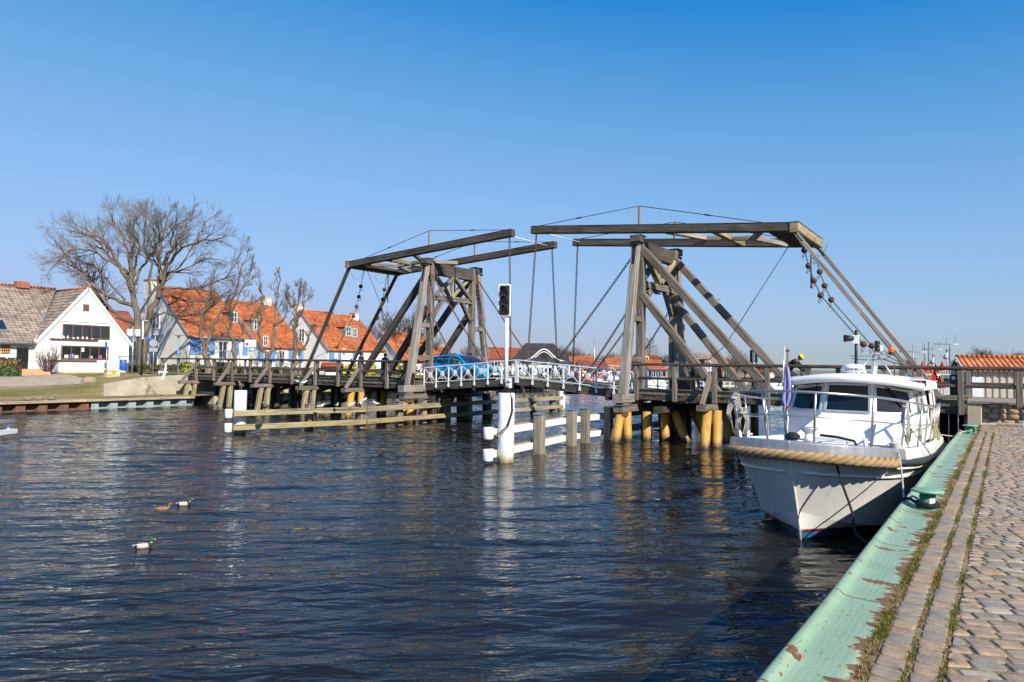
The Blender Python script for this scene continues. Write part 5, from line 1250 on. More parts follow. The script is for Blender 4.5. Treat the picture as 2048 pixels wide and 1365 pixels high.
m, nt, bs = nodes_of('checker_plate'); v = coord(nt, 'Object', (1, 1, 1)); n = noise(nt, v, 6, 4)
rt = nd(nt, 'ShaderNodeMapping'); rt.inputs['Rotation'].default_value = (0, 0, .785); rt.inputs['Scale'].default_value = (26, 26, 26); nt.links.new(v, rt.inputs[0])
ck = nd(nt, 'ShaderNodeTexChecker'); ck.inputs['Scale'].default_value = 1.0; nt.links.new(rt.outputs[0], ck.inputs['Vector'])
nt.links.new(ramp(nt, n, [(.3, g3(.42)), (.7, g3(.6))]).outputs[0], bs.inputs['Base Color']); bs.inputs['Metallic'].default_value = .75; bs.inputs['Roughness'].default_value = .38; bump(nt, bs, ck.outputs['Fac'], .6, .006); MATS['checker_plate'] = m
m, nt, bs = nodes_of('hull_paint'); v = coord(nt, 'Object'); sp = nd(nt, 'ShaderNodeSeparateXYZ'); nt.links.new(v, sp.inputs[0])
c = ramp(nt, sp.outputs[2], [(0.0, (.012, .016, .02)), (.012, (.025, .12, .25)), (.112, (.03, .15, .31)), (.118, (.02, .02, .05)), (.138, (.02, .02, .05)), (.142, (.32, .03, .035)), (.172, (.32, .03, .035)), (.178, (.79, .78, .76))])
c.color_ramp.interpolation = 'LINEAR'
st = noise(nt, coord(nt, 'Object', (5, 5, .5)), 2.2, 6, .7); f = ramp(nt, st, [(.52, g3(0)), (.74, g3(.5))]).outputs[0]
cc = mixc(nt, f, c.outputs[0], (.5, .45, .36)); n3 = noise(nt, v, 7, 6, .72); cc = mixc(nt, ramp(nt, n3, [(.69, g3(0)), (.73, g3(.45))]).outputs[0], cc, (.34, .27, .2))
nt.links.new(cc, bs.inputs['Base Color']); bs.inputs['Roughness'].default_value = .3; bs.inputs['Coat Weight'].default_value = .25; MATS['hull_paint'] = m

def boat():
    B = thing('motor_boat', (-2.98, 12.12, 0), 'white motor boat with rope fender around its bow, moored beside the green quay edge', 'boat', None, R_(-.8))
    def bl(mb, name, mat, par=None):
        o = mb.build(name, MATS[mat] if isinstance(mat, str) else mat, B, local=True)
        if par is not None: o.parent = par
        return o
    LEN = 9.7
    def zt(y): return 1.30 + .48*max(0, 1-y/9.5)**2
    def tab(u, T): return float(np.interp(u, [a for a, b in T], [b for a, b in T]))
    WT = [(0, 0), (.03, .24), (.08, .42), (.16, .62), (.3, .86), (.5, 1.06), (.8, 1.26), (1.2, 1.42), (1.8, 1.53), (2.6, 1.59), (4, 1.62), (7, 1.6), (8.8, 1.54), (9.7, 1.42)]
    WK = [(0, 0), (.05, .16), (.15, .36), (.35, .66), (.6, .9), (1.0, 1.16), (1.6, 1.37), (2.4, 1.48), (4, 1.55), (7, 1.54), (9.5, 1.4)]
    WC = [(0, 0), (.2, .19), (.5, .46), (.9, .78), (1.3, 1.0), (2.0, 1.2), (3, 1.33), (5, 1.42), (7, 1.42), (9.1, 1.3)]
    def lev(k, y):
        """half width, height at station y for each level of the hull section"""
        if k == 0: return tab(y-.05, WT)-.02, zt(y)-.20
        if k == 1: return tab(y-.19, WK), float(np.interp(y, [.19, 1.0, 3, 9.7], [1.24, 1.17, 1.02, .92]))
        if k == 2: return tab(y-.56, WC), float(np.interp(y, [.56, 1.2, 2.0, 3.5, 9.7], [.52, .30, .17, .06, -.02]))
        return 0.012, -.5
    S = [.05, .19, .56, .95]
    ts = [0, .004, .01, .02, .035, .055, .08, .11, .15, .2, .27, .36, .48, .62, .76, .9, 1.0]
    mb = MB()
    for sg in (-1, 1):
        rows = []
        for k in range(4):
            row = []
            for t in ts:
                y = S[k] + t*(LEN-S[k]); w, z = lev(k, y); row.append(V(sg*max(w, .012), y, z))
            rows.append(row)
        for k in range(3):
            a, b = rows[k], rows[k+1]; mid = []
            for p, q in zip(a, b):
                mm_ = p.lerp(q, .5); mm_.x -= sg*(.05 if k == 1 else .0)*min(1, abs(p.x)); mid.append(mm_)
            mb.grid([a, mid, b] if sg > 0 else [b, mid, a])
    for t in (1.0,):
        pass
    tr = [V(lev(k, LEN)[0], LEN, lev(k, LEN)[1]) for k in range(4)]; mb.add(tr+[V(-p.x, p.y, p.z) for p in reversed(tr)], [tuple(range(8))])
    hull = bl(mb, 'hull', 'hull_paint')
    mb = MB(); pts = [V(0, lerp(.03, .93, i/12), 0) for i in range(13)]
    zs = [1.58, 1.24, .52, -.5]
    pts = [V(0, .045, 1.58), V(0, .185, 1.24), V(0, .37, .88), V(0, .555, .52), V(0, .93, -.45)]
    mb.tube(pts, .022, 6); bl(mb, 'stem_band', 'boat_white', hull)
    for sg in (-1, 1):                                     # spray rail on the knuckle
        mb = MB(); q = []
        for t in ts[1:]:
            y = S[1]+t*(LEN-S[1]); w, z = lev(1, y); q.append(V(sg*(w+.008), y, z))
        mb.tube(q, .028, 6); bl(mb, 'spray_rail', 'boat_white', hull)
    # bulwark / toe rail
    def edge(y, off): return tab(y, WT)+off
    def band(y0, y1, n, sg, prof):
        """prof(y) -> list of (inset from deck edge, z)"""
        P = []
        for i in range(n+1):
            y = lerp(y0, y1, (i/n)**1.8 if y0 < .1 else i/n); P.append([V(sg*max(edge(y, -a), .0), y+(a*.75 if y < .9 else a*.1), z) for a, z in prof(y)])
        return P if sg > 0 else [list(reversed(r)) for r in P]
    pr = lambda y: [(.0, zt(y)-.20), (.01, zt(y)-.03), (.03, zt(y)), (.15, zt(y)+.005), (.17, zt(y)-.02), (.17, zt(y)-.13)]
    mb = MB(); mb2 = MB()
    for sg in (-1, 1):
        mb2.grid(band(.0, 1.75, 26, sg, pr), smooth=False); mb.grid(band(1.75, LEN, 26, sg, pr), smooth=False)
    bl(mb2, 'bow_plate', 'checker_plate'); bl(mb, 'bulwark', 'boat_white')
    mb = MB(); P = []
    for i in range(32):
        y = lerp(.22, LEN, (i/31)**1.4); w = max(edge(y, -.15), .05); P.append([V(w*u, y, zt(y)-.12+.07*(1-u*u)) for u in np.linspace(-1, 1, 9)])
    mb.grid(P); bl(mb, 'deck', 'deck_grey')
    # rope fender round the bow: three twisted strands
    path = []
    for i in range(60): y = 2.3*(1-i/59)**1.7; path.append(V(-(edge(y, .035)), y-.05, zt(y)-.235))
    for i in range(1, 52): y = 1.3*(i/51)**1.7; path.append(V(edge(y, .035), y-.05, zt(y)-.235))
    acc = [0]
    for a, b in zip(path, path[1:]): acc.append(acc[-1]+(b-a).length)
    L = acc[-1]; n = int(L/.026); fine = []
    for i in range(n+1):
        s = L*i/n; j = max(0, min(len(acc)-2, int(np.searchsorted(acc, s)-1))); u = (s-acc[j])/max(1e-6, acc[j+1]-acc[j]); fine.append(path[j].lerp(path[j+1], u))
    par = None
    rope = None
    for st in range(3):
        mb = MB(); q = []; rr = []
        for i, p in enumerate(fine):
            t = (fine[min(i+1, n)]-fine[max(i-1, 0)]).normalized(); x = t.cross(V(0, 0, 1)).normalized(); y = x.cross(t); a = 2*math.pi*(st/3 + i*.026/.46)
            taper = min(1, (n-i)/9+.35)
            q.append(p+(x*math.cos(a)+y*math.sin(a))*.048*taper); rr.append(.047*taper)
        mb.tube(q, rr, 9)
        if rope is None: rope = bl(mb, 'rope_fender', 'rope_tan')
        else: bl(mb, 'strand', 'rope_tan', rope)
    for sg, y0 in ((-1, 2.25), (1, 1.27)):
        mb = MB(); q = [V(sg*edge(y, .03), y, zt(y)-.235) for y in np.linspace(y0, LEN, 26)]; mb.tube(q, [.045]+[.055]*2+[.07]*23, 10); bl(mb, 'rubbing_strake', 'rubber')
        mb = MB(); q = [V(sg*edge(y, .005), y, zt(y)-.335) for y in np.linspace(y0, LEN, 26)]; mb.tube(q, .022, 6); bl(mb, 'white_moulding', 'boat_white')
    # ---------------- cabin
    zd = 1.38
    def ring(pts): return [V(*p) for p in pts]
    base = [(-1.34, 7.9), (-1.36, 5.2), (-1.12, 4.25), (1.12, 4.25), (1.38, 5.2), (1.36, 7.9)]
    sill = [(-1.31, 7.9), (-1.33, 5.12), (-.50, 4.72), (.52, 4.72), (1.31, 5.18), (1.29, 7.9)]
    top = [(-1.21, 7.9), (-1.21, 5.26), (-.46, 4.98), (.48, 4.98), (1.21, 5.3), (1.21, 7.9)]
    zt_ = [2.56, 2.56, 2.70, 2.70, 2.56, 2.56]
    mb = MB()
    A = [V(x, y, zd) for x, y in base]; Bs = [V(x, y, 2.01) for x, y in sill]
    mb.add(A+Bs, [(i, i+1, 7+i, 6+i) for i in range(5)]); bl(mb, 'cabin_trunk', 'cabin_white')
    mb = MB(); T = [V(x, y, z) for (x, y), z in zip(top, zt_)]
    mb.add(Bs+T, [(i, i+1, 7+i, 6+i) for i in range(5)]); up_ = bl(mb, 'wheelhouse', 'cabin_white')
    mb = MB(); mb.beam(V(-1.0, 5.15, 2.06), V(1.0, 5.15, 2.06), .02, .02) if False else None
    def pane(i, m0, m1, z0, z1, name='windscreen', fw=.05, extra=False):
        """window in cabin facet i between fractions m0..m1 along and z0..z1 up: metal frame, then the glass as its part"""
        a, b, c, d = Bs[i], Bs[i+1], T[i+1], T[i]
        n_ = (b-a).cross(d-a).normalized()
        if n_.y > 0 and i in (1, 2, 3): n_ = -n_
        if i == 4 and n_.x < 0: n_ = -n_
        if i == 0 and n_.x > 0: n_ = -n_
        Q = lambda u, v_: (a.lerp(b, u)).lerp(d.lerp(c, u), v_)+n_*.012
        p = [Q(m0, z0), Q(m1, z0), Q(m1, z1), Q(m0, z1)]
        f = MB()
        for k in range(4): f.beam(p[k], p[(k+1) % 4], fw, .035, up=n_, ch=.004)
        for k in range(4):
            L_ = (p[(k+1) % 4]-p[k]).length; nb = int(L_/.07)
            for q in range(nb): f.ball(p[k].lerp(p[(k+1) % 4], (q+.5)/nb)+n_*.02, .007, 4)
        fo = bl(f, name, 'alu_frame')
        g = MB(); g.prism([q+n_*.004 for q in p], -n_*.012); bl(g, 'glass', 'glass_boat', fo)
        return p, n_
    m, nt, bs = nodes_of('glass_boat'); v = coord(nt, 'Object'); n1 = noise(nt, v, 9, 8, .75)
    c = mixc(nt, ramp(nt, n1, [(.63, g3(0)), (.7, g3(.5))]).outputs[0], (.012, .013, .017), (.25, .25, .24)); nt.links.new(c, bs.inputs['Base Color']); bs.inputs['Roughness'].default_value = .08; MATS['glass_boat'] = m
    pane(1, .08, .93, .06, .93); pc, nc = pane(2, .05, .95, .07, .95); pane(3, .07, .92, .06, .93)
    pane(4, .06, .28, .06, .86, 'side_window', .035); pane(0, .2, .45, .1, .8, 'side_window', .04); pane(0, .6, .9, .1, .8, 'side_window', .04)
    for k, (z0, z1) in enumerate(((.02, .32), (.36, .62), (.66, .92))): pane(4, .36, .62, z0, z1, 'side_window', .03)
    # wipers
    for (i, u0, u1, v0, v1) in ((1, .75, .5, .97, .55), (3, .35, .82, .95, .15), (3, .42, .86, .95, .2)):
        a, b, c, d = Bs[i], Bs[i+1], T[i+1], T[i]; Q = lambda u, v_: (a.lerp(b, u)).lerp(d.lerp(c, u), v_)+V(0, -.05, .01)
        mb = MB(); mb.tube([Q(u0, v0), Q(u1, v1)], .012, 5); mb.beam(Q(lerp(u0, u1, .45), lerp(v0, v1, .45)), Q(lerp(u0, u1, 1.02), lerp(v0, v1, 1.02)), .025, .02, ch=.004); bl(mb, 'wiper', 'black')
    # roof
    mb = MB(); P = []
    out = []
    for i in range(17):
        x = lerp(-1.43, 1.49, i/16); yf = 4.50+.40*(abs(x)/1.46)**1.6; ztop = 2.875-.15*(x/1.46)**2; out.append((x, yf, ztop))
    P = []
    for (x, yf, z) in out:
        P.append([V(x*.985, 8.0, z-.16), V(x*.985, yf+.05, z-.155), V(x, yf, z-.13), V(x, yf-.015, z-.03), V(x, yf+.05, z), V(x*.96, yf+.5, z+.045), V(x*.96, 7.7, z+.03), V(x*.98, 8.0, z-.02)])
    mb.grid(P); mb.add([P[0][k] for k in range(8)], [tuple(range(8))]); mb.add([P[-1][k] for k in range(8)], [tuple(range(7, -1, -1))]); bl(mb, 'cabin_roof', 'cabin_white')
    mb = MB(); mb.beam(V(-1.27, 5.2, 2.80), V(-1.27, 7.6, 2.80), .05, .04); bl(mb, 'roof_rail', 'alu_frame'); mb = MB(); mb.beam(V(1.2, 5.4, 2.83), V(1.2, 7.6, 2.83), .05, .04); bl(mb, 'roof_rail', 'alu_frame')
    # radar dome with its lettering
    mb = MB(); c = (.02, 5.45, 2.89)
    mb.lathe([(.19, 0), (.235, .02), (.235, .05)], c, 28); rb = bl(mb, 'radar_base', 'alu_frame')
    mb = MB(); mb.lathe([(.232, .05), (.245, .08), (.247, .15), (.238, .2), (.20, .232), (.1, .245), (.0, .247)], c, 36); rd = bl(mb, 'radar_dome', 'boat_white')
    tc = bpy.data.curves.new('lettering', 'FONT'); tc.body = 'GARMIN'; tc.size = .098; tc.align_x = 'CENTER'; tc.align_y = 'CENTER'; tc.space_character = 1.12; tc.offset = .0012; tc.extrude = .0
    to = bpy.data.objects.new('lettering_curve', tc); COL.objects.link(to); dg = bpy.context.evaluated_depsgraph_get(); me = bpy.data.meshes.new_from_object(to.evaluated_get(dg)); bpy.data.objects.remove(to)
    a0 = math.atan2(-17.57, 2.96)+R_(2)                    # the lettering faces the bow quarter seen in the photograph
    for vv in me.vertices:
        x, y = vv.co.x, vv.co.y; a = a0 + x/.249
        vv.co = Vector((c[0]+math.cos(a)*.2495, c[1]+math.sin(a)*.2495, c[2]+.118+y))
    me.materials.clear(); me.materials.append(MATS['black']); me.name = 'lettering'
    lo = bpy.data.objects.new('lettering', me); COL.objects.link(lo); lo.parent = rd
    mb = MB(); a = a0+.125/.249; p = V(c[0]+math.cos(a)*.249, c[1]+math.sin(a)*.249, c[2]+.185); q = V(-math.sin(a), math.cos(a), 0); w = V(math.cos(a), math.sin(a), 0)*.003
    mb.add([p+w-q*.012-V(0, 0, .008), p+w+q*.012-V(0, 0, .008), p+w+V(0, 0, .012)], [(0, 1, 2)]); bl(mb, 'blue_triangle', 'light_blue_paint', rd)
    # mast, flood light, cross arm with beacon
    mb = MB(); mb.tube([V(0, 5.9, 2.85), V(0, 5.9, 3.95)], .032, 8); mb.tube([V(0, 5.9, 3.1), V(0, 5.9, 3.22)], .036, 8); pm = bl(mb, 'mast', 'black')
    mb = MB(); mb.box((.0, 5.87, 3.72), (.12, .11, .2), ch=.01); fl = bl(mb, 'lamp_bracket', 'cabin_white'); mb = MB(); d = V(-1, -.25, 0).normalized(); s0 = V(-.04, 5.85, 3.75)
    mb.tube([s0, s0+d*.1, s0+d*.22], [.06, .075, .09], 10); bl(mb, 'horn', 'black', fl)
    mb = MB(); mb.beam(V(-.15, 5.9, 3.33), V(.32, 5.95, 3.33), .05, .03); mb.tube([V(.32, 5.95, 3.32), V(.5, 5.9, 3.36), V(.74, 5.9, 3.37)], .018, 6); bl(mb, 'cross_arm', 'galvanised')
    mb = MB(); mb.lathe([(.05, 0), (.065, .02), (.065, .09), (.05, .12), (.02, .13)], (.74, 5.9, 3.42), 14); bc = bl(mb, 'beacon', 'beacon_orange'); mb = MB(); mb.lathe([(.06, -.05), (.06, .02)], (.74, 5.9, 3.42), 12); bl(mb, 'beacon_base', 'black', bc)
    mb = MB(); mb.beam(V(.33, 6.1, 2.85), V(.42, 6.0, 3.5), .09, .12, ch=.01); bl(mb, 'mast_stand', 'cabin_white')
    mb = MB(); mb.lathe([(.055, 0), (.055, .1)], (.44, 5.98, 3.44), 12); mb.lathe([(.05, .10), (.05, .18)], (.44, 5.98, 3.44), 12); mb.lathe([(.058, .18), (.058, .25)], (.44, 5.98, 3.44), 12); bl(mb, 'navigation_light', 'black')
    mb = MB(); mb.box((.53, 5.98, 3.52), (.06, .05, .13)); bl(mb, 'white_box', 'cabin_white')
    for q in ((.1, 5.3, 2.86), (.82, 5.6, 2.84)): mb = MB(); mb.tube([V(.40, 6.0, 3.46), V(*q)], .013, 6); bl(mb, 'mast_strut', 'alu_frame')
    mb = MB(); mb.tube([V(-.1, 5.9, 3.28), V(.1, 5.9, 3.24), V(.4, 5.98, 3.24), V(.65, 5.95, 3.27), V(.74, 5.9, 3.36)], .008, 5); bl(mb, 'cable', 'black')
    mb = MB(); mb.tube([V(.44, 6.0, 3.3), V(.75, 6.3, 3.18), V(1.05, 7.2, 3.13), V(1.15, 9.0, 3.1)], .014, 6); [mb.tube([V(x, y, 2.8), V(x, y, z)], .012, 5) for x, y, z in ((.75, 6.3, 3.18), (1.03, 7.2, 3.13), (1.1, 8.1, 3.11))]; bl(mb, 'roof_antenna_rail', 'rust')
    for sx in (-.33, .33): mb = MB(); mb.ball((sx, 4.93, 2.66), .035, 8, sq=(1, .6, .5)); bl(mb, 'deck_light', 'alu_frame')
    mb = MB(); mb.box((1.36, 5.02, 2.73), (.3, .12, .12), rz=.35, ch=.01); sl = bl(mb, 'side_light_box', 'black'); mb = MB(); mb.ball((1.41, 4.97, 2.73), .05, 8, sq=(.8, .8, 1)); bl(mb, 'red_lens', 'red_lens', sl)
    for p in ((.2, 5.2, 2.92), (.27, 5.3, 2.92), (.32, 5.15, 2.9)): mb = MB(); mb.lathe([(.02, -.04), (.02, .04), (.03, .06)], p, 8); bl(mb, 'aerial_mount', 'cabin_white')
    # canvas shelter behind
    mb = MB(); P = []
    for (y, w, h) in ((7.85, 1.34, 2.72), (8.2, 1.38, 2.73), (8.8, 1.37, 2.66), (9.2, 1.32, 2.42), (9.38, 1.28, 1.9), (9.42, 1.25, 1.3)):
        P.append([V(-w, y, 1.3), V(-w, y, lerp(1.3, h, .55)), V(-w*.97, y, h-.22), V(-w*.82, y, h-.06), V(-w*.4, y, h), V(0, y, h+.02), V(w*.4, y, h), V(w*.82, y, h-.06), V(w*.97, y, h-.22), V(w, y, lerp(1.3, h, .55)), V(w, y, 1.3)])
    P = [[p+V(.012*math.sin(9*p.z+4*p.y), 0, .012*math.sin(6*p.x+5*p.y)) for p in r] for r in P]
    mb.grid(P); cv = bl(mb, 'canvas_shelter', 'canvas')
    for y in (7.9, 8.55): mb = MB(); mb.tube([V(1.385, y, 1.35), V(1.39, y+.05, 2.15), V(1.355, y+.05, 2.5)], .012, 5); bl(mb, 'canvas_seam', 'black', cv)
    mb = MB(); mb.box((1.39, 8.15, 1.62), (.03, .3, .12)); mb.box((1.385, 8.6, 1.9), (.03, .25, .07)); bl(mb, 'dark_patch', 'slate', cv)
    # foredeck: windlass, coil, hatch, vent box
    mb = MB(); mb.beam(V(-.45, 1.75, 1.60), V(.5, 1.75, 1.60), .5, .12, ch=.03); mb.lathe([(.12, 0), (.08, .06), (.06, .12)], (-.05, 1.6, 1.66), 14); wl = bl(mb, 'windlass', 'cabin_white')
    mb = MB(); mb.lathe([(.06, 0), (.08, .06), (.15, .13), (.165, .16), (.1, .165)], (-.06, 1.62, 1.74), 20); bl(mb, 'vent_bowl', 'alu_frame', wl)
    mb = MB()
    for k in range(6):
        r = .07+.014*(k % 4); mb.tube([V(-.32+r*math.cos(a*.7)+.02*math.sin(k*3+a), 1.5+r*math.sin(a*.7), 1.68+.018*k+.012*math.sin(a+k)) for a in range(10)], .022, 6, caps=False)
    mb.tube([V(.15, 1.55, 1.78), V(.45, 1.6, 1.76), V(.7, 1.7, 1.7), V(.78, 1.6, 1.58)], .025, 8); bl(mb, 'black_rope_coil', 'rope_black', wl)
    mb = MB(); mb.prism([V(.62, 4.18, 1.42), V(1.0, 4.18, 1.42), V(.98, 4.35, 1.86), V(.66, 4.35, 1.86)], (0, .35, .02)); bl(mb, 'vent_box', 'cabin_white')
    mb = MB(); mb.beam(V(-.35, 3.0, 1.55), V(.35, 3.0, 1.55), .6, .05, ch=.02); bl(mb, 'hatch', 'deck_grey')
    for x in (-1.15, -1.0, 1.0): mb = MB(); mb.tube([V(x, 1.0, 1.6), V(x, 1.0, 1.82)], .035, 8); mb.tube([V(x-.08, 1.0, 1.76), V(x+.08, 1.0, 1.76)], .022, 6); bl(mb, 'mooring_post', 'boat_white')
    # stainless railing
    R = {}
    L_posts = [(-1.52, 5.4), (-1.52, 4.0), (-1.47, 2.4), (-1.16, .85), (-.42, .16)]; R_posts = [(.36, .16), (1.14, .85), (1.44, 2.15), (1.5, 4.0), (1.5, 5.2), (1.5, 6.3), (1.48, 7.3), (1.45, 8.2), (1.4, 9.0)]
    tops = []; mids = []
    allp = L_posts+R_posts
    for (x, y) in allp:
        b = V(x*.97, y+(.05 if y < .5 else 0), zt(y)-.01); h = .86; lean = .10 if y < 1.5 else .02
        tp = b+V(x*.06 if y > .5 else x*.15, -lean*1.2 if y < 1.5 else 0, h); tops.append(tp); mids.append(b.lerp(tp, .52))
        mb = MB(); mb.tube([b, tp], .019, 8); mb.lathe([(.04, 0), (.04, .015)], b, 10); bl(mb, 'stanchion', 'chrome')
    def smooth(P, n=5):
        out = []
        for i in range(len(P)-1):
            p0 = P[max(i-1, 0)]; p1 = P[i]; p2 = P[i+1]; p3 = P[min(i+2, len(P)-1)]
            for k in range(n):
                t = k/n; out.append(.5*((2*p1)+(p2-p0)*t+(2*p0-5*p1+4*p2-p3)*t*t+(3*p1-p0-3*p2+p3)*t**3))
        return out+[P[-1]]
    mb = MB(); mb.tube(smooth(tops), .021, 8); bl(mb, 'top_rail', 'chrome')
    mb = MB(); mb.tube(smooth(mids), .012, 6); bl(mb, 'middle_rail', 'chrome')
    # ropes hung on the rail
    def hank(p, L, w, mat, n=5, nm='rope_hank'):
        mb = MB()
        for k in range(n): mb.tube([p+V(-w*(k-2)*.25, .01*k, 0), p+V(-w*(.5+.1*k), .02, -L*.5), p+V(.01*k, .02*k, -L-.03*k), p+V(w*(.5+.1*k), 0, -L*.45), p+V(w*(k-2)*.2, .01*k, .01)], .011, 5, caps=False)
        mb.tube([p+V(-.05, -.03, -.08), p+V(.0, -.06, -.1), p+V(.05, -.03, -.08), p+V(0, .05, -.09), p+V(-.05, -.03, -.08)], .016, 5); return bl(mb, nm, mat)
    hank(tops[3]+V(.02, 0, -.02), .75, .16, 'rope_white'); hank(tops[3].lerp(tops[4], .35)+V(0, 0, -.3), .5, .12, 'rope_white'); hank(tops[7]+V(-.02, 0, 0), .72, .08, 'rope_white'); hank(mids[7].lerp(mids[8], .3), .3, .05, 'rust_chain', 2); hank(mids[8], .26, .05, 'rope_white', 3)
    plain('rope_yellow', (.5, .38, .07), .9); q = tops[11]; mb = MB(); mb.tube([mids[11], mids[11]+V(.06, 0, -.2), V(1.5, 7.5, 1.25), V(1.58, 7.6, 1.1)], .014, 5); mb.tube([mids[10], mids[11]+V(.09, 0, -.25), V(1.52, 7.55, 1.2)], .012, 5); bl(mb, 'yellow_line', 'rope_yellow')
    # flag staff with a furled flag
    fs = V(-1.28, 4.70, 1.80); mb = MB(); mb.tube([fs, fs+V(.03, 0, 1.62)], [.022, .02], 8); mb.lathe([(.03, 0), (.045, .03), (.04, .06)], fs+V(.03, 0, 1.6), 10); fo = bl(mb, 'flag_staff', 'bark')
    mb = MB(); P = []
    for i in range(15):
        v_ = i/14; z = 3.08-.95*v_; wv = .075+.075*math.sin(v_*3.0)
        P.append([V(fs.x+.02+wv*u*(.4+.9*v_ if v_ < .8 else 1.1-(v_-.8)*4)+.02*math.sin(9*u+5*v_), fs.y-.03+.035*math.sin(u*8+v_*3), z-.05*abs(u)) for u in np.linspace(-.6, 1.0, 11)])
    mb.grid(P); fl = bl(mb, 'flag', 'cloth_lilac', fo)
    mb = MB(); P2 = [[V(fs.x-.05+(p.x-fs.x)*.32, p.y-.012, p.z+.14) for j, p in enumerate(r[:7])] for r in P[:9]]; mb.grid(P2); bl(mb, 'flag_white_stripe', 'cloth_white', fo)
    mb = MB(); P3 = [[p+V(-.02, .02, -.12) for p in r[2:9]] for r in P[9:]]; mb.grid(P3); bl(mb, 'flag_red_stripe', 'cloth_red', fo)
    mb = MB(); mb.tube([fs+V(.02, -.02, .2), fs+V(.05, -.05, 0), fs+V(.03, -.04, -.2), fs+V(.06, -.06, -.35)], [.012, .02, .016, .008], 6); bl(mb, 'flag_tail', 'cloth_white', fo)
    bpy.context.view_layer.update()
    return B
BOAT = boat()
def bw(x, y, z): return BOAT.matrix_world @ Vector((x, y, z))
def line(pts, r, mat, name, label, cat='mooring rope', twist=False, group=None):
    P = []
    for i in range(len(pts)-1):
        p0 = pts[max(i-1, 0)]; p1 = pts[i]; p2 = pts[i+1]; p3 = pts[min(i+2, len(pts)-1)]
        for k in range(8): t = k/8; P.append(.5*((2*p1)+(p2-p0)*t+(2*p0-5*p1+4*p2-p3)*t*t+(3*p1-p0-3*p2+p3)*t**3))
    P.append(pts[-1]); mb = MB()
    if twist:
        F_ = []
        for a, b in zip(P, P[1:]):
            n = max(1, int((b-a).length/.012)); F_ += [a.lerp(b, k/n) for k in range(n)]
        for st in (0, 1, 2):
            q = []
            for i, p in enumerate(F_):
                t = (F_[min(i+1, len(F_)-1)]-F_[max(i-1, 0)]); t = t.normalized() if t.length > 1e-6 else V(0, 0, 1); x = t.cross(V(.3, .1, 1)).normalized(); y = x.cross(t); a = st*2.094+i*.012/.09*6.283
                q.append(p+(x*math.cos(a)+y*math.sin(a))*r*.5)
            mb.tube(q, r*.58, 5)
    else: mb.tube(P, r, 7)
    o = mb.build(name, MATS[mat]); return tag(o, label, cat, group)
# ---- bollards on the quay
plain('bollard_green', (0.20, 0.42, 0.27), .5, var=.1, scale=6, stain=(.55, .52, .3), stain_amt=.58)
plain('bollard_dark', (0.05, 0.20, 0.12), .5, var=.15, scale=8, stain=(.45, .42, .22), stain_amt=.66)
def bollard(x, y, label, cross=False):
    t = thing('bollard', (x, y, QZ), label, 'bollard', 'green steel bollards on the quay edge')
    mb = MB(); mb.lathe([(.135, 0), (.135, .01), (.088, .015), (.085, .19)], (x, y, QZ), 28); mb.build('post', M['bollard_dark'], t)
    mb = MB(); mb.lathe([(.085, .19), (.15, .2), (.165, .205), (.168, .222), (.15, .232), (0, .236)], (x, y, QZ), 32, sx=1.05); mb.build('cap', M['bollard_green'], t)
    if cross: mb = MB(); mb.box((x+.13, y-.06, QZ+.16), (.035, .035, .3)); mb.box((x+.1, y-.06, QZ+.2), (.16, .02, .03)); mb.build('cross_bar', M['bollard_green'], t)
    return t
b1 = bollard(-.775, 9.6, 'near green bollard with a white paper patch and black rope around its foot')
mb = MB(); P = []
for i in range(9):
    a = R_(-72+46*i/8); P.append([V(-.775+.0885*math.cos(a), 9.6+.0885*math.sin(a), QZ+z+.006*math.sin(i*2.1+z*60)) for z in (.06, .1, .14)])
mb.grid(P); mb.build('paper_patch', M['cloth_white'], b1)
b2 = bollard(-.79, 21.9, 'far green bollard with a cross bar, at the end of the quay edge', True)
c = V(-.775, 9.6, QZ)
turns = [bw(.62, .55, zz) for zz in (1.72,)] + [bw(.66, .3, 1.66), bw(.72, .32, 1.25), bw(.95, .05, .75), bw(1.15, -.6, .50), V(-1.35, 10.6, .62), V(-1.12, 9.95, 1.2), V(-1.02, 9.75, 1.42)]
for k in range(26): a = R_(150+k*36); turns.append(c+V(math.cos(a)*.112, math.sin(a)*.112, .035+.0011*k*1.0+.016*(k % 2)))
line(turns, .020, 'rope_black', 'mooring_rope', 'black mooring rope hanging from the bow across the hull to the near bollard', twist=True)
line([bw(1.3, 1.5, 1.62), bw(1.44, 1.35, 1.60), V(-1.42, 13.0, 1.35), V(-1.2, 11.3, 1.15), V(-1.05, 10.2, 1.28), V(-.96, 9.85, 1.44), c+V(-.09, .1, .07)], .014, 'rope_white', 'mooring_rope', 'grey-white mooring rope from the foredeck down to the near bollard', twist=True)
mb = MB()
for k in range(5): mb.tube([bw(1.36+.1*math.cos(a*.7)*(1-.06*k), 1.7+.1*math.sin(a*.7), 1.63+.02*k) for a in range(10)], .014, 5)
tag(mb.build('rope_coil', M['rope_white']), 'small coil of grey-white rope on the side of the foredeck', 'rope')
line([bw(1.45, 8.9, 1.35), V(-1.1, 21.4, 1.3), V(-.95, 21.75, 1.4), V(-.75, 21.78, 1.43)], .013, 'rope_white', 'mooring_rope', 'short pale stern rope to the far bollard')
line([bw(1.46, 2.4, 2.0), V(-1.25, 15.6, 1.45), V(-1.12, 16.6, .9)], .009, 'rust_chain', 'fender_line', 'thin brown line slanting from the boat railing down the hull side', 'rope')
mb = MB(); p = V(-1.2, 17.2, .55); mb.lathe([(.03, .32), (.11, .26), (.12, 0), (.11, -.26), (.03, -.3)], p, 12); tag(mb.build('fender', M['rubber']), 'black fender squeezed between hull and quay wall', 'fender')
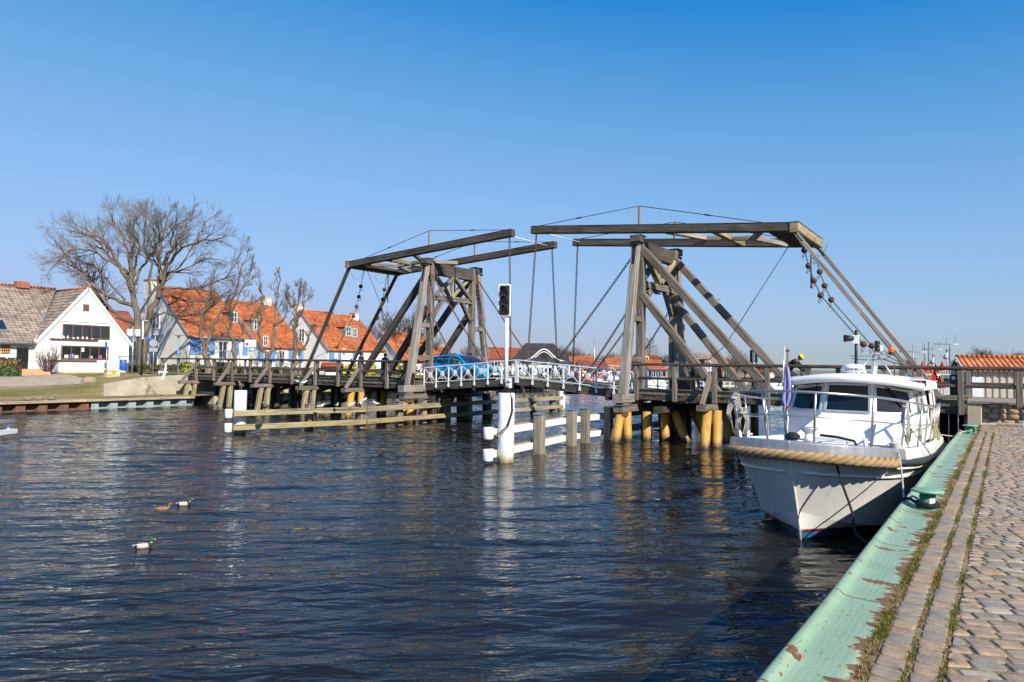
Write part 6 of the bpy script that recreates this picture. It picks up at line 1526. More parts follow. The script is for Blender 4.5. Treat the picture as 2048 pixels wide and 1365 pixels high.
# ================================================================== RIGHT END: stone wall, shed, ramp
def stone_wall():
    t = thing('fieldstone_wall', (1.0, 26.0, 1.35), 'rounded fieldstone wall under the right end of the bridge railing', 'wall')
    plain('mortar', (.33, .28, .19), .95, var=.3, scale=6, stain=(.16, .16, .05), stain_amt=.55, bmp=.4)
    mb = MB(); mb.box((4.4, 26.25, 1.66), (10.6, .5, .62)); mb.build('wall_core', M['mortar'], t)
    mats = [M['stone_pink'], M['stone_grey'], M['stone_pale'], M['stone_mauve'], M['stone_blue']]
    mb = MB(); random.seed(3)
    for row, (z, h) in enumerate(((1.45, .19), (1.62, .18), (1.79, .18), (1.94, .13))):
        x = -.62 + (row % 2)*.1
        while x < 4.5:
            w = rnd(.17, .36); k = MB(); c = V(x+w/2, 26.0, z+rnd(-.015, .015)); n = 10
            vs = []; m_ = 7
            for i in range(m_+1):
                th = math.pi*i/m_
                for j in range(n):
                    a = 2*math.pi*j/n; e = .5
                    sx = math.copysign(abs(math.cos(a))**e, math.cos(a)); sz = math.copysign(abs(math.sin(a))**e, math.sin(a)); q = .9+.2*mnoise.noise((x*3+sx, z*5, sz*2))
                    vs.append((c.x+sx*math.sin(th)*w/2*1.06*q, c.y-.02+.085*math.cos(th), c.z+sz*math.sin(th)*h/2*1.1*q))
            fs = [(i*n+j, (i+1)*n+j, (i+1)*n+(j+1) % n, i*n+(j+1) % n) for i in range(m_) for j in range(n)]
            mb.add(vs, fs, random.randrange(5), None, True); x += w+rnd(.005, .02)
    mb.build('stones', mats, t)
    mb = MB(); mb.beam((-.82, 26.2, 1.15), (-.82, 26.2, 2.02), .4, .6, up=(0, 1, 0), ch=.03); mb.build('corner_pillar', M['concrete'], t)
    mb = MB(); mb.beam((-.4, 25.86, 1.40), (4.6, 25.86, 1.40), .24, .09, ch=.02); mb.build('footing_slab', M['stone_pale'], t)
    mb = MB(); mb.beam((-1.0, 26.1, 2.02), (4.8, 26.1, 2.02), .5, .05, ch=.015); mb.build('coping', M['stone_grey'], t)
stone_wall()
mb = MB(); mb.beam((-.55, 23.1, 1.45), (-.25, 23.1, 1.45), .32, .26, ch=.025); tag(mb.build('kerb_block', M['stone_pale']), 'squared pale stone block beside the far bollard', 'stone block')
mb = MB(); mb.grid([[(x, y, z) for y, z in ((26.3, 2.03), (31.6, 2.03), (38, 1.36))] for x in (-1.1, 4, 20, 60)], smooth=False); struct(mb, 'road', M['stone_grey'])
mb = MB(); mb.prism([(-1.1, 26.3, -2), (-1.1, 31.6, -2), (-1.1, 31.6, 2.0), (-1.1, 26.3, 2.0)], (.3, 0, 0)); tag(mb.build('abutment', M['concrete']), 'shaded abutment below the right end of the bridge, beside the far bollard', 'abutment')
def shed():
    a = atD(1931, 743.5, 37); ang = R_(14); L = 9.0; Dp = 3.6
    a.z = 1.35; t = thing('boat_shed', a, 'low corrugated shed with a bright orange pantile roof at the right edge', 'shed', None, 0)
    cs, sn = math.cos(ang), math.sin(ang); P = lambda x, y, z: V(a.x+x*cs-y*sn, a.y+x*sn+y*cs, z)
    ze, zr = 3.12, 3.78
    plain('corrugated', (.47, .43, .36), .6, metal=.2, var=.15, scale=3, stain=(.2, .17, .12), stain_amt=.62)
    mb = MB(); P_ = []
    x = 0
    while x < L: 
        for dx, dy in ((0, 0), (.12, 0), (.16, .06), (.28, .06)): P_.append((x+dx, dy))
        x += .32
    mb.grid([[P(x, .05+d, z) for z in (1.3, ze+.02)] for x, d in P_], smooth=False); mb.prism([P(0, .14, 1.3), P(0, Dp, 1.3), P(0, Dp, ze), P(0, Dp/2, zr-.05), P(0, .14, ze)], P(.08, 0, 0)-P(0, 0, 0)); mb.build('wall', M['corrugated'], t)
    mb = MB(); rows = 4
    nx = int(L/.035)
    for r in range(rows):
        lo, hi = r/rows, (r+1)/rows+.02; PP = []
        for i in range(nx+1):
            x = -.1+L*1.02*i/nx; ph = (x % .235)/.235; h = .028*math.sin(ph*2*math.pi)+.02*(1 if ph > .8 else 0)
            row = []
            for (t_, o) in ((lo, .035), (hi, .0)):
                y = lerp(-.22, Dp/2, t_); z = lerp(ze-.07, zr, t_); row.append(P(x, y-.3*h, z+h+o))
            row.insert(0, row[0]+V(0, 0, -.045)); PP.append(row)
        mb.grid(PP, smooth=False, gc=[(100+i*.035*1.02, r+.5, 0) for i in range(nx+1) for _ in range(3)])
    mb.quad(P(-.1, Dp+.2, ze-.07), P(L, Dp+.2, ze-.07), P(L, Dp/2, zr), P(-.1, Dp/2, zr)); mb.tube([P(-.12, Dp/2, zr+.05), P(L, Dp/2, zr+.05)], .11, 8)
    mb.build('roof', M['shed_tile'], t)
    mb = MB(); mb.beam(P(-.12, -.2, ze-.1), P(-.12, Dp/2, zr-.02), .04, .16, ch=.004); mb.build('barge_board', M['window_white'], t)
    mb = MB(); mb.box(P(.45, -.3, 2.05), (.5, .35, 1.3), rz=ang, ch=.02); o = mb.build('meter_cabinet', M['white_steel']); tag(o, 'pale grey cabinet at the left end of the corrugated shed', 'cabinet')
    mb = MB(); mb.lathe([(.06, 0), (.06, .5), (.09, .5), (.02, .62)], P(-.35, .5, 3.0), 8); mb.tube([P(-.35, .5, 1.3), P(-.35, .5, 3.0)], .05, 8); tag(mb.build('lamp_post', M['galvanised']), 'grey post left of the orange shed roof', 'post')
tiles('shed_tile', ((.42, .12, .035), (.60, .20, .065), (.72, .30, .12)), tw=.235)
shed()
# dark notice on the railing post and metal hoop on the cobbles
mb = MB(); q = atY(1908, 770, 26.0); mb.box((q.x, 25.72, q.z), (.20, .05, .66)); mb.box((q.x, 25.69, q.z+.22), (.1, .02, .1), mi=1); tag(mb.build('notice_board', [M['black'], M['white_steel']]), 'small black notice panel with a white square, fixed at the right railing post', 'sign')
mb = MB(); q = atZ(2040, 872, QZ); mb.tube([q+V(-.14, 0, .01), q+V(-.02, 0, .02), q+V(.05, 0, .1), q+V(.08, 0, .4), q+V(.3, .05, .42), q+V(.4, .05, .05)], .013, 7); tag(mb.build('metal_hoop', M['galvanised']), 'thin metal hoop foot on the cobbles at the right edge', 'rack')
mb = MB(); q = V(-2.3, 26.9, 0)
teal = plain('teal_paint', (.03, .16, .19), .5, var=.15)
P = []
for i in range(9):
    u = i/8; w = .62*math.sin(math.pi*min(1, .12+u*.62))**.7; P.append([V(q.x+s*w*k, q.y+3.2*u, z) for s, k, z in ((-1, 1, .62), (-1, .8, .2), (-1, .3, -.1), (1, .3, -.1), (1, .8, .2), (1, 1, .62))])
mb.grid(P); mb.add([P[0][k] for k in range(6)], [tuple(range(6))]); t = mb.build('rowing_boat', teal); tag(t, 'teal rowing boat in the shade under the right end of the bridge', 'boat')
mb = MB(); mb.box((q.x, q.y+.6, .5), (1.0, .25, .04)); mb.box((q.x, q.y+1.7, .5), (1.1, .25, .04)); mb.build('thwart', M['grey_timber'], t, local=True)

# ================================================================== FISHING BOATS AND RED FLAGS behind the right railing
plain('fish_blue', (.03, .16, .42), .5, var=.15); plain('flag_red', (.72, .025, .03), .8, var=.15)
def fishing(px, py, D, L, hullm, label, mast_px):
    p = atD(px, py, D); p.z = 0; t = thing('fishing_boat', p, label, 'boat', 'fishing boats behind the bridge', R_(-8))
    mb = MB(); P = []
    for i in range(11):
        u = i/10; w = 1.5*min(1, (1.02-u)*2.6)**.6 if u > .5 else 1.5-.25*(.5-u); z = .95+.55*max(0, u-.4)**2*2; P.append([V(w*s*k, -L/2+L*u, zz) for s, k, zz in ((-1, 1, z), (-1, .9, .3), (-1, .4, -.4), (1, .4, -.4), (1, .9, .3), (1, 1, z))])
    mb.grid(P, smooth=False); mb.add(P[0], [tuple(range(6))]); mb.build('hull', MATS[hullm], t, local=True)
    mb = MB(); mb.box((0, -L*.02, .75), (2.4, L*.8, .1)); mb.build('deck', M['deck_grey'], t, local=True)
    mb = MB(); mb.box((0, .6, 1.7), (1.6, 1.8, 1.9), ch=.06); mb.box((0, .6, 2.7), (1.8, 2.1, .12), ch=.03); w = mb.build('wheelhouse', M['cabin_white'], t, local=True)
    mb = MB()
    for s in (-1, 0, 1): mb.box((s*.5, -.32, 2.15), (.4, .03, .5))
    o = mb.build('wheelhouse_window', M['glass'], t, local=True); o.parent = w
    base = Vector(p)
    for (mx, topy, kind) in mast_px:
        q = atD(mx, topy, D); x, y = q.x-base.x, q.y-base.y; ca, sa = math.cos(R_(8)), math.sin(R_(8)); lx, ly = x*ca-y*sa, x*sa+y*ca
        mb = MB(); mb.tube([V(lx, ly, .8), V(lx, ly, q.z)], [.07, .035], 8)
        if kind > 0:
            z1 = q.z-.55*kind
            mb.tube([V(lx-.85*kind, ly, z1+.05), V(lx+.85*kind, ly, z1)], .03, 6); mb.tube([V(lx-.85*kind, ly, z1), V(lx-.85*kind, ly, z1+.3)], .03, 6); mb.tube([V(lx+.8*kind, ly, z1), V(lx+.8*kind, ly, z1-.7)], .012, 5); mb.box((lx, ly, z1-.5), (.14, .14, .22))
            mb.tube([V(lx+.6*kind, ly, z1), V(lx+.62*kind, ly, q.z+1.1)], .012, 5)
            mb.ball((lx-.05, ly-.1, z1-1.05), .2, 10); mb.tube([V(lx, ly, z1), V(lx+.9*kind, ly+.5, 1.2)], .01, 4)
        mb.build('mast', M['galvanised'] if kind else M['bark'], t, local=True)
    return t
fishing(1842, 780, 50, 8.5, 'fish_blue', 'blue fishing boat with white wheelhouse and tall radar mast behind the bridge railing', [(1826, 690, 1.0)])
fishing(1893, 785, 56, 8.0, 'fish_blue', 'fishing boat with two thin white masts, left of the orange shed', [(1857, 684, 0), (1866, 690, .7), (1893, 676, 1.0), (1899, 690, 0)])
fp = [(1832, 733, 47, 22), (1841, 757, 47, 20), (1846, 732, 49, 22), (1857, 735, 51, 20), (1869, 750, 47, 24), (1872, 736, 52, 18), (1880, 764, 44, 26), (1885, 732, 53, 20), (1902, 760, 46, 20), (1860, 762, 48, 20)]
for i, (px, py, D, s) in enumerate(fp):
    q = atD(px, py, D); h = s/1365*D; mb = MB()
    t = thing('marker_flag', (q.x, q.y, 0.9), 'small red flag on a stick, '+{1832:'first',1846:'second',1857:'third',1872:'fourth',1885:'fifth',1841:'first',1860:'second',1869:'third',1880:'fourth',1902:'fifth'}[px]+' from left, '+('above' if py < 745 else 'below')+' the railing top', 'flag', 'red net marker flags')
    mb.tube([V(q.x+.05, q.y, .9), V(q.x, q.y, q.z+h*.55)], .02, 5); mb.build('stick', M['rope_yellow'], t)
    mb = MB(); P = []
    for k in range(6):
        v_ = k/5; P.append([V(q.x-.02+(u-.5)*h*.75*(v_*.9+.06), q.y+.06*math.sin(u*7+i), q.z+h*.5-h*v_) for u in np.linspace(0, 1, 5)])
    mb.grid(P); mb.build('cloth', M['flag_red'], t)
# yacht mast and grey harbour mast, second signal behind the bridge
def pole(px, base, top, D, r, mat, name, label, cat, r2=None):
    a = atD(px, base, D); b = atD(px, top, D); mb = MB(); mb.tube([a, V(a.x, a.y, b.z)], [r, r2 or r], 8); o = mb.build(name, MATS[mat]); return tag(o, label, cat)
pole(1188, 770, 678, 92, .09, 'galvanised', 'harbour_mast', 'tall plain grey mast above the orange roofs, left of the right tower', 'mast', .07)
pole(1569, 775, 692, 85, .06, 'white_paint', 'yacht_mast', 'thin white yacht mast left of the flagstaff', 'mast', .03)
pole(1849, 775, 690, 60, .05, 'bark', 'boat_mast', 'dark slim mast behind the red flags', 'mast', .03)
def back_signal():
    b = atD(1507, 775, 44); t = thing('traffic_light', (b.x, b.y, 1.5), 'black backed traffic light on a grey pole seen from behind, beyond the right tower braces', 'traffic light')
    top = atD(1510, 700, 44); bot = atD(1510, 726, 44)
    mb = MB(); mb.tube([V(b.x, b.y, -1), V(b.x, b.y, top.z-.1)], .07, 8); mb.build('pole', M['galvanised'], t)
    c = V(b.x, b.y, (top.z+bot.z)/2); f = V(-b.x, -b.y, 0).normalized(); r = V(-f.y, f.x, 0)
    mb = MB(); h = (top.z-bot.z)/2; mb.prism([c+r*(s*.24*math.cos(0))+V(0, 0, u*h) for s, u in ((-1, -1), (1, -1), (1, .85), (.8, 1), (-.8, 1), (-1, .85))], -f*.12); mb.build('back_board', M['black'], t)
    mb = MB(); mb.beam(c+f*.06-V(0, 0, h*.8), c+f*.06+V(0, 0, h*.7), .15, .1, ch=.01); mb.build('housing', M['galvanised'], t)
back_signal()
# orange kiosks / boats at the far quay, as seen through the white railing
def farbox(px0, px1, y0, y1, D, mat, name, label, cat, dep=2.0, roof=None):
    a = atD(px0, y1, D); b = atD(px1, y1, D); tz = atD(px0, y0, D).z; w = (b-a).length; c = (a+b)/2; ang = R_(35.9); mb = MB()
    n = V(-math.sin(ang), math.cos(ang), 0); mb.box((c.x+n.x*dep/2, c.y+n.y*dep/2, (tz+a.z)/2), (w, dep, tz-a.z), rz=ang, ch=.08)
    if roof: mb.box((c.x+n.x*dep/2, c.y+n.y*dep/2, tz+.06), (w+.3, dep+.3, .12), rz=ang, mi=1); mb.box((c.x, c.y, (tz+a.z)/2+.15), (w*.4, .1, (tz-a.z)*.4), rz=ang, mi=1)
    o = mb.build(name, [MATS[mat]]+([MATS[roof]] if roof else [])); return tag(o, label, cat)
plain('orange_paint', (.78, .13, .015), .5, var=.08); plain('yellow_paint', (.72, .36, .03), .5, var=.1)
farbox(1158, 1172, 745, 764, 88, 'orange_paint', 'kiosk', 'bright orange kiosk with white sign, seen through the white railing', 'kiosk', 2, 'white_paint')
farbox(1173, 1185, 748, 765, 88, 'orange_paint', 'container', 'orange container right beside the orange kiosk', 'container', 2)
farbox(1199, 1217, 747, 757, 85, 'orange_paint', 'lifeboat', 'orange closed lifeboat with white stripe beyond the white railing', 'boat', 1.4, 'white_paint')
farbox(1040, 1075, 757, 772, 90, 'white_paint', 'moored_boat', 'low white boat moored below the black-roofed house', 'boat', 2, 'glass')
farbox(1190, 1216, 758, 766, 85, 'cabin_white', 'moored_boat', 'white boat below the orange lifeboat', 'boat', 2)
farbox(1103, 1130, 757, 768, 88, 'fish_blue', 'moored_boat', 'dark blue boat hull seen through the middle of the white railing', 'boat', 2, 'cabin_white')
farbox(975, 990, 738, 751, 70, 'yellow_paint', 'van', 'small yellow van parked behind the front of the blue car', 'van', 2, 'glass')
farbox(1474, 1488, 757, 764, 100, 'light_blue_paint', 'parked_car', 'small blue car parked on the far shore between two braces', 'car', 1.8, 'glass')
mb = MB()
a, b = atD(1270, 778, 84), atD(1560, 782, 84); n = 26
for i in range(n+1):
    p = a.lerp(b, i/n); mb.beam((p.x, p.y, .3), (p.x, p.y, 1.5), .14, .14, ch=.01)
fe = mb.build('quay_piles', M['white_paint']) if False else None
pf = thing('quay_fence', a, 'row of white and dark fence posts along the far quay under the right tower', 'fence')
for i in range(n+1):
    p = a.lerp(b, i/n); mb = MB(); mb.beam((p.x, p.y, .2), (p.x, p.y, 1.45), .16, .16, ch=.01); mb.build('post', M['white_paint'] if i % 3 else M['blue_paint'], pf)
mb = MB(); mb.beam((a.x, a.y, 1.3), (b.x, b.y, 1.3), .06, .12, ch=.01); mb.beam((a.x, a.y, .8), (b.x, b.y, .8), .06, .12, ch=.01); mb.build('rails', M['white_paint'], pf)

# ================================================================== LEFT BANK: cabinets, signs, lamps, hedge
def gz(x, y): return LBZ(x, y)
mb = MB(); q = atX(223.5, 762, -51.5); z = 1.05; mb.box((q.x, q.y, z+.55), (.5, .86, 1.15), ch=.02); mb.box((q.x, q.y, z+1.15), (.56, .92, .08), ch=.02)
m, nt, bs = nodes_of('cabinet_paint'); v = coord(nt, 'Object'); n = noise(nt, v, 2.4, 6, .7); c = ramp(nt, n, [(.42, (.62, .6, .5)), (.52, (.5, .42, .2)), (.6, (.46, .34, .06))]).outputs[0]; nt.links.new(c, bs.inputs['Base Color']); bs.inputs['Roughness'].default_value = .8; MATS['cabinet_paint'] = m
tag(mb.build('utility_cabinet', m), 'pale utility cabinet covered with yellow lichen on the grass bank', 'cabinet')
mb = MB(); q = atX(179, 766, -50.5); mb.ball((q.x, q.y, q.z+.1), .46, 14, sq=(1, 1.1, .72)); o = mb.build('boulder', M['stone_pink']); tag(o, 'single pinkish boulder lying on the grass bank', 'boulder')
for v_ in o.data.vertices: v_.co += Vector((mnoise.noise(v_.co*3), mnoise.noise(v_.co*3+Vector((5, 0, 0))), 0))*.07
q = atX(246, 750, -54.8); t = thing('litter_bin', (q.x, q.y, 1.7), 'blue litter bin on a post in front of the white gable wall', 'bin')
mb = MB(); mb.lathe([(.2, .42), (.23, .45), (.23, 1.25), (.2, 1.28)], (q.x, q.y, 1.7), 18); mb.build('drum', M['blue_paint'], t); mb = MB(); mb.tube([(q.x, q.y-.26, 1.6), (q.x, q.y-.26, 3.2)], .035, 8); mb.box((q.x, q.y-.05, 3.2), (.34, .62, .06), ch=.02); mb.build('post', M['blue_paint'], t)
def street_lamp(px, base, top, X, label, mat, kind):
    a = atX(px, base, X); b = atX(px, top, X); t = thing('street_lamp', (a.x, a.y, a.z), label, 'street lamp')
    mb = MB(); mb.tube([(a.x, a.y, a.z-.3), (a.x, a.y, b.z)], [.06, .045], 10); mb.build('post', MATS[mat], t)
    if kind == 'twin':
        for s in (-1, 1):
            mb = MB(); mb.tube([(a.x, a.y, b.z-.5), (a.x, a.y+s*.28, b.z-.45), (a.x, a.y+s*.28, b.z-.35)], .03, 6); mb.box((a.x, a.y+s*.28, b.z-.33), (.34, .34, .06)); o = mb.build('bracket', M['galvanised'], t)
            mb = MB(); mb.box((a.x, a.y+s*.28, b.z-.05), (.32, .3, .5), ch=.03); mb.build('lamp_shade', M['window_white'], t)
    elif kind == 'cap':
        mb = MB(); mb.lathe([(.34, 0), (.36, .03), (.1, .09)], (a.x, a.y, b.z+.22), 16); mb.build('cap', M['galvanised'], t); mb = MB(); mb.lathe([(.1, 0), (.13, .22)], (a.x, a.y, b.z), 12); mb.build('lamp_shade', M['window_white'], t)
    else:
        mb = MB(); mb.tube([(a.x, a.y, b.z), (a.x+.1, a.y+.45, b.z+.05)], .045, 8); mb.build('lamp_head', M['galvanised'], t)
        mb = MB(); mb.tube([(a.x, a.y, a.z-.2), (a.x, a.y, lerp(a.z, b.z, .66))], .075, 10); mb.build('dark_sleeve', M['black_iron'], t)
street_lamp(264, 750, 664, -53.5, 'lamp post with two square white lanterns between the white house and the big tree', 'galvanised', 'twin')
street_lamp(283, 750, 642, -50.5, 'tall thin lamp post, dark below and white above, before the big tree trunk', 'white_paint', 'arm')
street_lamp(355, 748, 677, -52, 'light blue lamp post with a flat round cap before the cream gable', 'light_blue_paint', 'cap')
def sign_post(px, base, top, X, name, label, plates, cat='sign'):
    a = atX(px, base, X); b = atX(px, top, X); t = thing(name, (a.x, a.y, a.z), label, cat)
    mb = MB(); mb.tube([(a.x, a.y, a.z-.3), (a.x, a.y, b.z)], .035, 8); mb.build('post', M['galvanised'], t)
    for (kind, x0, y0, x1, y1, mat) in plates:
        p = atX(x0, y0, X+.06); q = atX(x1, y1, X+.06); c = (p+q)/2; w, h = abs(q.y-p.y), abs(p.z-q.z); mb = MB()
        if kind == 'disc': mb.prism([V(c.x, c.y+math.cos(k*math.pi/12)*w/2, c.z+math.sin(k*math.pi/12)*h/2) for k in range(24)], (.03, 0, 0))
        else: mb.box((c.x, c.y, c.z), (.03, w, h))
        mb.build('plate', MATS[mat], t)
    return t
def text_on(parent, X, c, txt, size, mat, dx=.02, name='lettering'):
    tc = bpy.data.curves.new('t', 'FONT'); tc.body = txt; tc.size = size; tc.align_x = 'CENTER'; tc.align_y = 'CENTER'
    to = bpy.data.objects.new('t', tc); COL.objects.link(to); me = bpy.data.meshes.new_from_object(to.evaluated_get(bpy.context.evaluated_depsgraph_get())); bpy.data.objects.remove(to)
    for v_ in me.vertices: v_.co = Vector((X+dx-parent.location.x, c.y+v_.co.x-parent.location.y, c.z+v_.co.y-parent.location.z))
    me.materials.clear(); me.materials.append(MATS[mat]); me.name = name; o = bpy.data.objects.new(name, me); COL.objects.link(o); o.parent = parent; return o
plain('sign_blue', (.02, .16, .55), .5, var=.05); plain('sign_grey', (.33, .35, .37), .5, var=.05)
sign_post(306, 750, 677, -51, 'road_sign', 'road sign post with round grey sign backs and a small blue street name board', [('disc', 298.5, 679.5, 315, 694.5, 'sign_grey'), ('box', 298.5, 695.5, 315, 704, 'sign_grey'), ('box', 293, 675.5, 306, 680.5, 'sign_blue')])
tp = sign_post(501, 735, 683, -50, 'parking_sign', 'white parking sign with a small no-parking disc above a blue pictogram board', [('box', 490, 679.5, 512, 694.5, 'window_white'), ('box', 494.5, 695, 508.5, 703.5, 'sign_blue')])
c = atX(493.8, 688.5, -49.9); 
mb = MB(); mb.prism([V(-49.9, c.y+math.cos(k*math.pi/10)*.13, c.z+math.sin(k*math.pi/10)*.13) for k in range(20)], (.012, 0, 0)); mb.build('red_disc', M['cloth_red'], tp)
mb = MB(); mb.prism([V(-49.89, c.y+math.cos(k*math.pi/10)*.09, c.z+math.sin(k*math.pi/10)*.09) for k in range(20)], (.01, 0, 0)); mb.build('blue_disc', M['sign_blue'], tp)
for i, yy in enumerate((682, 685.5, 689, 692)): q = atX(503, yy, -49.9); mb = MB(); mb.box((-49.915, q.y, q.z), (.012, .55 if i else .4, .025)); mb.build('text_line', M['sign_grey'], tp)
for dx, w, h in ((-.22, .07, .22), (0, .16, .14), (.2, .15, .2)): q = atX(501.5, 699.3, -49.9); mb = MB(); mb.box((-49.915, q.y+dx, q.z), (.012, w, h)); mb.ball((-49.912, q.y+dx, q.z+h*.65), .035, 6, sq=(.2, 1, 1)); mb.build('pictogram', M['window_white'], tp)
sign_post(212, 752, 685, -55, 'road_sign', 'slim blue sign on a thin post at the corner of the white house', [('box', 210, 684, 214.5, 696, 'sign_blue')])
sign_post(389, 745, 705, -53, 'street_name_sign', 'two small light blue street name boards pointing left and right', [('box', 382, 706.5, 391, 709, 'light_blue_paint'), ('box', 393, 704.5, 398, 707.5, 'light_blue_paint')])
# warning sign beside the bridge tower, info board with a red roof
q = atY(841.5, 741, 26.0)
t = thing('warning_sign', (q.x, 25.95, 2.0), 'red-bordered triangular warning sign on the bridge behind the left tower leg', 'sign')
mb = MB(); mb.tube([(q.x, 26.0, 2), (q.x, 26.0, 2.9)], .03, 6); mb.build('post', M['galvanised'], t)
mb = MB(); mb.prism([V(q.x+.28*math.cos(a), 25.96+.1, q.z+.28*math.sin(a)) for a in (R_(90), R_(210), R_(330))], (0, -.02, 0)); mb.build('red_border', M['cloth_red'], t); mb = MB(); mb.prism([V(q.x+.19*math.cos(a), 25.96+.075, q.z+.19*math.sin(a)) for a in (R_(90), R_(210), R_(330))], (0, -.012, 0)); mb.build('white_field', M['window_white'], t); mb = MB(); mb.box((q.x, 26.0+.018, q.z), (.05, .01, .14)); mb.build('symbol', M['black'], t)
q = atD(664, 748, 52); a = R_(20)
t = thing('info_board', (q.x, q.y, q.z-.4), 'information board with a small red tiled roof behind the left span railing', 'notice board')
r = V(math.cos(R_(36)), math.sin(R_(36)), 0); n = V(math.sin(R_(36)), -math.cos(R_(36)), 0); p0 = atD(648, 748, 52); p1 = atD(668, 734, 52); w = 1.0
c = V(q.x, q.y, 0)
for s in (-1, 1): mb = MB(); mb.beam(c+r*s*.5+V(0, 0, 1.5), c+r*s*.5+V(0, 0, 2.75), .1, .1, ch=.01); mb.build('post', M['light_blue_paint'], t)
mb = MB(); mb.box((c.x, c.y, 2.35), (.95, .06, .65), rz=R_(36)); mb.build('panel', M['cream_plaster'], t)
mb = MB(); roof_plane(mb, c-r*.75+n*.5+V(0, 0, 2.66), c+r*.75+n*.5+V(0, 0, 2.66), c+r*.75+V(0, 0, 3.0), c-r*.75+V(0, 0, 3.0), .2); roof_plane(mb, c+r*.75-n*.5+V(0, 0, 2.66), c-r*.75-n*.5+V(0, 0, 2.66), c-r*.75+V(0, 0, 3.0), c+r*.75+V(0, 0, 3.0), .2); mb.build('roof', M['tile_red'], t)
# hedges and planting in front of the terrace
plain('hedge_leaf', (.075, .075, .025), .9, var=.45, scale=2); plain('yellow_leaf', (.42, .40, .04), .9, var=.3, scale=2); plain('green_leaf', (.06, .11, .025), .9, var=.4, scale=2); plain('brown_leaf', (.17, .11, .05), .9, var=.4, scale=2)
def leafbox(name, lo, hi, n, mats, label, cat, size=.09, group=None, rz=0):
    mb = MB(); rs = random.Random(int(abs(lo[0]*7+lo[1]*13)))
    for _ in range(n):
        u = [rs.random() for _ in range(3)]; k = rs.randrange(3)
        if rs.random() < .75: u[k] = round(u[k])
        p = V(*[lerp(lo[i], hi[i], u[i]) for i in range(3)])+V(rs.gauss(0, .05), rs.gauss(0, .05), rs.gauss(0, .05)); a = V(rs.gauss(0, 1), rs.gauss(0, 1), rs.gauss(0, 1)).normalized()*size; b = a.cross(V(rs.gauss(0, 1), rs.gauss(0, 1), rs.gauss(0, 1))).normalized()*size*.7
        mb.add([p-a, p+b, p+a, p-b], [(0, 1, 2, 3)], rs.randrange(len(mats)))
    c = [(lo[i]+hi[i])/2 for i in range(3)]; mb.box(c, [(hi[i]-lo[i])*.86 for i in range(3)], mi=0)
    o = mb.build(name, [MATS[m_] for m_ in mats]); return tag(o, label, cat, group)
leafbox('hedge', (-58.3, 27.0, 1.7), (-57.3, 33.0, 2.5), 5200, ['hedge_leaf', 'green_leaf', 'brown_leaf'], 'low clipped brown-green hedge in front of the cream gable', 'hedge')
leafbox('hedge', (-57.6, 33.5, 1.7), (-56.8, 44.0, 2.25), 5200, ['hedge_leaf', 'brown_leaf', 'green_leaf'], 'long low hedge behind the left span, in front of the second terrace house', 'hedge')
leafbox('hedge', (-55.0, 45.0, 1.7), (-54.2, 58.0, 2.2), 4200, ['green_leaf', 'brown_leaf'], 'low hedge under the white gable of the terrace row', 'hedge')
for i, (px, py, w, lab) in enumerate(((374, 744, .4, 'yellow-green bush at the foot of the cream gable'), (700, 737, 1.4, 'yellow flowering shrub right of the information board'), (814, 737, 1.2, 'yellow flowering shrub left of the left tower leg'), (735, 738, .9, 'small yellow shrub behind the hooded walker'))):
    q = atX(px, py, -53.6 if px > 600 else -57.0); leafbox('flowering_shrub', (q.x-.4, q.y-w, 1.8), (q.x+.4, q.y+w, 2.75), 700, ['yellow_leaf', 'green_leaf'], lab, 'shrub')
leafbox('low_shrub', (-55.8, 17.0, 1.75), (-54.9, 18.2, 2.9), 900, ['brown_leaf', 'hedge_leaf'], 'brown leafy shrub left of the door of the white house', 'shrub'); leafbox('low_shrub', (-54.6, 16.4, 1.7), (-53.8, 17.9, 2.2), 700, ['green_leaf', 'hedge_leaf'], 'low dark green shrub at the left edge before the white house', 'shrub')
# small floating pontoon at the left edge
q = atZ(8, 872, .1); t = thing('pontoon', (q.x-.9, q.y-1.2, 0), 'end of a grey floating pontoon at the left edge of the water', 'pontoon')
c = V(q.x-.75, q.y-1.0, 0); ang = R_(36)
mb = MB(); mb.box(c+V(0, 0, .62), (2.6, 1.6, .09), rz=ang, ch=.02); mb.build('deck', M['slate'], t); mb = MB(); mb.box(c+V(0, 0, .24), (2.7, 1.7, .16), rz=ang, ch=.03); mb.build('float', M['white_steel'], t)
for dx in (-1.1, 1.1):
    for dy in (-.65, .65): mb = MB(); mb.box(c+V(dx*math.cos(ang)-dy*math.sin(ang), dx*math.sin(ang)+dy*math.cos(ang), .42), (.1, .1, .34), rz=ang); mb.build('leg', M['white_steel'], t)
# ================================================================== BIRDS
plain('duck_green', (.01, .13, .04), .3, var=.3, scale=30, spec=.8); plain('duck_body', (.47, .42, .385), .8, var=.12, scale=30); plain('duck_brown', (.23, .14, .075), .85, var=.75, scale=60, stain=(.4, .3, .2), stain_amt=.6); plain('duck_chest', (.06, .026, .018), .8, var=.2); plain('duck_black', (.02, .02, .022), .6)
plain('bill_yellow', (.62, .42, .04), .5, var=.1); plain('bill_orange', (.5, .18, .05), .5, var=.1); plain('gull_white', (.80, .80, .79), .8, var=.04); plain('gull_grey', (.42, .44, .47), .8, var=.06); plain('gull_brown', (.20, .16, .125), .9, var=.4, scale=30)
def animal_body(pts, radii, cols, sx=1.0):
    """one continuous tube; cols = material index per segment"""
    mb = MB(); n = 14; mb.tube(pts, radii, n)
    for i in range(len(pts)-1):
        for k in range(n): mb.m[i*n+k] = cols[i]
    mb.m[(len(pts)-1)*n] = cols[0]; mb.m[(len(pts)-1)*n+1] = cols[-1]; return mb
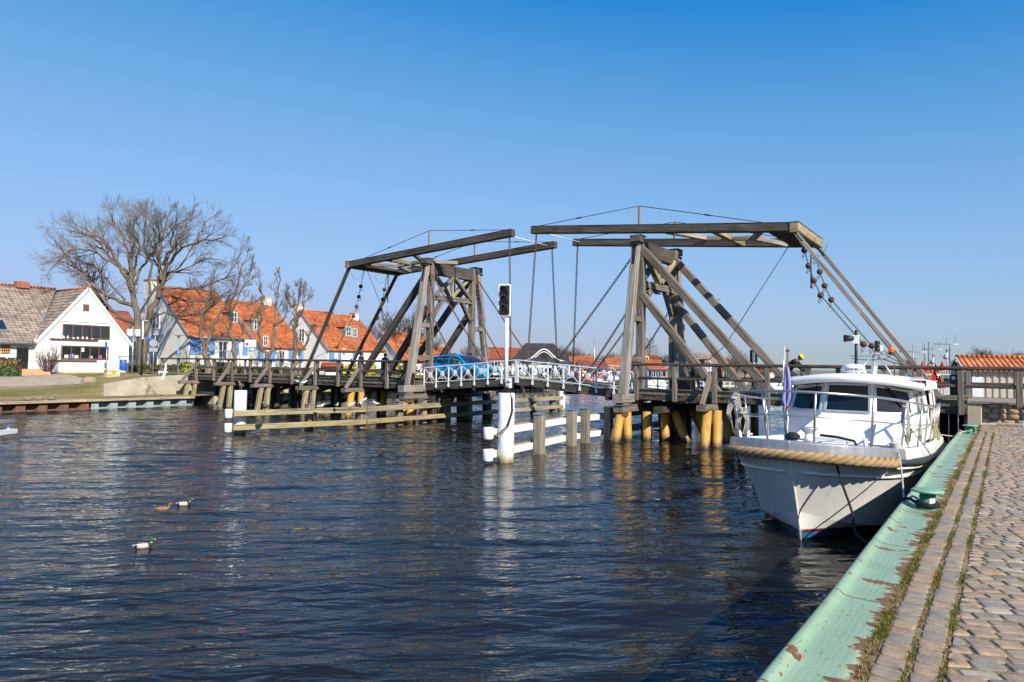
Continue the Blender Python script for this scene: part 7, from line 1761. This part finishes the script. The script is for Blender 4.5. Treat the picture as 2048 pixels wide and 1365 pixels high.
def duck(px, py, ang, female, label):
    q = atZ(px, py, 0); t = thing('duck', (q.x, q.y, 0), label, 'duck', None, ang); t.scale = (.52,)*3
    pts = [V(-.30, 0, .10), V(-.25, 0, .085), V(-.16, 0, .06), V(-.05, 0, .05), V(.07, 0, .055), V(.15, 0, .07), V(.20, 0, .105), V(.215, 0, .15), V(.217, 0, .165), V(.235, 0, .238), V(.26, 0, .25), V(.285, 0, .245)]
    rr = [.012, .04, .075, .092, .09, .075, .052, .038, .036, .043, .042, .026]
    if female: cols = [0]*11; mats = [M['duck_brown']]
    else: cols = [1, 3, 0, 0, 0, 4, 4, 1+4, 2, 2, 2]; mats = [M['duck_body'], M['gull_white'], M['duck_green'], M['duck_black'], M['duck_chest'], M['gull_white']]
    mb = animal_body(pts, rr, cols); mb.v = [(x, y*1.12 if x < .17 else y, z) for x, y, z in mb.v]; mb.build('body', mats, t, local=True)
    mb = MB(); P = []
    for i in range(6):
        u = i/5; P.append([V(.275+.07*u, (.02+.004*u)*s*(1-.15*u), .238-.012*u+dz) for s, dz in ((-1, 0), (-.6, .012), (.6, .012), (1, 0), (.5, -.006), (-.5, -.006), (-1, 0))])
    mb.grid(P); mb.add(P[-1][:6], [tuple(range(6))]); mb.build('bill', M['bill_orange' if female else 'bill_yellow'], t, local=True)
    for s in (-1, 1):
        mb = MB(); P = []
        for i in range(9):
            u = i/8; w = .05*math.sin(math.pi*min(1, .1+u*.95))**.6; P.append([V(.10-.36*u, s*(.085-.055*u+.012*math.sin(math.pi*v_)), .085+.02*u-w*(v_-.62)*1.7) for v_ in np.linspace(0, 1, 5)])
        mb.grid(P); mb.build('wing', M['duck_brown' if female else 'duck_body'], t, local=True)
        mb = MB(); mb.ball((.262, s*.037, .262), .007, 6); mb.build('eye', M['duck_black'], t, local=True)
    if not female: mb = MB(); mb.beam(V(-.05, 0, .142), V(-.27, 0, .115), .07, .012, ch=.004); mb.build('back', M['duck_black'], t, local=True)
duck(287, 1096, R_(54), False, 'drake with green head swimming alone, nearest of the three ducks on the water')
duck(368, 1011, R_(48), False, 'drake with green head swimming ahead of the brown duck')
duck(326, 1021, R_(50), True, 'brown female duck swimming just behind a drake')
def gull(loc, ang, label, brown=False, sc=1.0, group='gulls perched on the guide fence'):
    t = thing('gull', loc, label, 'gull', group, ang); t.scale = (sc,)*3
    pts = [V(-.25, 0, .13), V(-.19, 0, .135), V(-.10, 0, .145), V(0, 0, .16), V(.08, 0, .185), V(.125, 0, .22), V(.145, 0, .255), V(.165, 0, .275), V(.19, 0, .27)]
    rr = [.012, .03, .055, .066, .058, .042, .036, .034, .016]
    mb = animal_body(pts, rr, [1 if not brown else 0, 0, 0, 0, 0, 0, 0, 0]); mb.build('body', [M['gull_brown' if brown else 'gull_white'], M['gull_black'] if 'gull_black' in M else M['duck_black']], t, local=True)
    mb = MB(); mb.tube([V(.185, 0, .27), V(.225, 0, .26)], [.011, .004], 6); mb.build('bill', M['bill_orange'], t, local=True)
    for s in (-1, 1):
        mb = MB(); P = []
        for i in range(8):
            u = i/7; w = .055*math.sin(math.pi*min(1, .14+u*.9))**.6; P.append([V(.07-.36*u, s*(.067-.05*u+.01*math.sin(math.pi*v_)), .18-.045*u-w*(v_-.6)*1.6) for v_ in np.linspace(0, 1, 5)])
        mb.grid(P); mb.build('wing', M['gull_brown' if brown else 'gull_grey'], t, local=True)
        mb = MB(); mb.tube([V(.0, s*.025, .1), V(.01, s*.025, .0)], .006, 5); mb.box((.02, s*.025, .004), (.05, .03, .008)); mb.build('leg', M['bill_orange'], t, local=True)
gx_ = -23.78
def onrail(px, py): q = atX(px, py, gx_); return V(gx_, q.y, .99)
for i, (px, ang, lab, br) in enumerate(((642, 30, 'white gull on the upper rail just right of the second fence post', False), (674, -20, 'white gull on the upper rail midway, bent forward', False), (703, 60, 'white gull on the upper rail beside the yellow pile', False), (722, 150, 'white gull on the upper rail against the third fence post', False), (752, -160, 'white gull on the upper rail leaning low, right of the third post', False), (531, -50, 'brownish young gull on the upper rail near the left white pile', True))):
    gull(onrail(px, 800), R_(ang), lab, br, 1.45 if br else .82)
q = atX(727, 790, -24.05); gull(V(-24.05, q.y, 1.15), R_(40), 'white gull standing on top of the third fence post', False, .82)
gull(V(-25.72, 16.4, 1.78), R_(-50), 'brownish young gull standing on the left white pile', True, 1.3, None)
def flying(px, py, D, rz, roll, label):
    q = atD(px, py, D); t = thing('flying_gull', q, label, 'gull', None, rz); t.rotation_euler = (roll[0], roll[1], rz)
    pts = [V(-.30, 0, 0), V(-.2, 0, 0), V(-.08, 0, 0), V(.03, 0, 0), V(.11, 0, .01), V(.17, 0, .02), V(.21, 0, .015)]
    mb = animal_body(pts, [.06, .035, .06, .068, .05, .042, .02], [0]*6); mb.build('body', [M['gull_white']], t, local=True)
    mb = MB(); mb.tube([V(.2, 0, .015), V(.25, 0, .005)], [.012, .004], 6); mb.build('bill', M['bill_orange'], t, local=True)
    mb = MB(); mb.add([V(-.22, -.04, 0), V(-.22, .04, 0), V(-.42, .11, .0), V(-.43, -.11, .0), V(-.22, -.04, .012), V(-.22, .04, .012), V(-.42, .11, .012), V(-.43, -.11, .012)], [(3, 2, 1, 0), (4, 5, 6, 7), (0, 1, 5, 4), (1, 2, 6, 5), (2, 3, 7, 6), (3, 0, 4, 7)]); mb.build('tail', M['gull_white'], t, local=True)
    for s in (-1, 1):
        mb = MB(); P = []
        for i in range(10):
            u = i/9; ch = .17*(1-u)**.45*(1.0+.25*math.sin(u*3)); x0 = .08+.08*math.sin(u*2.2)-.22*max(0, u-.45)
            P.append([V(x0-ch*v_, s*(.04+.52*u), .02+.16*math.sin(u*2.0)+.015*math.sin(math.pi*v_)) for v_ in np.linspace(0, 1, 5)]+[V(x0-ch*v_, s*(.04+.52*u), .008+.16*math.sin(u*2.0)) for v_ in np.linspace(1, 0, 4)])
        mb.grid(P); mb.build('wing', M['gull_white'], t, local=True)
flying(330, 745, 44, R_(30), (R_(70), R_(0)), 'white gull in flight with both wings spread, before the concrete wing wall')
flying(603, 765, 36, R_(20), (R_(-15), R_(10)), 'white gull in flight low under the left span railing')
q = atD(1434, 601, 60); flying(1434, 601, 75, R_(70), (0, 0), 'tiny distant gull in the sky right of the right tower')
for i, px in enumerate((57, 79, 103)):
    q = atX(px, 800, -44.15); t = thing('resting_duck', (-44.15, q.y, .61), ('dark duck crouching leftmost on the timber capping', 'brown duck crouching in the middle on the timber capping', 'drake with raised green head on the timber capping')[i], 'duck', 'ducks resting on the bank edge', R_(60))
    mb = animal_body([V(-.25, 0, .12), V(-.12, 0, .1), V(.03, 0, .1), V(.14, 0, .13), V(.18, 0, .18), V(.2, 0, .24 if i == 2 else .2), V(.25, 0, .24 if i == 2 else .2)], [.02, .085, .1, .075, .045, .05, .02], [0, 0, 0, 0, 1, 1]); mb.build('body', [M['gull_brown'], M['duck_green'] if i == 2 else M['gull_brown']], t, local=True)
    mb = MB(); mb.tube([V(.24, 0, .235 if i == 2 else .195), V(.31, 0, .22 if i == 2 else .18)], [.02, .012], 6); mb.build('bill', M['bill_yellow'], t, local=True)

# ================================================================== PEOPLE
plain('skin', (.50, .30, .22), .6, var=.05); plain('cloth_black', (.014, .015, .017), .85, var=.3, scale=20); plain('cloth_navy', (.02, .03, .07), .85, var=.2); plain('cloth_grey', (.09, .09, .1), .85, var=.2); plain('cloth_green', (.02, .26, .05), .9, var=.15, scale=20); plain('cap_red', (.62, .02, .03), .8); plain('helmet_yellow', (.75, .5, .02), .35); plain('helmet_green', (.25, .75, .03), .35); plain('hair_dark', (.05, .03, .02), .8); plain('teal_cloth', (.02, .28, .2), .8)
def skinned(verts, edges, radii, name, mat, parent):
    me = bpy.data.meshes.new(name+'_skeleton'); me.from_pydata([tuple(v) for v in verts], edges, []); o = bpy.data.objects.new(name, me); COL.objects.link(o)
    md = o.modifiers.new('skin', 'SKIN')
    for i, d in enumerate(me.skin_vertices[0].data): d.radius = (radii[i], radii[i]) if not hasattr(radii[i], '__len__') else radii[i]; d.use_root = (i == 0)
    md.use_smooth_shade = True; s = o.modifiers.new('sub', 'SUBSURF'); s.levels = 2; s.render_levels = 2
    dg = bpy.context.evaluated_depsgraph_get(); nm = bpy.data.meshes.new_from_object(o.evaluated_get(dg)); nm.name = name
    bpy.data.objects.remove(o); nm.materials.clear(); nm.materials.append(MATS[mat])
    for p in nm.polygons: p.use_smooth = True; p.material_index = 0
    r = bpy.data.objects.new(name, nm); COL.objects.link(r); r.parent = parent; return r
def person(loc, rz, label, J, clothes, head_gear, shoes='cloth_black', jacket='cloth_black', trousers='cloth_grey'):
    """J: joints in local metres (x forward, y left): pelvis, chest, neck, head, and l/r shoulder, elbow, wrist, hip, knee, ankle, toe"""
    t = thing('person', loc, label, 'person', 'people on the bridge', rz)
    K = {k: V(*v) for k, v in J.items()}
    names = ['pelvis', 'waist', 'chest', 'neck', 'head_base', 'head', 'crown']
    hd = (K['head']-K['neck']).normalized()
    vs = [K['pelvis'], K['pelvis'].lerp(K['chest'], .45), K['chest'], K['neck'], K['neck']+hd*.07, K['head'], K['head']+hd*.085]; rad = [.13, .12, .15, .06, .058, .088, .055]; ed = [(i, i+1) for i in range(6)]
    def add(par, pts, rs):
        k = par
        for p, r in zip(pts, rs): vs.append(p); rad.append(r); ed.append((k, len(vs)-1)); k = len(vs)-1
        return k
    for s in 'lr':
        w = add(2, [K[s+'_shoulder'], K[s+'_elbow'], K[s+'_wrist']], [.062, .045, .032])
        d = (K[s+'_wrist']-K[s+'_elbow']).normalized(); h = add(w, [K[s+'_wrist']+d*.05], [.034])
        side = V(0, 1 if s == 'l' else -1, 0); acr = d.cross(side).normalized() if abs(d.dot(side)) < .95 else V(0, 0, 1)
        for fi in range(4):
            o = acr*(fi-1.5)*.02; b = K[s+'_wrist']+d*.085+o; add(h, [b, b+d*.03+V(0, 0, -.01), b+d*.045+V(0, 0, -.035)], [.011, .009, .008])
        add(h, [K[s+'_wrist']+d*.05-acr*.045, K[s+'_wrist']+d*.085-acr*.05+V(0, 0, -.01)], [.011, .009])
        add(0, [K[s+'_hip'], K[s+'_knee'], K[s+'_ankle'], K[s+'_toe']], [.095, .06, .042, .035])
    skinned(vs, ed, rad, 'body', 'skin', t)
    # clothes: slightly larger shells over the same joints
    vs2 = [K['pelvis']+ (K['pelvis']-K['chest']).normalized()*.06, K['pelvis'].lerp(K['chest'], .5), K['chest'], K['neck']-hd*.02]; r2 = [.165, .16, .178, .085]; e2 = [(0, 1), (1, 2), (2, 3)]
    for s in 'lr':
        k = 2
        for p, r in ((K[s+'_shoulder'], .083), (K[s+'_elbow'], .064), (K[s+'_wrist'], .047)): vs2.append(p); r2.append(r); e2.append((k, len(vs2)-1)); k = len(vs2)-1
    skinned(vs2, e2, r2, 'jacket', jacket, t)
    vs3 = [K['pelvis']]; r3 = [.15]; e3 = []
    for s in 'lr':
        k = 0
        for p, r in ((K[s+'_hip'], .115), (K[s+'_knee'], .08), (K[s+'_ankle'], .062)): vs3.append(p); r3.append(r); e3.append((k, len(vs3)-1)); k = len(vs3)-1
    skinned(vs3, e3, r3, 'trousers', trousers, t)
    for s in 'lr': skinned([K[s+'_ankle']-V(.03, 0, .01), K[s+'_ankle']+V(.02, 0, -.03), K[s+'_toe']], [(0, 1), (1, 2)], [.05, .052, .042], 'shoe', shoes, t)
    h = K['head']; f = V(1, 0, 0); f = (f-hd*f.dot(hd)).normalized(); sd = hd.cross(f)
    mb = MB(); mb.tube([h+f*.075+hd*.01, h+f*.112-hd*.02, h+f*.08-hd*.03], [.008, .014, .008], 6); mb.build('nose', M['skin'], t, local=True)
    mb = MB(); mb.tube([h+f*.078-hd*.055-sd*.022, h+f*.086-hd*.056, h+f*.078-hd*.055+sd*.022], .006, 5); mb.build('mouth', M['cloth_red'], t, local=True)
    for s in (-1, 1):
        mb = MB(); mb.ball(h+f*.082+hd*.012+sd*s*.033, .012, 6); mb.build('eye', M['hair_dark'], t, local=True); mb = MB(); mb.ball(h+sd*s*.088-hd*.01, .026, 6, sq=(.7, .5, 1.1)); mb.build('ear', M['skin'], t, local=True)
    for kind, mt in head_gear:
        mb = MB()
        if kind == 'hair': mb.ball(h+hd*.03-f*.025, .102, 12); mb.build('hair', M[mt], t, local=True)
        elif kind == 'beanie':
            P = []
            for i in range(7):
                a = i/6*1.45; P.append([h+hd*(.03+.12*math.sin(a))+(f*math.cos(b)+sd*math.sin(b))*(.108*math.cos(a)+.003) for b in np.linspace(0, 2*math.pi, 15)])
            mb.grid(P); mb.tube([h+hd*.035+(f*math.cos(b)+sd*math.sin(b))*.106 for b in np.linspace(0, 2*math.pi, 17)], .016, 6); b_ = mb.build('beanie', M[mt], t, local=True)
        elif kind == 'pompom': mb.ball(h+hd*.175, .042, 10); mb.build('bobble', M[mt], t, local=True)
        elif kind == 'hood':
            P = []
            for i in range(9):
                a = lerp(-.9, 1.5, i/8); P.append([h-f*.02+hd*(.01+.13*math.sin(a))+(f*math.cos(b)*(.85)+sd*math.sin(b))*(.125*math.cos(a)+.004) for b in np.linspace(.75, 2*math.pi-.75, 15)])
            mb.grid(P); mb.build('hood', M[mt], t, local=True)
        elif kind == 'helmet':
            P = []
            for i in range(7):
                a = i/6*1.5; P.append([h+hd*(.045+.095*math.sin(a))+(f*math.cos(b)*1.22+sd*math.sin(b))*(.108*math.cos(a)+.003)-f*.01 for b in np.linspace(0, 2*math.pi, 19)])
            mb.grid(P); mb.build('helmet', M[mt], t, local=True)
            mb = MB(); mb.tube([h+hd*.045+(f*math.cos(b)*1.22+sd*math.sin(b))*.108-f*.01 for b in np.linspace(0, 2*math.pi, 19)], .014, 6); mb.build('helmet_rim', M['helmet_green'], t, local=True)
        elif kind == 'glasses': mb.tube([h+f*.04+sd*.085+hd*.015, h+f*.09+sd*.05+hd*.012, h+f*.097+hd*.014, h+f*.09-sd*.05+hd*.012, h+f*.04-sd*.085+hd*.015], [.008, .018, .009, .018, .008], 6); mb.build('sunglasses', M['cloth_black'], t, local=True)
    return t
STAND = dict(pelvis=(0, 0, .93), chest=(.0, 0, 1.28), neck=(.01, 0, 1.45), head=(.03, 0, 1.58), l_shoulder=(0, .19, 1.38), l_elbow=(-.03, .25, 1.1), l_wrist=(.06, .26, .86), r_shoulder=(0, -.19, 1.38), r_elbow=(-.05, -.25, 1.1), r_wrist=(.08, -.25, .87), l_hip=(0, .09, .88), l_knee=(.1, .1, .5), l_ankle=(.16, .1, .09), l_toe=(.31, .1, .04), r_hip=(0, -.09, .88), r_knee=(.03, -.1, .49), r_ankle=(-.2, -.1, .12), r_toe=(-.07, -.1, .04))
person((-32.6, 29.0, DZ), R_(200), 'person in a long dark hooded coat walking on the left span', STAND, None, [('hair', 'hair_dark'), ('hood', 'cloth_black')], trousers='cloth_black')
PUSH = dict(STAND); PUSH.update(l_elbow=(.16, .27, 1.12), l_wrist=(.38, .24, 1.04), r_elbow=(.14, -.26, 1.12), r_wrist=(.38, -.2, 1.04))
PUSH = {k: (v[0], v[1], v[2]*.93) for k, v in PUSH.items()}
person((-29.75, 28.3, DZ), R_(8), 'person with a red cap and dark jacket pushing a bicycle behind the left tower braces', PUSH, None, [('hair', 'hair_dark'), ('beanie', 'cap_red')], jacket='cloth_navy')
GREEN = {k: (v[0], v[1], v[2]*.90) for k, v in PUSH.items()}
person((-10.95, 28.7, DZ), R_(-20), 'person in a green bobble hat and dark blue jacket, right of the right tower posts', GREEN, None, [('hair', 'hair_dark'), ('beanie', 'cloth_green'), ('pompom', 'cloth_green')], jacket='cloth_navy', trousers='cloth_black')
RIDE = dict(pelvis=(-.17, 0, .95), chest=(.08, 0, 1.26), neck=(.22, 0, 1.36), head=(.33, 0, 1.45), l_shoulder=(.12, .19, 1.32), l_elbow=(.34, .26, 1.08), l_wrist=(.56, .22, .90), r_shoulder=(.12, -.19, 1.32), r_elbow=(.34, -.26, 1.08), r_wrist=(.56, -.22, .90), l_hip=(-.14, .09, .88), l_knee=(.2, .12, .66), l_ankle=(.08, .11, .24), l_toe=(.21, .11, .2), r_hip=(-.14, -.09, .88), r_knee=(.22, -.12, .74), r_ankle=(.12, -.11, .40), r_toe=(.25, -.11, .36))
CY = (-6.78, 28.0, DZ+.02)
person(CY, 0.0, 'cyclist in a black jacket with a yellow helmet and sunglasses, riding above the boat roof', RIDE, None, [('hair', 'hair_dark'), ('helmet', 'helmet_yellow'), ('glasses', 'cloth_black')])
def bicycle(loc, rz, label, mat):
    t = thing('bicycle', loc, label, 'bicycle', 'bicycles on the bridge', rz)
    for x in (-.52, .55):
        mb = MB(); mb.tube([V(x+.33*math.cos(a), 0, .345+.33*math.sin(a)) for a in np.linspace(0, 2*math.pi, 29)], .02, 6, caps=False); w = mb.build('wheel', M['black'], t, local=True)
        mb = MB(); mb.tube([V(x, -.04, .345), V(x, .04, .345)], .022, 8)
        for k in range(14): a = k*2*math.pi/14; mb.tube([V(x, .02*(-1)**k, .345), V(x+.315*math.cos(a), 0, .345+.315*math.sin(a))], .0025, 3)
        o = mb.build('spokes', M['chrome'], t, local=True); o.parent = w
    mb = MB(); bb, st, hd, fk = V(-.02, 0, .3), V(-.2, 0, .8), V(.38, 0, .82), V(.55, 0, .345)
    for a, b in ((bb, st), (bb, hd-V(-.02, 0, .12)), (st, hd), (bb, V(-.52, 0, .345)), (st, V(-.52, 0, .345)), (hd+V(-.01, 0, .06), fk)): mb.tube([a, b], .016, 6)
    mb.build('frame', MATS[mat], t, local=True)
    mb = MB(); mb.tube([st, st+V(-.025, 0, .09)], .014, 6); mb.beam(V(-.36, 0, .9), V(-.08, 0, .9), .13, .05, ch=.02); mb.build('saddle', M['black'], t, local=True)
    mb = MB(); mb.tube([hd, hd+V(-.02, 0, .1)], .014, 6); mb.tube([V(.62, .3, .9), V(.48, .22, .93), V(.37, 0, .93), V(.48, -.22, .93), V(.62, -.3, .9)], .014, 6); mb.build('handlebar', M['chrome'], t, local=True)
    mb = MB(); mb.lathe([(.09, -.005), (.09, .005)], (0, 0, 0), 16); mb.v = [(bb.x+x, z+.03, bb.z+y) for x, y, z in mb.v]; mb.tube([bb+V(0, .05, 0), bb+V(.1, .07, .1)], .01, 5); mb.tube([bb+V(0, -.05, 0), bb+V(-.1, -.07, -.1)], .01, 5); mb.build('crank', M['chrome'], t, local=True)
bicycle(CY, 0.0, 'bicycle ridden by the cyclist with the yellow helmet', 'cloth_navy')
bicycle((-29.1, 27.85, DZ+.02), R_(8), 'dark bicycle pushed by the person with the red cap', 'black')
mb = MB(); mb.beam((-11.4, 27.3, DZ+.3), (-10.5, 27.3, DZ+.3), .6, .55, ch=.05); tag(mb.build('black_crate', M['black']), 'black box standing on the right span deck beside the tower', 'box')

# ================================================================== BLUE CAR ON THE BRIDGE
m, nt, bs = nodes_of('car_blue'); bs.inputs['Base Color'].default_value = (.0, .26, .56, 1); bs.inputs['Metallic'].default_value = .1; bs.inputs['Roughness'].default_value = .28; bs.inputs['Coat Weight'].default_value = 1.0; bs.inputs['Coat Roughness'].default_value = .03; MATS['car_blue'] = m
plain('car_trim', (.015, .015, .016), .5, var=.1); plain('head_lamp', (.6, .64, .68), .1, metal=.4); plain('plate_white', (.75, .75, .72), .5, var=.02)
def car():
    t = thing('car', (-23.62, 28.05, 2.03), 'bright blue compact SUV driving over the bridge past the left tower', 'car')
    ip = lambda x, T: float(np.interp(x, [a for a, b in T], [b for a, b in T]))
    belt = [(-2.2, .78), (-2.12, .98), (-1.9, 1.0), (-1.2, 1.0), (0, .965), (.8, .95), (1.0, .945), (1.6, .88), (1.95, .80), (2.1, .70), (2.2, .56)]
    roof = [(-2.2, .78), (-2.12, .98), (-1.95, 1.16), (-1.7, 1.32), (-1.2, 1.44), (-.5, 1.505), (0, 1.5), (.35, 1.44), (.7, 1.24), (1.08, .965), (1.3, .92), (1.6, .885), (1.95, .80), (2.1, .70), (2.2, .56)]
    wid = [(-2.2, .70), (-2.1, .80), (-1.8, .88), (-1, .905), (1, .905), (1.6, .88), (1.95, .80), (2.12, .68), (2.2, .58)]
    low = [(-2.2, .42), (-2.0, .32), (-1.7, .26), (1.7, .26), (2.0, .26), (2.2, .34)]
    xs = [-2.2, -2.16, -2.1, -2.0, -1.9, -1.75, -1.55, -1.3, -1.0, -.7, -.4, -.1, .2, .4, .6, .8, 1.0, 1.15, 1.35, 1.6, 1.8, 1.95, 2.05, 2.13, 2.18, 2.2]
    def ring(x):
        w, zl, zb, zr = ip(x, wid), ip(x, low), ip(x, belt), max(ip(x, roof), ip(x, belt)); g = zr-zb; wr = w*(.93-.20*min(1, g/.5))
        return [(w*.86, zl), (w*.97, zl+.1), (w, lerp(zl, zb, .45)), (w*.985, lerp(zl, zb, .72)), (w*.965, zb-.04), (w*.93, zb), (lerp(w*.93, wr, .5), zb+g*.5), (wr, zr-.09*min(1, g/.3)), (wr*.86, zr-.03*min(1, g/.3)), (wr*.5, zr+.004), (0, zr+.012)]
    P = [[V(x, -y, z) for y, z in ring(x)]+[V(x, y, z) for y, z in reversed(ring(x)[:-1])] for x in xs]
    mb = MB(); mb.grid(P); mb.add(P[0], [tuple(range(len(P[0])))]); mb.add(P[-1], [tuple(range(len(P[0])-1, -1, -1))]); mb.build('body', M['car_blue'], t, local=True)
    def side(x, f, s, off=.012):
        w, zb, zr = ip(x, wid), ip(x, belt), ip(x, roof); g = max(0, zr-zb); wr = w*(.93-.20*min(1, g/.5))
        return V(x, s*(lerp(w*.93, wr, f)+off), zb+.03+(g-.12)*f)
    for s in (-1, 1):
        for (x0, x1, cut0, cut1) in ((-1.72, -1.12, 0.05, 1), (-1.06, -.22, 1, 1), (-.15, .88, 1, 0.0)):
            mb = MB(); n = 8; rows = []
            for i in range(n+1):
                x = lerp(x0, x1, i/n); top = 1.0
                if cut0 < 1: top = min(top, .35+.65*(i/n)*1.6)
                rows.append([side(x, 0, s), side(x, .5*min(1, top), s), side(x, min(1, top)*.97, s)])
            mb.grid(rows if s < 0 else [list(reversed(r)) for r in rows]); mb.build('side_window', M['glass'], t, local=True)
        mb = MB(); mb.ball((.68, s*.98, 1.0), .1, 10, sq=(.7, 1, .75)); mb.build('mirror', M['car_blue'], t, local=True)
        for x in (-1.35, 1.33):
            mb = MB(); mb.tube([V(x, s*.68, .34), V(x, s*.885, .34)], .335, 24); w = mb.build('wheel', M['rubber'], t, local=True)
            mb = MB(); mb.tube([V(x, s*.87, .34), V(x, s*.893, .34)], .225, 20)
            for k in range(5): a = k*2*math.pi/5; mb.beam(V(x, s*.9, .34), V(x+.21*math.cos(a), s*.9, .34+.21*math.sin(a)), .03, .06, up=(0, 1, 0), ch=.005)
            o = mb.build('rim', M['galvanised'], t, local=True); o.parent = w
            mb = MB(); ar = [V(x+.40*math.cos(a), s*.90, .34+.40*math.sin(a)) for a in np.linspace(-.15, math.pi+.15, 17)]; mb.tube(ar, .035, 6); mb.add([V(x, s*.895, .34)]+[a_ + V(0, -s*.006, 0) for a_ in ar], [(0, i+1, i+2) if s < 0 else (0, i+2, i+1) for i in range(16)]); mb.build('wheel_arch', M['car_trim'], t, local=True)
        mb = MB(); mb.beam(V(-1.0, s*.885, .3), V(1.0, s*.885, .3), .05, .12, ch=.02); mb.build('sill_trim', M['car_trim'], t, local=True)
        mb = MB(); mb.beam(V(1.93, s*.72, .73), V(2.13, s*.52, .70), .12, .1, ch=.02); mb.build('headlight', M['head_lamp'], t, local=True)
        mb = MB(); mb.beam(V(-2.14, s*.72, .93), V(-2.0, s*.83, .95), .1, .16, ch=.02); mb.build('tail_light', M['red_lens'], t, local=True)
        mb = MB(); [mb.beam(V(-.2+.62*k, s*.905, .48), V(-.2+.62*k, s*.9, .92), .008, .004, up=(0, 1, 0), ch=.001) for k in (-1.3, 0, 1.4)]; mb.build('door_seam', M['car_trim'], t, local=True)
        mb = MB(); mb.beam(V(-1.5, s*.60, 1.46), V(.15, s*.60, 1.525), .04, .03, ch=.008); mb.build('roof_rail', M['car_trim'], t, local=True)
    mb = MB(); rows = []
    for i in range(7):
        x = lerp(.42, 1.02, i/6); zr = ip(x, roof)+.02; w = ip(x, wid)*(.93-.20*min(1, max(0, zr-ip(x, belt))/.5))*.93; rows.append([V(x+.004, u*w, zr+.004-.035*abs(u)**3) for u in np.linspace(-1, 1, 9)])
    mb.grid(rows); mb.build('windscreen', M['glass'], t, local=True)
    mb = MB(); mb.box((2.17, 0, .62), (.06, .8, .16), ch=.02); mb.box((2.17, 0, .36), (.06, 1.1, .12), ch=.02); mb.build('grille', M['car_trim'], t, local=True)
    mb = MB(); mb.box((2.215, 0, .48), (.02, .52, .11)); mb.build('number_plate', M['plate_white'], t, local=True)
car()
